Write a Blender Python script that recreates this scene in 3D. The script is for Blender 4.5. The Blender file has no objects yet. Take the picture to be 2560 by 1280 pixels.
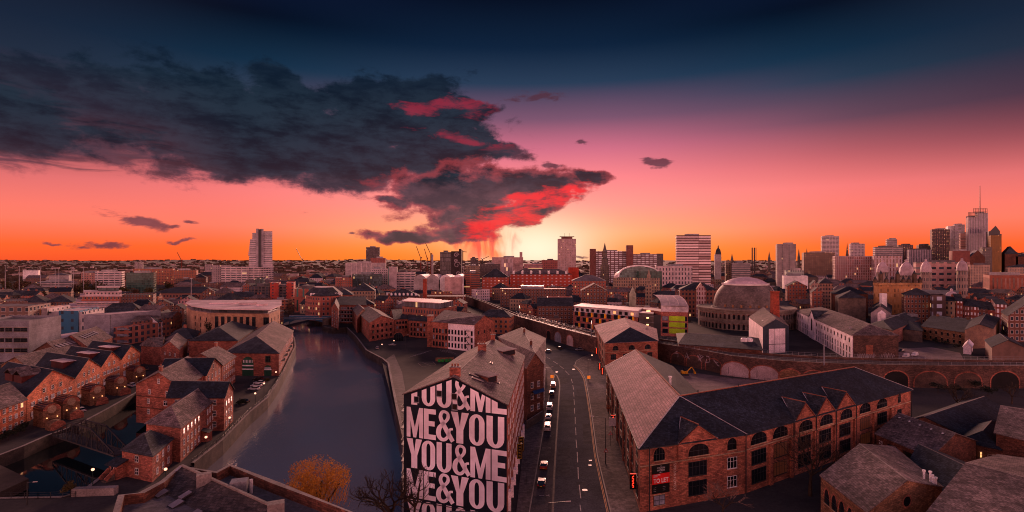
import bpy, bmesh, math, random
from mathutils import Vector, Matrix, noise
from mathutils.geometry import tessellate_polygon
random.seed(7)
S = bpy.context.scene
COL = S.collection
F, H, HY = 1322.0, 50.0, 655.0          # focal length (in 2560-wide pixels), camera height in metres, horizon row
rad = math.radians
# ------------------------------------------------------------------ camera
cd = bpy.data.cameras.new('camera'); cam = bpy.data.objects.new('camera', cd); COL.objects.link(cam)
cd.sensor_width = 36; cd.lens = 36*F/2560; cd.clip_start = .5; cd.clip_end = 40000
cam.location = (0, 0, H); cam.rotation_euler = (rad(90), 0, 0); cd.shift_y = 15/2560
S.camera = cam
S.view_settings.view_transform = 'Standard'; S.view_settings.look = 'None'
S.view_settings.exposure = 0.1; S.view_settings.gamma = 1
S.cycles.use_denoising = True
S.cycles.max_bounces = 5; S.cycles.diffuse_bounces = 3; S.cycles.glossy_bounces = 3
S.cycles.transparent_max_bounces = 6; S.cycles.volume_bounces = 0
S.cycles.sample_clamp_indirect = 4
S.cycles.filter_width = 1.05

def NN(nt, typ, ins=None, **at):
    n = nt.nodes.new('ShaderNode'+typ)
    for k, v in at.items(): setattr(n, k, v)
    for k, v in (ins or {}).items():
        s = n.inputs[k]
        if isinstance(v, bpy.types.NodeSocket): nt.links.new(v, s)
        elif isinstance(v, bpy.types.Node): nt.links.new(v.outputs[0], s)
        else: s.default_value = v
    return n
def MA(nt, op, a, b=None, c=None, clamp=False):
    i = {0: a}
    if b is not None: i[1] = b
    if c is not None: i[2] = c
    return NN(nt, 'Math', i, operation=op, use_clamp=clamp).outputs[0]
def MIX(nt, f, a, b, bt='MIX'):
    n = nt.nodes.new('ShaderNodeMix'); n.data_type = 'RGBA'; n.blend_type = bt; n.clamp_factor = True
    for s, v in ((n.inputs[0], f), (n.inputs[6], a), (n.inputs[7], b)):
        if isinstance(v, bpy.types.NodeSocket): nt.links.new(v, s)
        else: s.default_value = v if not isinstance(v, tuple) or len(v) == 4 else (*v, 1)
    return n.outputs[2]
def RAMP(nt, f, stops, interp='LINEAR'):
    n = nt.nodes.new('ShaderNodeValToRGB'); n.color_ramp.interpolation = interp
    e = n.color_ramp.elements
    while len(e) < len(stops): e.new(.5)
    for x, (p, c) in zip(e, sorted(stops)):
        x.position = p; x.color = c if len(c) == 4 else (*c, 1)
    nt.links.new(f, n.inputs[0]); return n.outputs[0]
def lin(r, g, b):
    f = lambda c: (c/255/12.92 if c/255 <= .04045 else ((c/255+.055)/1.055)**2.4)
    return (f(r), f(g), f(b))
def smooth(nt, x, a, b):
    n = NN(nt, 'MapRange', {0: x, 1: a, 2: b}, interpolation_type='SMOOTHSTEP'); return n.outputs[0]

# ------------------------------------------------------------------ sky (all by direction: azimuth and elevation)
W = bpy.data.worlds.new('World'); S.world = W; W.use_nodes = True; nt = W.node_tree; nt.nodes.clear()
SUN_AZ, SUN_EL = 1.2, 13.0
tc = NN(nt, 'TexCoord'); sp = NN(nt, 'SeparateXYZ', {0: tc.outputs['Generated']})
X, Y, Z = sp.outputs
az = MA(nt, 'ARCTAN2', X, Y)                      # 0 = straight ahead, + right
el = MA(nt, 'ARCSINE', Z)
azd = MA(nt, 'MULTIPLY', az, 57.2958); eld = MA(nt, 'MULTIPLY', el, 57.2958)
aaz = MA(nt, 'ABSOLUTE', MA(nt, 'SUBTRACT', azd, 2.0))
def ae(px, py):
    a = math.atan((px-1280)/F); return a*57.2958, math.atan((HY-py)/math.hypot(F, px-1280))*57.2958
ef = MA(nt, 'DIVIDE', eld, 90.0)
def st(*l): return [(max(0, e)/90, lin(*c)) for e, c in l]
near = RAMP(nt, ef, st((0, (255, 150, 70)), (1.2, (255, 168, 88)), (3, (255, 172, 116)), (6, (255, 152, 138)), (9, (250, 132, 138)), (12, (205, 108, 132)),
                       (15, (122, 82, 108)), (18.5, (38, 58, 84)), (22, (9, 32, 58)), (27, (2, 8, 28)), (36, (30, 42, 80)), (90, (34, 40, 60))))
side = RAMP(nt, ef, st((0, (240, 82, 40)), (1.5, (255, 100, 46)), (3.6, (255, 122, 98)), (7, (246, 122, 120)), (10, (190, 96, 104)), (13, (108, 72, 90)),
                       (16.5, (38, 58, 80)), (19, (12, 42, 66)), (23, (1, 7, 26)), (30, (20, 30, 66)), (36, (20, 28, 54)), (90, (34, 40, 60))))
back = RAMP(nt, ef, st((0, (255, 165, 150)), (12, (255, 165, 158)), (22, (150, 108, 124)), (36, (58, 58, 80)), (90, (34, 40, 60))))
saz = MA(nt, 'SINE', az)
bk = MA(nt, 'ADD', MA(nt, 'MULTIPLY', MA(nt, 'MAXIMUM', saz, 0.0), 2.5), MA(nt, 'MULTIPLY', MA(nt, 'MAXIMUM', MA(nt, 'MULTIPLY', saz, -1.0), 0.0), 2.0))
back = NN(nt, 'VectorMath', {0: back, 3: MA(nt, 'ADD', bk, 1.55)}, operation='SCALE').outputs[0]      # unseen sky behind and beside the view, brightened to light the facing walls
sky = MIX(nt, smooth(nt, aaz, 5.0, 34.0), near, side)
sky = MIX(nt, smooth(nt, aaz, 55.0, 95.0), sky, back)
# duller toward both sides of the view
sky = MIX(nt, MA(nt, 'MULTIPLY', MA(nt, 'MULTIPLY', smooth(nt, aaz, 23.0, 48.0), smooth(nt, eld, 3.0, 13.0)), MA(nt, 'MULTIPLY', smooth(nt, aaz, 80.0, 55.0), .66)), sky, lin(28, 30, 48))
# orange strip low on the horizon toward the sun
lo = smooth(nt, eld, 3.4, 0.0)
sky = MIX(nt, MA(nt, 'MULTIPLY', MA(nt, 'MULTIPLY', lo, smooth(nt, aaz, 42.0, 12.0)), .75), sky, lin(255, 122, 28)+(1,))
# glow round the sun
gx = MA(nt, 'DIVIDE', MA(nt, 'SUBTRACT', azd, 2.6), 6.2); gy = MA(nt, 'DIVIDE', MA(nt, 'SUBTRACT', eld, 1.4), 3.4)
g2 = MA(nt, 'ADD', MA(nt, 'MULTIPLY', gx, gx), MA(nt, 'MULTIPLY', gy, gy))
glow = MA(nt, 'POWER', 2.718, MA(nt, 'MULTIPLY', g2, -1.0))
sky = MIX(nt, MA(nt, 'MULTIPLY', glow, .95), sky, (1.0, .90, .66, 1))
# clouds: ellipses in azimuth / elevation eaten into by noise
pos = NN(nt, 'CombineXYZ', {0: azd, 1: eld}).outputs[0]
wn = NN(nt, 'TexNoise', {'Vector': pos, 'Scale': .3, 'Detail': 5.0}, noise_dimensions='2D')
wofs = NN(nt, 'VectorMath', {0: wn.outputs[1], 1: (.5, .5, .5)}, operation='SUBTRACT')
pw = NN(nt, 'VectorMath', {0: wofs.outputs[0], 1: (3.2, 1.7, 0), 2: pos}, operation='MULTIPLY_ADD').outputs[0]
def blobs(lst, src):
    cur = None
    for cx, cy, rx, ry, rot in lst:
        a, e = ae(cx, cy); ca = math.cos(rad(a))
        m = NN(nt, 'Mapping', {0: src, 1: (a, e, 0), 2: (0, 0, rad(-rot)), 3: (rx/F*57.3*ca*ca, ry/F*57.3*ca, 1)}, vector_type='TEXTURE')
        l = NN(nt, 'VectorMath', {0: m.outputs[0]}, operation='LENGTH').outputs['Value']
        cur = l if cur is None else MA(nt, 'SMOOTH_MIN', cur, l, .22)
    return cur
ncoord = NN(nt, 'Mapping', {0: pos, 3: (.55, 1.1, 1), 2: (0, 0, rad(4))}).outputs[0]
n1 = NN(nt, 'TexNoise', {'Vector': ncoord, 'Scale': .36, 'Detail': 12.0, 'Roughness': .64, 'Distortion': .12}, noise_dimensions='2D').outputs[0]
nstreak = NN(nt, 'Mapping', {0: pos, 3: (.35, 2.4, 1), 2: (0, 0, rad(12))}).outputs[0]
n2 = NN(nt, 'TexNoise', {'Vector': nstreak, 'Scale': .5, 'Detail': 7.0, 'Roughness': .62, 'Distortion': .8}, noise_dimensions='2D').outputs[0]
big = [(90, 275, 330, 118, -2), (60, 335, 250, 60, 2), (420, 315, 330, 110, 6), (700, 350, 300, 112, 5), (960, 300, 210, 95, -12), (1040, 232, 95, 36, -10), (1090, 330, 190, 78, 8),
       (700, 205, 90, 40, 10), (880, 440, 130, 46, 10), (1150, 270, 95, 24, 4), (1230, 365, 90, 26, 14), (560, 400, 190, 55, 6), (60, 340, 190, 45, 6), (640, 290, 420, 95, 2), (800, 400, 220, 80, 6), (1010, 400, 190, 50, 10)]
mid = [(1190, 478, 215, 60, -4), (1330, 470, 130, 44, -6), (1080, 480, 120, 50, 4), (1180, 545, 120, 44, -8), (1290, 530, 120, 30, -14), (1465, 442, 48, 14, 8),
       (1030, 592, 130, 14, 2), (1140, 588, 110, 20, 4), (990, 505, 60, 12, 8)]
small = [(350, 556, 82, 17, 6), (445, 567, 24, 8, 6), (490, 558, 20, 7, 5), (222, 612, 66, 8, 0), (150, 608, 26, 5, 0), (1340, 243, 66, 12, -2), (1640, 408, 42, 9, 8),
         (1278, 380, 40, 12, 5), (455, 603, 30, 4, 0), (880, 585, 20, 4, 0), (1370, 412, 34, 7, 8), (1460, 358, 26, 6, 0), (1450, 638, 26, 4, 0)]
n3 = NN(nt, 'TexNoise', {'Vector': NN(nt, 'Mapping', {0: pos, 3: (.5, 1.7, 1), 2: (0, 0, rad(6))}).outputs[0], 'Scale': .62, 'Detail': 9.0, 'Roughness': .62, 'Distortion': .2}, noise_dimensions='2D').outputs[0]
fb, fm, fs = blobs(big, pw), blobs(mid, pw), blobs(small, pw)
def dens(f, amp, a, b, nz=n1):
    v = MA(nt, 'ADD', f, MA(nt, 'MULTIPLY', MA(nt, 'SUBTRACT', nz, .5), amp)); return smooth(nt, v, a, b), v
db, vb = dens(fb, 1.75, 1.22, .80); dm, vm = dens(fm, 1.7, 1.24, .88); ds, vs = dens(fs, 3.4, 1.2, .3, n3)
# wisps trailing under the left of the big bank
dw, _ = dens(blobs([(120, 352, 330, 60, -3), (20, 300, 200, 90, 0)], pos), 1.8, 1.2, .6, n2)
sh = MIX(nt, smooth(nt, MA(nt, 'ADD', MA(nt, 'MULTIPLY', n1, .5), MA(nt, 'MULTIPLY', n3, .5)), .36, .62), lin(8, 22, 37), lin(30, 45, 60))
sh = MIX(nt, smooth(nt, eld, 9.6, 6.2), sh, MIX(nt, smooth(nt, n1, .35, .65), lin(52, 46, 60), lin(96, 66, 78)))
sh = MIX(nt, smooth(nt, eld, 14.0, 22.0), sh, lin(12, 28, 48))
# lit under-edges
edge = smooth(nt, vb, .62, 1.05)
shb = MIX(nt, MA(nt, 'MULTIPLY', edge, MA(nt, 'MULTIPLY', smooth(nt, eld, 13.0, 7.0), .36)), sh, lin(190, 96, 108))
edgem = smooth(nt, vm, .55, 1.02)
shm = MIX(nt, MA(nt, 'MULTIPLY', edgem, .4), sh, lin(215, 80, 86))
red = smooth(nt, MA(nt, 'ADD', blobs([(1140, 268, 100, 18, -2), (1180, 352, 90, 14, 10), (1040, 275, 50, 12, 5)], pw), MA(nt, 'MULTIPLY', MA(nt, 'SUBTRACT', n3, .5), 3.6)), 1.25, .1)
shb = MIX(nt, MA(nt, 'MULTIPLY', red, .52), shb, lin(176, 44, 68))
red2 = smooth(nt, MA(nt, 'ADD', blobs([(1370, 500, 110, 26, -10), (1280, 545, 105, 30, -8), (1225, 575, 60, 26, 0), (1410, 478, 60, 10, -4), (1345, 488, 100, 10, -4)], pw), MA(nt, 'MULTIPLY', MA(nt, 'SUBTRACT', n3, .5), 3.4)), 1.3, .1)
shm = MIX(nt, MA(nt, 'MULTIPLY', red2, .86), shm, lin(250, 42, 52))
sky = MIX(nt, MA(nt, 'MULTIPLY', dw, .8), sky, sh)
sky = MIX(nt, MA(nt, 'MULTIPLY', db, MA(nt, 'MULTIPLY_ADD', smooth(nt, azd, -46.0, -26.0), .33, .64)), sky, shb)
# rain shafts below the second cloud
nv = NN(nt, 'TexNoise', {'Vector': NN(nt, 'Mapping', {0: pos, 3: (1.0, .28, 1), 2: (0, 0, rad(-30))}).outputs[0], 'Scale': .8, 'Detail': 6.0, 'Distortion': .6}, noise_dimensions='2D').outputs[0]
vir = smooth(nt, MA(nt, 'ADD', blobs([(1200, 598, 85, 42, 10), (1225, 625, 62, 26, 25)], pw), MA(nt, 'MULTIPLY', MA(nt, 'SUBTRACT', nv, .5), 1.5)), 1.3, .35)
sky = MIX(nt, MA(nt, 'MULTIPLY', vir, .85), sky, MIX(nt, smooth(nt, nv, .4, .62), lin(255, 60, 52), lin(255, 128, 70)))
sky = MIX(nt, MA(nt, 'MULTIPLY', dm, .96), sky, shm)
sky = MIX(nt, MA(nt, 'MULTIPLY', ds, .85), sky, MIX(nt, .4, sh, lin(120, 60, 76)))
sky = MIX(nt, smooth(nt, eld, -.2, -4.0), sky, lin(60, 40, 44))
nish = NN(nt, 'TexSky', sky_type='NISHITA'); nish.sun_disc = False; nish.sun_elevation = rad(2.0); nish.sun_rotation = rad(SUN_AZ)
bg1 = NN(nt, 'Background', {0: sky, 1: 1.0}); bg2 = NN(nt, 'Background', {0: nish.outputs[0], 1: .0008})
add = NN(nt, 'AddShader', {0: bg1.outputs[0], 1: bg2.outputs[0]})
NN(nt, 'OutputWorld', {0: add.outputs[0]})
W.cycles.sampling_method = 'MANUAL'; W.cycles.sample_map_resolution = 1024
# ------------------------------------------------------------------ sun: low, straight ahead, softened by the glow round it
sl = bpy.data.lights.new('sun', 'SUN'); so = bpy.data.objects.new('sun', sl); COL.objects.link(so)
sl.energy = 4.4; sl.angle = rad(15); sl.color = (1.0, .47, .36)
dirv = Vector((math.sin(rad(SUN_AZ))*math.cos(rad(SUN_EL)), math.cos(rad(SUN_AZ))*math.cos(rad(SUN_EL)), math.sin(rad(SUN_EL))))
so.rotation_euler = dirv.to_track_quat('Z', 'Y').to_euler()

# ------------------------------------------------------------------ geometry of the survey: picture ray -> point in the place
def R(px, py, h=0.0):
    d = (H-h)*F/(py-HY); return Vector(((px-1280)/F*d, d, h))
def Q(px, d, z=0.0): return Vector(((px-1280)/F*d, d, z))
def HT(py, d): return H-(py-HY)*d/F
def V2(v, z=0.0): return Vector((v[0], v[1], z))

# ------------------------------------------------------------------ materials
MATS = {}
def con(c): return tuple(min(.9, 1.13*x**1.2) for x in c)
def base_mat(name):
    m = bpy.data.materials.new(name); m.use_nodes = True; n = m.node_tree; n.nodes.clear()
    p = NN(n, 'BsdfPrincipled'); o = NN(n, 'OutputMaterial', {0: p.outputs[0]}); return m, n, p
def surf(name, c, c2=None, rough=.85, ns=.35, metal=0, spec=.22, pat=None, bump=0, fine=True):
    """plain weathered surface: two base colours mixed by world-space noise, optional brick/slate/board pattern on metre UVs"""
    if name in MATS: return MATS[name]
    m, n, p = base_mat(name); MATS[name] = m
    c2 = con(c2 or tuple(x*.7 for x in c)); c = con(c)
    g = NN(n, 'NewGeometry'); P = g.outputs['Position']
    a = NN(n, 'TexNoise', {'Vector': P, 'Scale': ns, 'Detail': 6.0, 'Roughness': .65})
    f = smooth(n, a.outputs[0], .34, .66)
    col = MIX(n, f, c, c2)
    if fine:
        b = NN(n, 'TexNoise', {'Vector': P, 'Scale': ns*9, 'Detail': 4.0, 'Roughness': .7})
        col = MIX(n, 1.0, col, RAMP(n, b.outputs[0], [(.3, (.60,)*3), (.7, (1.4,)*3)]), 'MULTIPLY')
    c_ = NN(n, 'TexNoise', {'Vector': P, 'Scale': ns*.22, 'Detail': 5.0, 'Roughness': .6})
    col = MIX(n, 1.0, col, RAMP(n, c_.outputs[0], [(.32, (.66,)*3), (.68, (1.28,)*3)]), 'MULTIPLY')
    hgt = None
    if pat:
        uv = NN(n, 'UVMap').outputs[0]
        if pat == 'brick': w, h, mo, k, dk = .9, .30, .035, 1.55, .62
        elif pat == 'slate': w, h, mo, k, dk = .62, .46, .035, 1.6, .5
        elif pat == 'tile': w, h, mo, k, dk = .9, .62, .07, 1.35, .45
        elif pat == 'block': w, h, mo, k, dk = 1.6, .7, .03, 1.15, .75
        elif pat == 'flag': w, h, mo, k, dk = 1.1, .8, .04, 1.2, .72
        elif pat == 'board': w, h, mo, k, dk = 60., .5, .03, 1.1, .75
        elif pat == 'seam': w, h, mo, k, dk = .6, 60., .04, 1.08, .7
        bt = NN(n, 'TexBrick', {'Vector': uv, 'Color1': (k,)*3+(1,), 'Color2': (1/k,)*3+(1,), 'Mortar': (dk,)*3+(1,), 'Scale': 1.0,
                                'Mortar Size': mo, 'Brick Width': w, 'Row Height': h, 'Mortar Smooth': .3, 'Bias': 0.0})
        col = MIX(n, 1.0, col, bt.outputs[0], 'MULTIPLY'); hgt = bt.outputs[1]
    n.links.new(col, p.inputs['Base Color']); p.inputs['Roughness'].default_value = rough; p.inputs['Metallic'].default_value = metal
    p.inputs['Specular IOR Level'].default_value = spec
    if bump:
        src = hgt if hgt is not None else a.outputs[0]
        bn = NN(n, 'Bump', {'Height': src, 'Strength': bump, 'Distance': .04}, invert=(hgt is not None))
        n.links.new(bn.outputs[0], p.inputs['Normal'])
    return m
def emis(name, c, s):
    if name in MATS: return MATS[name]
    m, n, p = base_mat(name); MATS[name] = m
    p.inputs['Base Color'].default_value = (*c, 1); p.inputs['Emission Color'].default_value = (*c, 1); p.inputs['Emission Strength'].default_value = s
    return m
def facade(name, wall, win=(.02, .025, .035), su=3.0, sv=3.2, fu=.5, fv=.5, lit=.03, wall2=None, ou=0.0, ov=0.0, rough=.8, litc=(1, .5, .2), lits=.7, frame=.0, gr=.15):
    """wall with a regular grid of glazed openings laid out in metres"""
    if name in MATS: return MATS[name]
    m, n, p = base_mat(name); MATS[name] = m
    uv = NN(n, 'SeparateXYZ', {0: NN(n, 'UVMap').outputs[0]})
    u = MA(n, 'DIVIDE', MA(n, 'ADD', uv.outputs[0], ou), su); v = MA(n, 'DIVIDE', MA(n, 'ADD', uv.outputs[1], ov), sv)
    fu_, fv_ = MA(n, 'FRACT', u), MA(n, 'FRACT', v)
    au = MA(n, 'ABSOLUTE', MA(n, 'SUBTRACT', fu_, .5)); av = MA(n, 'ABSOLUTE', MA(n, 'SUBTRACT', fv_, .5))
    mask = MA(n, 'MULTIPLY', MA(n, 'LESS_THAN', au, fu/2), MA(n, 'LESS_THAN', av, fv/2))
    cell = NN(n, 'CombineXYZ', {0: MA(n, 'FLOOR', u), 1: MA(n, 'FLOOR', v)})
    wnz = NN(n, 'TexWhiteNoise', {0: cell.outputs[0]}, noise_dimensions='3D')
    g = NN(n, 'NewGeometry'); P = g.outputs['Position']
    a = NN(n, 'TexNoise', {'Vector': P, 'Scale': .16, 'Detail': 6.0, 'Roughness': .7})
    c2 = con(wall2 or tuple(x*.68 for x in wall)); wall = con(wall)
    wc = MIX(n, smooth(n, a.outputs[0], .35, .65), wall, c2)
    gl = MIX(n, wnz.outputs[0], tuple(x*.6 for x in win), tuple(min(1, x*2.6) for x in win))
    if frame:
        mf = MA(n, 'MULTIPLY', MA(n, 'LESS_THAN', au, fu/2+.05), MA(n, 'LESS_THAN', av, fv/2+.07))
        wc = MIX(n, MA(n, 'MULTIPLY', mf, frame), wc, (.55, .5, .46, 1))
    col = MIX(n, mask, wc, gl)
    n.links.new(col, p.inputs['Base Color'])
    n.links.new(MA(n, 'MULTIPLY_ADD', mask, gr-rough, rough), p.inputs['Roughness'])
    p.inputs['Specular IOR Level'].default_value = .5
    le = MA(n, 'MULTIPLY', mask, MA(n, 'GREATER_THAN', wnz.outputs[0], 1-lit))
    p.inputs['Emission Color'].default_value = (*litc, 1)
    n.links.new(MA(n, 'MULTIPLY', le, lits), p.inputs['Emission Strength'])
    bn = NN(n, 'Bump', {'Height': mask, 'Strength': .6, 'Distance': .15}, invert=True); n.links.new(bn.outputs[0], p.inputs['Normal'])
    return m
BR = surf('brick_red', (.36, .145, .10), (.23, .09, .066), pat='brick', bump=.3)
BR2 = surf('brick_orange', (.37, .155, .10), (.25, .10, .068), pat='brick', bump=.3)
BR3 = surf('brick_bright', (.50, .19, .105), (.36, .125, .07), pat='brick', bump=.3)
BRD = surf('brick_dark', (.17, .075, .05), (.11, .05, .035), pat='brick', bump=.3)
BRB = surf('brick_buff', (.26, .15, .09), (.18, .10, .06), pat='brick', bump=.3)
SL = surf('slate', (.068, .072, .082), (.04, .043, .05), rough=.85, pat='slate', bump=.5, spec=.2)
SLR = surf('slate_warm', (.205, .155, .148), (.115, .09, .088), rough=.9, pat='slate', bump=.5, spec=.15)
SLB = surf('slate_blue_and_shaded', (.034, .044, .060), (.025, .030, .040), rough=.85, pat='slate', bump=.5, spec=.2)  # blue slate, also the shade colour of camera-facing slopes on two roofs
SLT = surf('slate_tile_sunlit', (.40, .245, .24), (.31, .19, .185), rough=.9, pat='tile', bump=.6, spec=.24)  # tile grid, with pink sunlight put into the slate colour
ST = surf('sandstone', (.42, .31, .21), (.32, .23, .155), pat='block')
STD = surf('stone_dark', (.17, .13, .105), (.10, .08, .07), pat='block')
CO = surf('concrete', (.42, .38, .37), (.32, .29, .28))
WH = surf('white_render', (.80, .70, .70), (.70, .61, .61))
GR = surf('grey_render', (.27, .26, .28), (.22, .21, .23), pat='board')
RFL = surf('roof_felt', (.17, .15, .155), (.11, .10, .105), ns=.2)
RFP = surf('roof_pale', (.62, .48, .47), (.48, .38, .37), ns=.25, rough=.6)
DLD = surf('dormer_lead', (.34, .27, .26), (.25, .20, .19), rough=.95, spec=.05)
MD = surf('metal_dark', (.03, .03, .035), rough=.5, spec=.5)
MG = surf('metal_grey', (.25, .25, .27), rough=.45, spec=.5)
LEAD = surf('lead', (.45, .42, .43), (.35, .33, .34), rough=.5, spec=.5)
WOOD = surf('wood', (.10, .05, .03))
GL = surf('glass_dark', (.018, .022, .03), (.01, .013, .018), rough=.08, spec=.8, fine=False)
GLP = surf('glass_pale', (.30, .30, .34), (.16, .17, .2), rough=.35, spec=.4, fine=False, ns=.8)
WHP = surf('white_paint', (.72, .68, .66), (.62, .58, .56), rough=.5)
KERB = surf('kerbstone', (.28, .24, .22), (.20, .17, .16))
YEL = surf('yellow_paint', (.55, .28, .10), (.40, .20, .09))
FLAG = surf('paving', (.20, .165, .155), (.14, .12, .112), pat='flag', ns=.12, rough=1.0, spec=.04)

# ------------------------------------------------------------------ mesh collecting
class MB:
    def __init__(s): s.v, s.f, s.m, s.mats = [], [], [], []
    def mi(s, mat):
        if mat not in s.mats: s.mats.append(mat)
        return s.mats.index(mat)
    def poly(s, pts, mat):
        b = len(s.v); s.v += [Vector(p) for p in pts]; s.f.append(tuple(range(b, b+len(pts)))); s.m.append(s.mi(mat)); return s
    def box(s, c, sz, mat, rz=0.0, M=None):
        """box: centre of its base, size, turned by rz"""
        x, y, z = sz[0]/2, sz[1]/2, sz[2]; M = M or (Matrix.Translation(c) @ Matrix.Rotation(rz, 4, 'Z'))
        p = [M @ Vector(q) for q in ((-x, -y, 0), (x, -y, 0), (x, y, 0), (-x, y, 0), (-x, -y, z), (x, -y, z), (x, y, z), (-x, y, z))]
        for f in ((0, 3, 2, 1), (4, 5, 6, 7), (0, 1, 5, 4), (1, 2, 6, 5), (2, 3, 7, 6), (3, 0, 4, 7)): s.poly([p[i] for i in f], mat)
        return s
    def prism(s, pts, z0, z1, mat, top=None, cap=True, bot=False):
        n = len(pts); ar = sum(pts[i][0]*pts[(i+1) % n][1]-pts[(i+1) % n][0]*pts[i][1] for i in range(n))
        if ar < 0: pts = list(reversed(pts))
        for i in range(n):
            a, b = pts[i], pts[(i+1) % n]; s.poly([V2(a, z0), V2(b, z0), V2(b, z1), V2(a, z1)], mat)
        if cap: s.poly([V2(a, z1) for a in pts], top or mat)
        if bot: s.poly([V2(a, z0) for a in reversed(pts)], mat)
        return s
    def bar(s, a, b, w, mat, h=None):
        """square bar between two points"""
        a, b = Vector(a), Vector(b); d = b-a; L = d.length
        if L < 1e-6: return s
        M = Matrix.Translation(a) @ d.to_track_quat('Z', 'Y').to_matrix().to_4x4(); return s.box(None, (w, h or w, L), mat, M=M)
    def tube(s, pts, rs, mat, n=6, cap=True):
        rings = []; pts = [Vector(p) for p in pts]
        for i, p in enumerate(pts):
            d = (pts[min(i+1, len(pts)-1)]-pts[max(i-1, 0)]).normalized(); q = d.to_track_quat('Z', 'Y'); r = rs[i] if hasattr(rs, '__len__') else rs
            rings.append([p + q @ Vector((r*math.cos(6.2832*k/n), r*math.sin(6.2832*k/n), 0)) for k in range(n)])
        for a, b in zip(rings, rings[1:]):
            for k in range(n): s.poly([a[k], a[(k+1) % n], b[(k+1) % n], b[k]], mat)
        if cap: s.poly(list(reversed(rings[0])), mat); s.poly(rings[-1], mat)
        return s
    def lathe(s, c, prof, mat, n=24, sx=1, sy=1, rot=0):
        rings = [[Vector(c)+Vector((r*sx*math.cos(6.2832*k/n+rot), r*sy*math.sin(6.2832*k/n+rot), z)) for k in range(n)] for r, z in prof]
        for a, b in zip(rings, rings[1:]):
            for k in range(n): s.poly([a[k], a[(k+1) % n], b[(k+1) % n], b[k]], mat)
        if prof[-1][0] > .01: s.poly(rings[-1], mat)
        return s
    def sheet(s, top, t, mat, under=None):
        """roof skin: the given faces, their underside t lower, and the rim"""
        E = {}
        for f in top:
            s.poly(f, mat)
            s.poly([Vector(p)-Vector((0, 0, t)) for p in reversed(f)], under or mat)
            for i in range(len(f)):
                a, b = tuple(round(x, 3) for x in f[i]), tuple(round(x, 3) for x in f[(i+1) % len(f)])
                if (b, a) in E: del E[(b, a)]
                else: E[(a, b)] = 1
        for a, b in E:
            a, b = Vector(a), Vector(b); dz = Vector((0, 0, t)); s.poly([a-dz, b-dz, b, a], under or mat)
        return s
    def build(s, name, parent=None, off=None, smooth_=False, merge=False):
        o0 = Vector(off) if off is not None else (Vector(parent['_o']) if parent is not None and '_o' in parent else Vector((0, 0, 0)))
        me = bpy.data.meshes.new(name); me.from_pydata([v-o0 for v in s.v], [], s.f)
        for m in s.mats: me.materials.append(m)
        me.polygons.foreach_set('material_index', s.m)
        uvl = me.uv_layers.new(name='UVMap').data; up = Vector((0, 0, 1)); vs = s.v
        for p in me.polygons:
            n = p.normal
            t = up.cross(n) if abs(n.z) < .999 else Vector((1, 0, 0))
            t.normalize(); b = n.cross(t)
            for li in p.loop_indices:
                v = vs[me.loops[li].vertex_index]; uvl[li].uv = (v.dot(t), v.dot(b) if abs(n.z) > .02 else v.z)
        if merge:
            bm = bmesh.new(); bm.from_mesh(me); bmesh.ops.remove_doubles(bm, verts=bm.verts, dist=.002); bm.to_mesh(me); bm.free()
        if smooth_: me.polygons.foreach_set('use_smooth', [True]*len(me.polygons))
        o = bpy.data.objects.new(name, me); COL.objects.link(o)
        if parent is not None: o.parent = parent
        elif off is not None: o.location = o0
        return o
def tag(o, label, cat, group=None, kind=None):
    if label: o['label'] = label
    if cat: o['category'] = cat
    if group: o['group'] = group
    if kind: o['kind'] = kind
    return o
def thing(name, label, cat, loc, group=None):
    o = bpy.data.objects.new(name, None); COL.objects.link(o); o.location = Vector(loc); o['_o'] = tuple(loc); o.empty_display_size = .5
    return tag(o, label, cat, group)
def child(src, parent, loc=(0, 0, 0), rz=0.0):
    c = src.copy(); COL.objects.link(c); c.parent = parent; c.location = loc; c.rotation_euler = (0, 0, rz); return c
def struct(o): o['kind'] = 'structure'; return o
# ------------------------------------------------------------------ ground, river, dock, hills
WZ = -3.2
river = [R(*p) for p in ((485, 1167), (557, 1109), (626, 1037), (669, 1001), (692, 968), (710, 935), (740, 869), (737, 848), (722, 828), (712, 818), (700, 806))]
river += [Q(812, 520), R(806, 818), R(830, 824), R(866, 821), R(889, 844), R(915, 879), R(934, 889), R(955, 900), R(969, 912), R(977, 958), R(991, 1031), R(1008, 1109)]
river += [Vector((-23.6, 113, 0)), Vector((-22.2, 110.9, 0)), Vector((-3.5, 104.6, 0)), Vector((-3.0, 98, 0)), Vector((-72, 98, 0)), Vector((-79, 114, 0))]
dock = [R(*p) for p in ((-60, 1160), (0, 1140), (60, 1117), (121, 1090), (197, 1063), (270, 1024), (345, 981), (352, 985))]
dock += [Vector((-112, 178, 0)), Vector((-103, 172, 0)), Vector((-103, 142, 0)), Vector((-96, 133, 0)), R(318, 1152), R(305, 1150), R(262, 1183), R(200, 1231), R(157, 1241), R(0, 1244), R(-60, 1246)]
GND, GNM, GP = base_mat('town_ground')
Pn = NN(GNM, 'NewGeometry').outputs['Position']
ga = NN(GNM, 'TexNoise', {'Vector': Pn, 'Scale': .03, 'Detail': 8.0, 'Roughness': .7}).outputs[0]
gb = NN(GNM, 'TexNoise', {'Vector': Pn, 'Scale': 1.3, 'Detail': 5.0, 'Roughness': .7}).outputs[0]
gc = MIX(GNM, smooth(GNM, ga, .4, .6), (.032, .03, .031, 1), (.062, .053, .05, 1))
gc = MIX(GNM, 1.0, gc, RAMP(GNM, gb, [(.3, (.75,)*3), (.7, (1.2,)*3)]), 'MULTIPLY')
GNM.links.new(gc, GP.inputs['Base Color']); GP.inputs['Roughness'].default_value = .95; GP.inputs['Specular IOR Level'].default_value = .1
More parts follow.
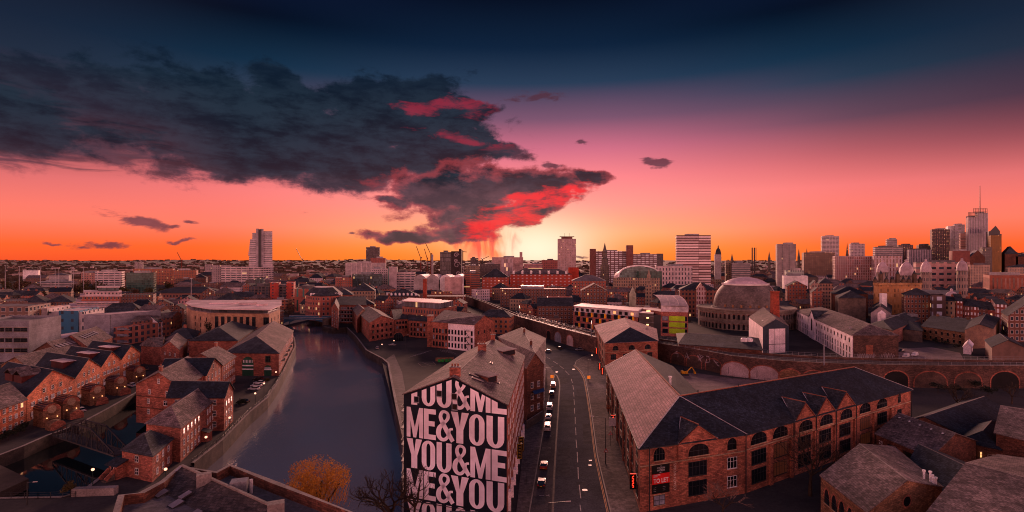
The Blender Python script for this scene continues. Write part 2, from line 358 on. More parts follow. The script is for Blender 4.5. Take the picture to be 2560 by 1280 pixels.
def holed(name, outer, holes, mat, z=0.0):
    loops = [[Vector(p) for p in outer]]+[[Vector(p) for p in h] for h in holes]
    flat = [p for l in loops for p in l]; tris = tessellate_polygon(loops)
    mb = MB(); mi = mb.mi(mat)
    mb.v = [V2(p, z) for p in flat]
    for t in tris:
        a, b, c = (flat[i] for i in t); cr = (b-a).cross(c-a)
        mb.f.append(tuple(t) if cr.z > 0 else tuple(reversed(t))); mb.m.append(mi)
    return mb.build(name)
struct(holed('ground', [(-3600, -250, 0), (3600, -250, 0), (3600, 2600, 0), (-3600, 2600, 0)], [river, dock], GND))
# water
WM, wn_, wp = base_mat('river_water')
Pw = NN(wn_, 'NewGeometry').outputs['Position']
w1 = NN(wn_, 'TexNoise', {'Vector': NN(wn_, 'Mapping', {0: Pw, 3: (.9, .35, 1)}).outputs[0], 'Scale': 1.1, 'Detail': 4.0, 'Roughness': .6}).outputs[0]
w2 = NN(wn_, 'TexNoise', {'Vector': NN(wn_, 'Mapping', {0: Pw, 3: (.05, .03, 1)}).outputs[0], 'Scale': 1.0, 'Detail': 3.0}).outputs[0]
st_ = MA(wn_, 'MULTIPLY', smooth(wn_, w2, .36, .62), .30)
wn_.links.new(MA(wn_, 'MULTIPLY_ADD', smooth(wn_, w2, .36, .62), .10, .04), wp.inputs['Roughness'])
bw = NN(wn_, 'Bump', {'Height': w1, 'Strength': MA(wn_, 'ADD', st_, .12), 'Distance': .2})
wn_.links.new(bw.outputs[0], wp.inputs['Normal'])
wp.inputs['Base Color'].default_value = (.105, .108, .14, 1); wp.inputs['Roughness'].default_value = .08; wp.inputs['IOR'].default_value = 2.1
wp.inputs['Specular IOR Level'].default_value = 1.0
DKM, dn_, dp = base_mat('dock_water')
dp.inputs['Base Color'].default_value = (.008, .011, .012, 1); dp.inputs['Roughness'].default_value = .03; dp.inputs['IOR'].default_value = 1.33
d1 = NN(dn_, 'TexNoise', {'Vector': NN(dn_, 'NewGeometry').outputs['Position'], 'Scale': .8, 'Detail': 3.0}).outputs[0]
dn_.links.new(NN(dn_, 'Bump', {'Height': d1, 'Strength': .05, 'Distance': .1}).outputs[0], dp.inputs['Normal'])
def grow(poly, k):
    c = sum(poly, Vector())/len(poly); return [p+(p-c).normalized()*k for p in poly]
def plate(name, poly, z, mat):
    mb = MB(); mb.v = [V2(p, z) for p in poly]; mi = mb.mi(mat)
    for t in tessellate_polygon([poly]):
        a, b, c = (poly[i] for i in t); cr = (b-a).cross(c-a)
        mb.f.append(tuple(t) if cr.z > 0 else tuple(reversed(t))); mb.m.append(mi)
    return mb.build(name)
struct(plate('river_water', river, WZ, WM)); struct(plate('dock_water', dock, WZ, DKM))
QW = surf('quay_stone', (.105, .082, .07), (.055, .045, .04), pat='block', bump=.4)
def quay(name, label, pts, th=.8, z1=1.0, z0=WZ-1.5, side=1, mat=QW, cap=KERB):
    """wall along a polyline: river face down into the water, low parapet with a coping"""
    mb = MB(); n = len(pts); L = []
    for i in range(n):
        d = (pts[min(i+1, n-1)]-pts[max(i-1, 0)]); d.z = 0; d.normalize(); L.append(Vector((d.y, -d.x, 0))*side)
    for i in range(n-1):
        a, b, na, nb = pts[i], pts[i+1], L[i], L[i+1]
        A0, B0, A1, B1 = V2(a)+na*.06, V2(b)+nb*.06, V2(a)-na*th, V2(b)-nb*th
        if side < 0: A0, B0, A1, B1 = B0, A0, B1, A1
        z = lambda p, h: V2(p, h)
        mb.poly([z(A0, z0), z(B0, z0), z(B0, z1), z(A0, z1)][::-1], mat); mb.poly([z(B1, -.1), z(A1, -.1), z(A1, z1), z(B1, z1)][::-1], mat)
        mb.poly([z(A0, z1), z(B0, z1), z(B1, z1), z(A1, z1)][::-1], cap)
    return tag(mb.build(name), label, 'wall')
wl = quay('river_wall', 'long curving stone river wall with pale coping below the left riverside path', river[:10])
quay('river_wall', 'stone river wall along the right bank up to the mural building', river[12:24], z1=.9)
quay('dock_wall', 'dark stone dock wall under the towpath by the brick pods', dock[:8], side=1, z1=.25)
quay('dock_wall', 'dark stone dock wall round the red brick warehouses', dock[8:19], side=1, z1=.12)
quay('river_wall', 'dark stone river wall hidden behind the near slate roof', river[27:], z1=.1)
# hills to the horizon
HM, hn, hp = base_mat('far_hills')
Ph = NN(hn, 'NewGeometry').outputs['Position']
ha = NN(hn, 'TexNoise', {'Vector': Ph, 'Scale': .0035, 'Detail': 9.0, 'Roughness': .72}).outputs[0]
hb = NN(hn, 'TexVoronoi', {'Vector': NN(hn, 'Mapping', {0: Ph, 3: (.02, .012, .02)}).outputs[0], 'Scale': 1.0}).outputs[0]
hc = MIX(hn, smooth(hn, ha, .42, .58), (.03, .026, .018, 1), (.09, .06, .042, 1))
hc = MIX(hn, smooth(hn, hb, .22, .12), hc, (.26, .2, .19, 1))
hn.links.new(hc, hp.inputs['Base Color']); hp.inputs['Roughness'].default_value = .95
def hill(x, d):
    t = max(0, min(1, (d-2500)/4000)); px = 1280+x/d*F
    ridge = 50+3.2/F*d if px < 2050 else 50+(3.2+min(1, (px-2050)/450)*20)/F*d
    nz = noise.fractal(Vector((x*.0009, d*.0009, 3)), 1.0, 2.0, 5)
    return (ridge*(t**1.3)+nz*26*t) if d < 6500 else ridge*.94+nz*16
mb = MB(); NX, NY = 150, 26
for j in range(NY):
    d = 2500*(12000/2500)**(j/(NY-1))
    for i in range(NX):
        x = (-1.35+2.7*i/(NX-1))*max(d, 2650)
        z = hill(x, d)
        mb.v.append(Vector((x, d, z-1.2*(j == 0))))
mi = mb.mi(HM)
for j in range(NY-1):
    for i in range(NX-1): mb.f.append((j*NX+i, j*NX+i+1, (j+1)*NX+i+1, (j+1)*NX+i)); mb.m.append(mi)
struct(mb.build('hills', smooth_=True))
# ------------------------------------------------------------------ road, kerbs, markings, pavements
ASP = surf('asphalt', (.098, .096, .108), (.074, .072, .084), rough=1.0, ns=.25, bump=.1, spec=.02)
ASPB = surf('asphalt_bay', (.115, .10, .10), (.085, .075, .078), rough=1.0, spec=.02, ns=.3)
cl = [R(*p) for p in ((1378, 1330), (1379, 1280), (1383, 1190), (1388, 1110), (1393, 1040), (1398, 985), (1397, 955), (1389, 935), (1376, 918), (1357, 900), (1340, 885), (1330, 872))]
cr = [R(*p) for p in ((1542, 1330), (1525, 1280), (1492, 1139), (1479, 1040), (1470, 985), (1463, 949), (1455, 933), (1446, 922), (1436, 914), (1440, 903), (1456, 893), (1492, 880))]
def ribbon(name, A, B, z, mat):
    mb = MB()
    for i in range(len(A)-1): mb.poly([V2(A[i], z), V2(B[i], z), V2(B[i+1], z), V2(A[i+1], z)], mat)
    return struct(mb.build(name))
ribbon('road', cl, cr, .012, ASP)
bl = [R(*p) for p in ((1322, 1330), (1325, 1280), (1342, 1180), (1358, 1083), (1368, 1020), (1374, 991), (1378, 965), (1386, 945), (1389, 936))]
br = [R(*p) for p in ((1378, 1330), (1379, 1280), (1383, 1190), (1388, 1110), (1393, 1040), (1396, 991), (1398, 965), (1396, 950), (1390, 937))]
ribbon('parking_bay', bl, [p-Vector((.02, 0, 0)) for p in br], .008, ASPB)
def offs(L, k):
    out = []
    for i, p in enumerate(L):
        d = (L[min(i+1, len(L)-1)]-L[max(i-1, 0)]).normalized(); out.append(p+Vector((d.y, -d.x, 0))*k)
    return out
# left pavement, right pavement (raised a kerb's height) with kerbs
lp_out = [R(*p) for p in ((1288, 1330), (1291, 1280), (1302, 1180), (1310, 1090), (1318, 1020), (1330, 985), (1342, 955), (1348, 935), (1352, 918), (1345, 905), (1335, 893))]
lp_in = [bl[0], bl[1], bl[2], bl[3], bl[4], bl[5], bl[6], bl[7], bl[8], R(1372, 915), R(1355, 900)]
mb = MB()
for i in range(len(lp_out)-1): mb.poly([V2(lp_out[i], .13), V2(lp_in[i], .13), V2(lp_in[i+1], .13), V2(lp_out[i+1], .13)], FLAG)
struct(mb.build('pavement_left'))
rp_out = [R(*p) for p in ((1625, 1330), (1604, 1290), (1566, 1180), (1544, 1080), (1530, 1010), (1518, 960), (1511, 930), (1503, 915), (1500, 905), (1502, 893), (1510, 880))]
mb = MB()
rpi = offs(cr, .2)
for i in range(len(rp_out)-1): mb.poly([V2(rpi[i], .13), V2(rp_out[i], .13), V2(rp_out[i+1], .13), V2(rpi[i+1], .13)], FLAG)
struct(mb.build('pavement_right'))
def kerb(name, L, k):
    A, B = L, offs(L, k); mb = MB()
    for i in range(len(L)-1):
        a, b, c, d = A[i], A[i+1], B[i+1], B[i]
        mb.poly([V2(a, .145), V2(b, .145), V2(c, .145), V2(d, .145)], KERB)
        for p, q in ((a, b), (c, d)): mb.poly([V2(p, 0), V2(q, 0), V2(q, .145), V2(p, .145)], KERB)
    return struct(mb.build(name))
kerb('kerb_right', cr, .25); kerb('kerb_left', bl, -.25)
# kerb build-out strip between bays and carriageway
mk = MB()
LNP = surf('line_paint', (.50, .44, .43), (.34, .30, .29), ns=2, spec=.05)
def line(a, b, w, mat=LNP, z=.020):
    a, b = Vector(a), Vector(b); d = (b-a).normalized(); n = Vector((d.y, -d.x, 0))*w/2
    mk.poly([V2(a-n, z), V2(a+n, z), V2(b+n, z), V2(b-n, z)], mat)
for (x0, y0, x1, y1) in ((1452, 1278, 1450, 1262), (1452, 1246, 1448, 1212), (1446, 1198, 1445, 1168), (1444, 1156, 1443, 1130), (1442, 1120, 1440, 1099), (1440, 1088, 1439, 1069),
        (1438, 1060, 1438, 1043), (1437, 1034, 1436, 1020), (1436, 1012, 1435, 998), (1435, 992, 1434, 980), (1434, 974, 1432, 963), (1431, 957, 1428, 947), (1423, 937, 1413, 927), (1409, 922, 1399, 914), (1394, 910, 1383, 903), (1376, 898, 1366, 892)):
    line(R(x0, y0), R(x1, y1), .2)
y1_, y2_ = offs(cr, -.35), offs(cr, -.62)
for L in (y1_, y2_):
    for i in range(len(L)-4): line(L[i], L[i+1], .13, YEL)
for (x, y) in ((1376, 1090), (1374, 1120), (1371, 1239), (1384, 1000)):
    p = R(x, y); line(p+Vector((-2.0, 0, 0)), p+Vector((-.9, 0, 0)), .14); line(p+Vector((-.5, 0, 0)), p+Vector((.1, 0, 0)), .14); line(p+Vector((.12, -.5, 0)), p+Vector((.12, .5, 0)), .12)
struct(mk.build('road_markings'))
m = MB(); PT = surf('patched_asphalt', (.066, .064, .07), (.10, .094, .10), ns=.8, rough=1.0, spec=.02)
for x0, y0, x1, y1, w_ in ((1408, 1190, 1410, 1120, 1.6), (1470, 1110, 1466, 1060, 1.2), (1420, 1030, 1419, 1000, 2.4), (1455, 1240, 1452, 1205, 1.0), (1405, 960, 1404, 945, 2.2), (1452, 990, 1450, 972, 1.4), (1345, 1262, 1347, 1240, 1.5)):
    a, b = R(x0, y0), R(x1, y1); m.poly([V2(a-Vector((w_, 0, 0)), .016), V2(a+Vector((w_, 0, 0)), .016), V2(b+Vector((w_, 0, 0)), .016), V2(b-Vector((w_, 0, 0)), .016)], PT)
struct(m.build('road_patches'))
bo = MB()
EO = surf('edge_sets', (.14, .10, .095), (.10, .075, .07), pat='flag')
A_, B_ = br, offs(br, .45)
for i in range(len(br)-1): bo.poly([V2(A_[i], .018), V2(B_[i], .018), V2(B_[i+1], .018), V2(A_[i+1], .018)], EO)
struct(bo.build('bay_edging'))
for k, (x, y) in enumerate(((1476, 1151), (1475, 1163), (1462, 1225), (1434, 923), (1392, 930))):
    p = R(x, y); m = MB(); m.box((p.x, p.y, .013), (.75 if k < 2 else 1.1, .6 if k < 2 else .9, .012), MG)
    tag(m.build('manhole_cover', off=(p.x, p.y, 0)), ['small pale utility cover in the right lane', 'double pale utility cover just nearer than another in the right lane', 'rectangular iron cover low in the right lane', 'pale iron cover in the mouth of the bend by the right kerb', 'pale iron cover at the bend by the left kerb'][k], 'manhole cover')
# ------------------------------------------------------------------ windows, houses
WIN = {}
def win_mesh(kind, w, h, fr):
    """window meshes: x along the wall, foot at z=0, outside is -y"""
    k = (kind, w, h, fr.name)
    if k in WIN: return WIN[k]
    f, g = MB(), MB(); d = -.07
    def fb(x0, x1, z0, z1, y0=d, mat=fr): f.box(((x0+x1)/2, y0/2, z0), (x1-x0, abs(y0), z1-z0), mat)
    t = .09
    if kind == 'arch':
        r = w/2; hb = h-r; n = 10
        pts = [(-r, 0), (r, 0)]+[(r*math.cos(math.pi*i/n), hb+r*math.sin(math.pi*i/n)) for i in range(n+1)]
        g.poly([(x, -.03, z) for x, z in pts], GL)
        A = [(r*math.cos(math.pi*i/n), hb+r*math.sin(math.pi*i/n)) for i in range(n+1)]
        B = [((r+.3)*math.cos(math.pi*i/n), hb+(r+.3)*math.sin(math.pi*i/n)) for i in range(n+1)]
        for i in range(n):
            f.poly([(A[i][0], -.06, A[i][1]), (B[i][0], -.06, B[i][1]), (B[i+1][0], -.06, B[i+1][1]), (A[i+1][0], -.06, A[i+1][1])][::-1], BR2)
        fb(-r, r, -.18, 0, -.12, ST); fb(-.04, .04, 0, h-.05, -.05, MD); fb(-r, r, hb-.04, hb+.04, -.05, MD)
        if w > 2.4: fb(-r/2-.04, -r/2+.04, 0, h*.9-.1, -.05, MD); fb(r/2-.04, r/2+.04, 0, h*.9-.1, -.05, MD)
    elif kind == 'seg':      # wide flat-arched opening
        r = w/2; n = 10; rise = h*.62
        C = lambda q, e=0: ((r+e)*math.cos(math.pi*q/n), h-rise+(rise+e)*math.sin(math.pi*q/n))
        g.poly([(-r, -.03, 0), (r, -.03, 0)]+[(C(i)[0], -.03, C(i)[1]) for i in range(n+1)], GL)
        for i in range(n):
            a, b, c, e = C(i), C(i, .35), C(i+1, .35), C(i+1); f.poly([(p[0], -.06, p[1]) for p in (e, c, b, a)], BR2)
        fb(-r-.2, r+.2, -.2, 0, -.12, ST)
        for x in (-r*.5, 0, r*.5): fb(x-.05, x+.05, 0, h*.86, -.05, MD)
        fb(-r*.95, r*.95, h*.42, h*.42+.07, -.05, MD)
    else:
        g.poly([(-w/2, -.03, 0), (w/2, -.03, 0), (w/2, -.03, h), (-w/2, -.03, h)], GL)
        fb(-w/2, -w/2+t, 0, h); fb(w/2-t, w/2, 0, h); fb(-w/2+t, w/2-t, 0, t); fb(-w/2+t, w/2-t, h-t, h)
        if kind == 'sash': fb(-w/2+t, w/2-t, h/2-.04, h/2+.04, -.06); fb(-.03, .03, t, h-t, -.05)
        if kind == 'wide':
            for x in (-w/6, w/6) if w < 4 else (-w*.3, -w*.1, w*.1, w*.3): fb(x-.05, x+.05, t, h-t, -.06)
            fb(-w/2+t, w/2-t, h*.62, h*.62+.07, -.05)
        if kind == 'sash': fb(-w/2-.08, w/2+.08, -.14, 0, -.12, ST); fb(-w/2-.06, w/2+.06, h, h+.18, -.04, ST)
        if kind in ('plain', 'wide'): fb(-w/2-.05, w/2+.05, -.12, 0, -.1, fr)
        if kind == 'door': f.box((0, -.06, t), (.06, .05, h-2*t), fr)
    a = f.build('window_frame_src'); b = g.build('pane_src')
    WIN[k] = (a.data, b.data); a.data.name = 'window'; b.data.name = 'pane'
    bpy.data.objects.remove(a); bpy.data.objects.remove(b); return WIN[k]
def window(root, p, nrm, kind='sash', w=1.0, h=1.5, fr=None, name='window', pane=True, glass=None):
    fr = fr or WHP; a, b = win_mesh(kind, w, h, fr)
    o = bpy.data.objects.new(name, a); COL.objects.link(o); o.parent = root
    o.location = Vector(p)-Vector(root['_o'] if root is not None else (0, 0, 0)); o.rotation_euler = (0, 0, math.atan2(nrm.y, nrm.x)+math.pi/2)
    g = bpy.data.objects.new('pane', b); COL.objects.link(g); g.parent = o
    if glass: g.material_slots[0].link = 'OBJECT'; g.material_slots[0].material = glass
    return o
LITG = emis('lit_window', (1, .48, .18), 1.3)
def row(root, A, B, zs, n=None, sp=3.0, kind='sash', w=1.0, h=1.5, fr=None, m=1.0, lit=.0, skip=(), name='window', off=.02, pale=.12):
    """windows along wall A->B (out of the wall towards the camera side)"""
    A, B = V2(A), V2(B); d = B-A; L = d.length; d.normalize(); nr = Vector((d.y, -d.x, 0))
    mid = (A+B)/2
    if nr.dot(mid) > 0: nr = -nr
    n = n or max(1, int((L-2*m)/sp+.5))
    for j, z in enumerate(zs):
        for i in range(n):
            if (i, j) in skip: continue
            p = A+d*(m+(L-2*m)*(i+.5)/n)+nr*off
            r = random.random()
            window(root, (p.x, p.y, z), nr, kind, w, h, fr, name, glass=LITG if r < lit else (GLP if r > 1-pale else None))
def ccw(C):
    a = sum(C[i][0]*C[(i+1) % len(C)][1]-C[(i+1) % len(C)][0]*C[i][1] for i in range(len(C))); return C if a > 0 else [C[0]]+list(reversed(C[1:]))
def roof_faces(C, h, kind, rise, ax=0, over=.45, inset=None, hipends=(True, True)):
    """faces of a roof over plan quad C; ridge runs between edges ax and ax+2"""
    A, B, C_, D = (V2(C[(i+ax) % 4]) for i in range(4))
    m1, m2 = (A+B)/2, (C_+D)/2; ax_ = (m2-m1).normalized()
    hw = ((B-A).length)/2; oz = over*rise/max(hw, .1)
    def out(p, m): q = p+(p-m).normalized()*over; return q
    hip = kind == 'hip'
    e1 = over; A2, B2 = out(A, m1)-ax_*e1, out(B, m1)-ax_*e1; C2, D2 = out(C_, m2)+ax_*e1, out(D, m2)+ax_*e1
    for p in (A2, B2, C2, D2): p.z = h-oz
    L = (m2-m1).length; ins = inset if inset is not None else min(hw, L*.46)
    r1 = m1+ax_*ins if hip and hipends[0] else m1-ax_*e1
    r2 = m2-ax_*ins if hip and hipends[1] else m2+ax_*e1
    r1, r2 = V2(r1, h+rise), V2(r2, h+rise); F_ = []
    if kind == 'pyr': r1 = r2 = V2((m1+m2)/2, h+rise)
    if (r1-r2).length < .5: r1 = r2 = (r1+r2)/2; F_ = [[A2, B2, r1], [B2, C2, r1], [C2, D2, r1], [D2, A2, r1]]
    else:
        F_ = [[B2, C2, r2, r1], [D2, A2, r1, r2]]
        if hip and hipends[0]: F_.append([A2, B2, r1])
        if hip and hipends[1]: F_.append([C2, D2, r2])
    return F_, r1, r2
FPR = []
def house(label, C, h, roof='gable', rise=3.5, wm=None, rm=None, name='brick_building', cat='building', z0=0.0, ax=0, over=.45, group=None, inset=None,
          hipends=(True, True), chim=0, para=.7, rim=None, wcap=None, deck=None):
    wm, rm = wm or BR, rm or SL
    C = ccw([V2(c) for c in C]); c0 = sum(C, Vector())/len(C)
    t = thing(name, label, cat, (c0.x, c0.y, z0), group); FPR.append((c0, max((p-c0).length for p in C)))
    w = MB()
    if roof == 'flat':
        w.prism(C, z0, h, wm, cap=False)
        I = [p+(c0-p).normalized()*.5 for p in C]; n = len(C)
        for i in range(n):
            a, b, c, d = C[i], C[(i+1) % n], I[(i+1) % n], I[i]
            w.poly([V2(a, h), V2(b, h), V2(c, h), V2(d, h)], rim or wcap or wm)
            w.poly([V2(c, h-para), V2(d, h-para), V2(d, h), V2(c, h)], wm)
        w.build('wall', t); r = MB(); r.poly([V2(p, h-para+.02) for p in I], rm)
        ro = r.build('roof', t)
    else:
        faces, r1, r2 = roof_faces(C, h, roof, rise, ax, over, inset, hipends)
        w.prism(C, z0, h, wm, cap=False)
        if roof == 'gable' or not all(hipends):
            hw = rise
            for k, (e, r) in enumerate(((0, r1), (2, r2))):
                if roof == 'hip' and hipends[k]: continue
                a, b = C[(e+ax) % 4], C[(e+ax+1) % 4]; w.poly([V2(a, h), V2(b, h), V2((a+b)/2, h+rise-.02)], wm)
        w.build('wall', t); r = MB(); r.sheet([[Vector(p)+Vector((0, 0, .22)) for p in f] for f in faces], .2, rm)
        if (r1-r2).length > .5: r.bar(r1+Vector((0, 0, .17)), r2+Vector((0, 0, .17)), .25, KERB, .14)
        ro = r.build('roof', t)
        for k in range(chim):
            f = (k+.5)/chim if chim > 1 else .08; p = r1.lerp(r2, min(.95, max(.05, f)))
            cm = MB(); a = math.atan2((r2-r1).y, (r2-r1).x)
            cm.box((p.x, p.y, p.z-.9), (1.5, .8, 2.5), wm if wm in (BR, BR2, BRD, BRB) else BR, rz=a)
            cm.box((p.x, p.y, p.z+1.6), (1.7, 1.0, .15), KERB, rz=a)
            for q in (-.4, 0, .4): v = Vector((p.x+q*math.cos(a), p.y+q*math.sin(a), 0)); cm.tube([(v.x, v.y, p.z+1.7), (v.x, v.y, p.z+2.2)], .13, BR2, 6)
            c = cm.build('chimney', None, off=Vector(t['_o'])); c.location = (0, 0, 0); c.parent = ro
    t['_w'] = h
    return t, C
SKG = None
def skylight(t, p, n, w=.9, l=1.2, rz=None, name='skylight', mat=None):
    """glazed hatch lying on a roof slope: p on the slope, n its normal"""
    n = n.normalized(); u = Vector((0, 0, 1)).cross(n).normalized(); v = n.cross(u)
    M = Matrix.Translation(Vector(p)) @ Matrix((( u.x, v.x, n.x, 0), (u.y, v.y, n.y, 0), (u.z, v.z, n.z, 0), (0, 0, 0, 1)))
    m = MB(); m.box(None, (w+.2, l+.2, .14), MD, M=M); m.box(None, (w, l, .18), mat or SKG, M=M)
    return m.build(name, t)
def arrow(a, b): return (Vector(b)-Vector(a)).normalized()
def stroke(mb, pts, w, mat, M, th=.03, closed=False):
    """flat band of width w along a 2D path, placed by M (x along, z up, y out)"""
    P = [Vector((p[0], p[1])) for p in pts]; n = len(P); L, Rr = [], []
    for i in range(n):
        a = P[i-1] if i or closed else P[i]; b = P[(i+1) % n] if i < n-1 or closed else P[i]
        d = (b-a); d.normalize(); q = Vector((-d.y, d.x)); ww = w[i] if hasattr(w, '__len__') else w; L.append(P[i]+q*ww/2); Rr.append(P[i]-q*ww/2)
    for i in range(n if closed else n-1):
        j = (i+1) % n; quad = [Rr[i], Rr[j], L[j], L[i]]
        mb.poly([M @ Vector((p.x, -th, p.y)) for p in quad], mat)
def flat(mb, pts, mat, M, th=.03): mb.poly([M @ Vector((p[0], -th, p[1])) for p in pts], mat)
def wallM(p, nr):
    """matrix of a wall plane: local x along the wall, -y out, z up, origin p"""
    nr = nr.normalized(); return Matrix.Translation(p) @ Matrix.Rotation(math.atan2(nr.y, nr.x)+math.pi/2, 4, 'Z')
def text(parent, s, M, size, mat, name='lettering', sx=1.0, rot=0.0, align='LEFT', ext=.01, bold=0.0):
    cu = bpy.data.curves.new(name, 'FONT'); cu.body = s; cu.size = size; cu.extrude = ext; cu.align_x = align; cu.offset = bold; cu.materials.append(mat); cu.resolution_u = 3
    o = bpy.data.objects.new(name, cu); COL.objects.link(o)
    me = bpy.data.meshes.new_from_object(o); bpy.data.objects.remove(o); o = bpy.data.objects.new(name, me); COL.objects.link(o); o.parent = parent
    T = Matrix.Translation(-Vector(parent['_o'])) if '_o' in parent else Matrix()
    o.matrix_local = T @ M @ Matrix.Rotation(rad(90), 4, 'X') @ Matrix.Rotation(rad(rot), 4, 'Z') @ Matrix.Diagonal((sx, 1, 1, 1)); return o

SKG = surf('rooflight_glass', (.34, .31, .34), (.2, .18, .2), rough=.45, spec=.4, fine=False)
def G2(label, e0, e1, r0, r1, h, rise, **k):
    """pitched building read off its near eaves line and its ridge line"""
    E0, E1, R0, R1 = R(*e0, h), R(*e1, h), R(*r0, h+rise), R(*r1, h+rise)
    C = [V2(E0), V2(E1), V2(2*R1-E1), V2(2*R0-E0)]
    t, c = house(label, C, h, k.pop('roof', 'gable'), rise, ax=1, **k) if ccw(C) == C else house(label, C, h, k.pop('roof', 'gable'), rise, ax=0, **k)
    return t, (V2(E0), V2(E1), V2(R1), V2(R0), h, rise)
def on(g, u, v):
    """point on the near slope: u along the eaves, v up the slope; and the slope's normal"""
    e0, e1, r1, r0, h, rise = g; e0, e1 = V2(e0, h), V2(e1, h); r0, r1 = V2(r0, h+rise), V2(r1, h+rise)
    a, b = e0.lerp(e1, u), r0.lerp(r1, u); n = (e1-e0).cross(b-a).normalized(); n = n if n.z > 0 else -n; return a.lerp(b, v)+n*.25, n
def FBX(label, x0, x1, yt, d, dep, wm, rm=None, roof='flat', d1=None, rise=3.0, sk=0.0, z0=0.0, name='office_building', cat='building', group=None, ax=0, **k):
    """building by its front: columns x0..x1, top row yt at distance d (right end d1), dep metres deep, back shifted sk sideways"""
    d1 = d1 or d; h = HT(yt, d); a, b = Q(x0, d), Q(x1, d1)
    C = [a, b, b+Vector((sk, dep, 0)), a+Vector((sk, dep, 0))]
    t, c = house(label, C, h, roof, rise, wm, rm or RFL, name, cat, z0, ax, group=group, **k); t['_h'] = h; return t, [a, b, C[2], C[3]], h
# ------------------------------------------------------------------ the lettered gable building between river and street
ML, MR = Vector((-22.9, 112, 0)), Vector((-1.0, 103.7, 0)); MBK_R, MBK_L = Vector((3.6, 157, 0)), Vector((-14.5, 163, 0))
MEV, MRISE = 22.0, 4.6
t, C = house('tall brick riverside warehouse whose near gable carries huge white lettering', [ML, MR, MBK_R, MBK_L], MEV, 'gable', MRISE, BR, SLR, 'lettered_warehouse', z0=-4.5, over=.35)
dv = (MR-ML).normalized(); mn = Vector((dv.y, -dv.x, 0)); MW = (MR-ML).length; MM = wallM(ML+mn*.03, mn)
NAVY = surf('mural_navy', (.014, .020, .034), (.010, .014, .024), ns=.2); MWH = surf('mural_white', (.84, .76, .79), (.72, .64, .67), ns=.3, rough=.9, fine=False)
pm = MB(); flat(pm, [(0, -4.5), (MW, -4.5), (MW, MEV-.05), (MW/2, MEV+MRISE-.1), (0, MEV-.05)], NAVY, MM, .03)
mural = pm.build('mural', t)
lt = MB()
def gl(ch, x0, x1, z0, z1):
    """heavy condensed capitals in the box x0..x1, z0..z1"""
    w, h = x1-x0, z1-z0; s = w*.36
    X_ = lambda a: x0+a; B = lambda a, b, c, d: flat(lt, [(X_(a), z0+c), (X_(b), z0+c), (X_(b), z0+d), (X_(a), z0+d)], MWH, MM, .06)
    if ch == 'E': s = w*.40; v = h*.165; B(0, s, 0, h); B(s, w, 0, v); B(s, w, h-v, h); B(s, w*.9, h*.44, h*.44+v)
    if ch == 'M':
        s = w*.235; B(0, s, 0, h); B(w-s, w, 0, h); q = w*.27
        flat(lt, [(X_(s), z0+h), (X_(s), z0+h*.55), (X_(w/2-q*.32), z0), (X_(w/2), z0), (X_(w/2), z0+h*.34)], MWH, MM, .06)
        flat(lt, [(X_(w-s), z0+h), (X_(w/2), z0+h*.34), (X_(w/2), z0), (X_(w/2+q*.32), z0), (X_(w-s), z0+h*.55)], MWH, MM, .06)
    if ch == 'Y':
        s = w*.40; j = h*.44; c = w/2
        B(c-s/2, c+s/2, 0, j)
        flat(lt, [(X_(c-s/2), z0+j), (X_(c), z0+j), (X_(c), z0+j+h*.12), (X_(s*.97), z0+h), (X_(-w*.02), z0+h)], MWH, MM, .06)
        flat(lt, [(X_(c), z0+j), (X_(c+s/2), z0+j), (X_(w*1.02), z0+h), (X_(w-s*.97), z0+h), (X_(c), z0+j+h*.12)], MWH, MM, .06)
    if ch in 'OU':
        s = w*.355; r = w/2; n = 10
        top = ch == 'O'
        ro = [(X_(r-r*math.cos(math.pi*i/n)), z0+r*1.0-r*math.sin(math.pi*i/n)) for i in range(n+1)]
        ri = [(X_(r-(r-s)*math.cos(math.pi*i/n)), z0+r-(r*.62)*math.sin(math.pi*i/n)) for i in range(n+1)]
        for i in range(n): flat(lt, [ro[i], ro[i+1], ri[i+1], ri[i]], MWH, MM, .06)
        zt = h-r if top else h
        B(0, s, r, zt); B(w-s, w, r, zt)
        if top:
            for i in range(n):
                f = lambda p: (p[0], 2*z0+h-p[1]); flat(lt, [f(ri[i]), f(ri[i+1]), f(ro[i+1]), f(ro[i])], MWH, MM, .06)
    if ch == '&':
        P = [(.98, .03), (.62, .36), (.30, .70), (.27, .84), (.36, .945), (.52, .965), (.68, .91), (.70, .79), (.60, .68), (.36, .54), (.18, .40), (.14, .22), (.24, .09), (.42, .05), (.60, .10), (.74, .24), (.80, .40), (.98, .43)]
        W_ = [.24, .27, .24, .20, .17, .15, .17, .20, .17, .20, .27, .29, .22, .18, .18, .17, .13, .12]
        P2 = []; W2 = []
        for i in range(len(P)-1):
            for k in range(3):
                f = k/3; p0, p1, p2, p3 = P[max(i-1, 0)], P[i], P[i+1], P[min(i+2, len(P)-1)]
                cr_ = lambda a, b, c, d: .5*((2*b)+(-a+c)*f+(2*a-5*b+4*c-d)*f*f+(-a+3*b-3*c+d)*f**3)
                P2.append((cr_(p0[0], p1[0], p2[0], p3[0]), cr_(p0[1], p1[1], p2[1], p3[1]))); W2.append(W_[i]*(1-f)+W_[i+1]*f)
        P2.append(P[-1]); W2.append(W_[-1])
        stroke(lt, [(x0+w*a, z0+h*b) for a, b in P2], [q*w for q in W2], MWH, MM, .06)
fx = lambda X_: (X_-570)/760*MW
me_you = [('M', 594, 722), ('E', 728, 820), ('&', 822, 950), ('Y', 935, 1062), ('O', 1066, 1176), ('U', 1190, 1313)]
you_me = [('Y', 596, 712), ('O', 712, 815), ('U', 826, 938), ('&', 945, 1068), ('M', 1075, 1218), ('E', 1226, 1330)]
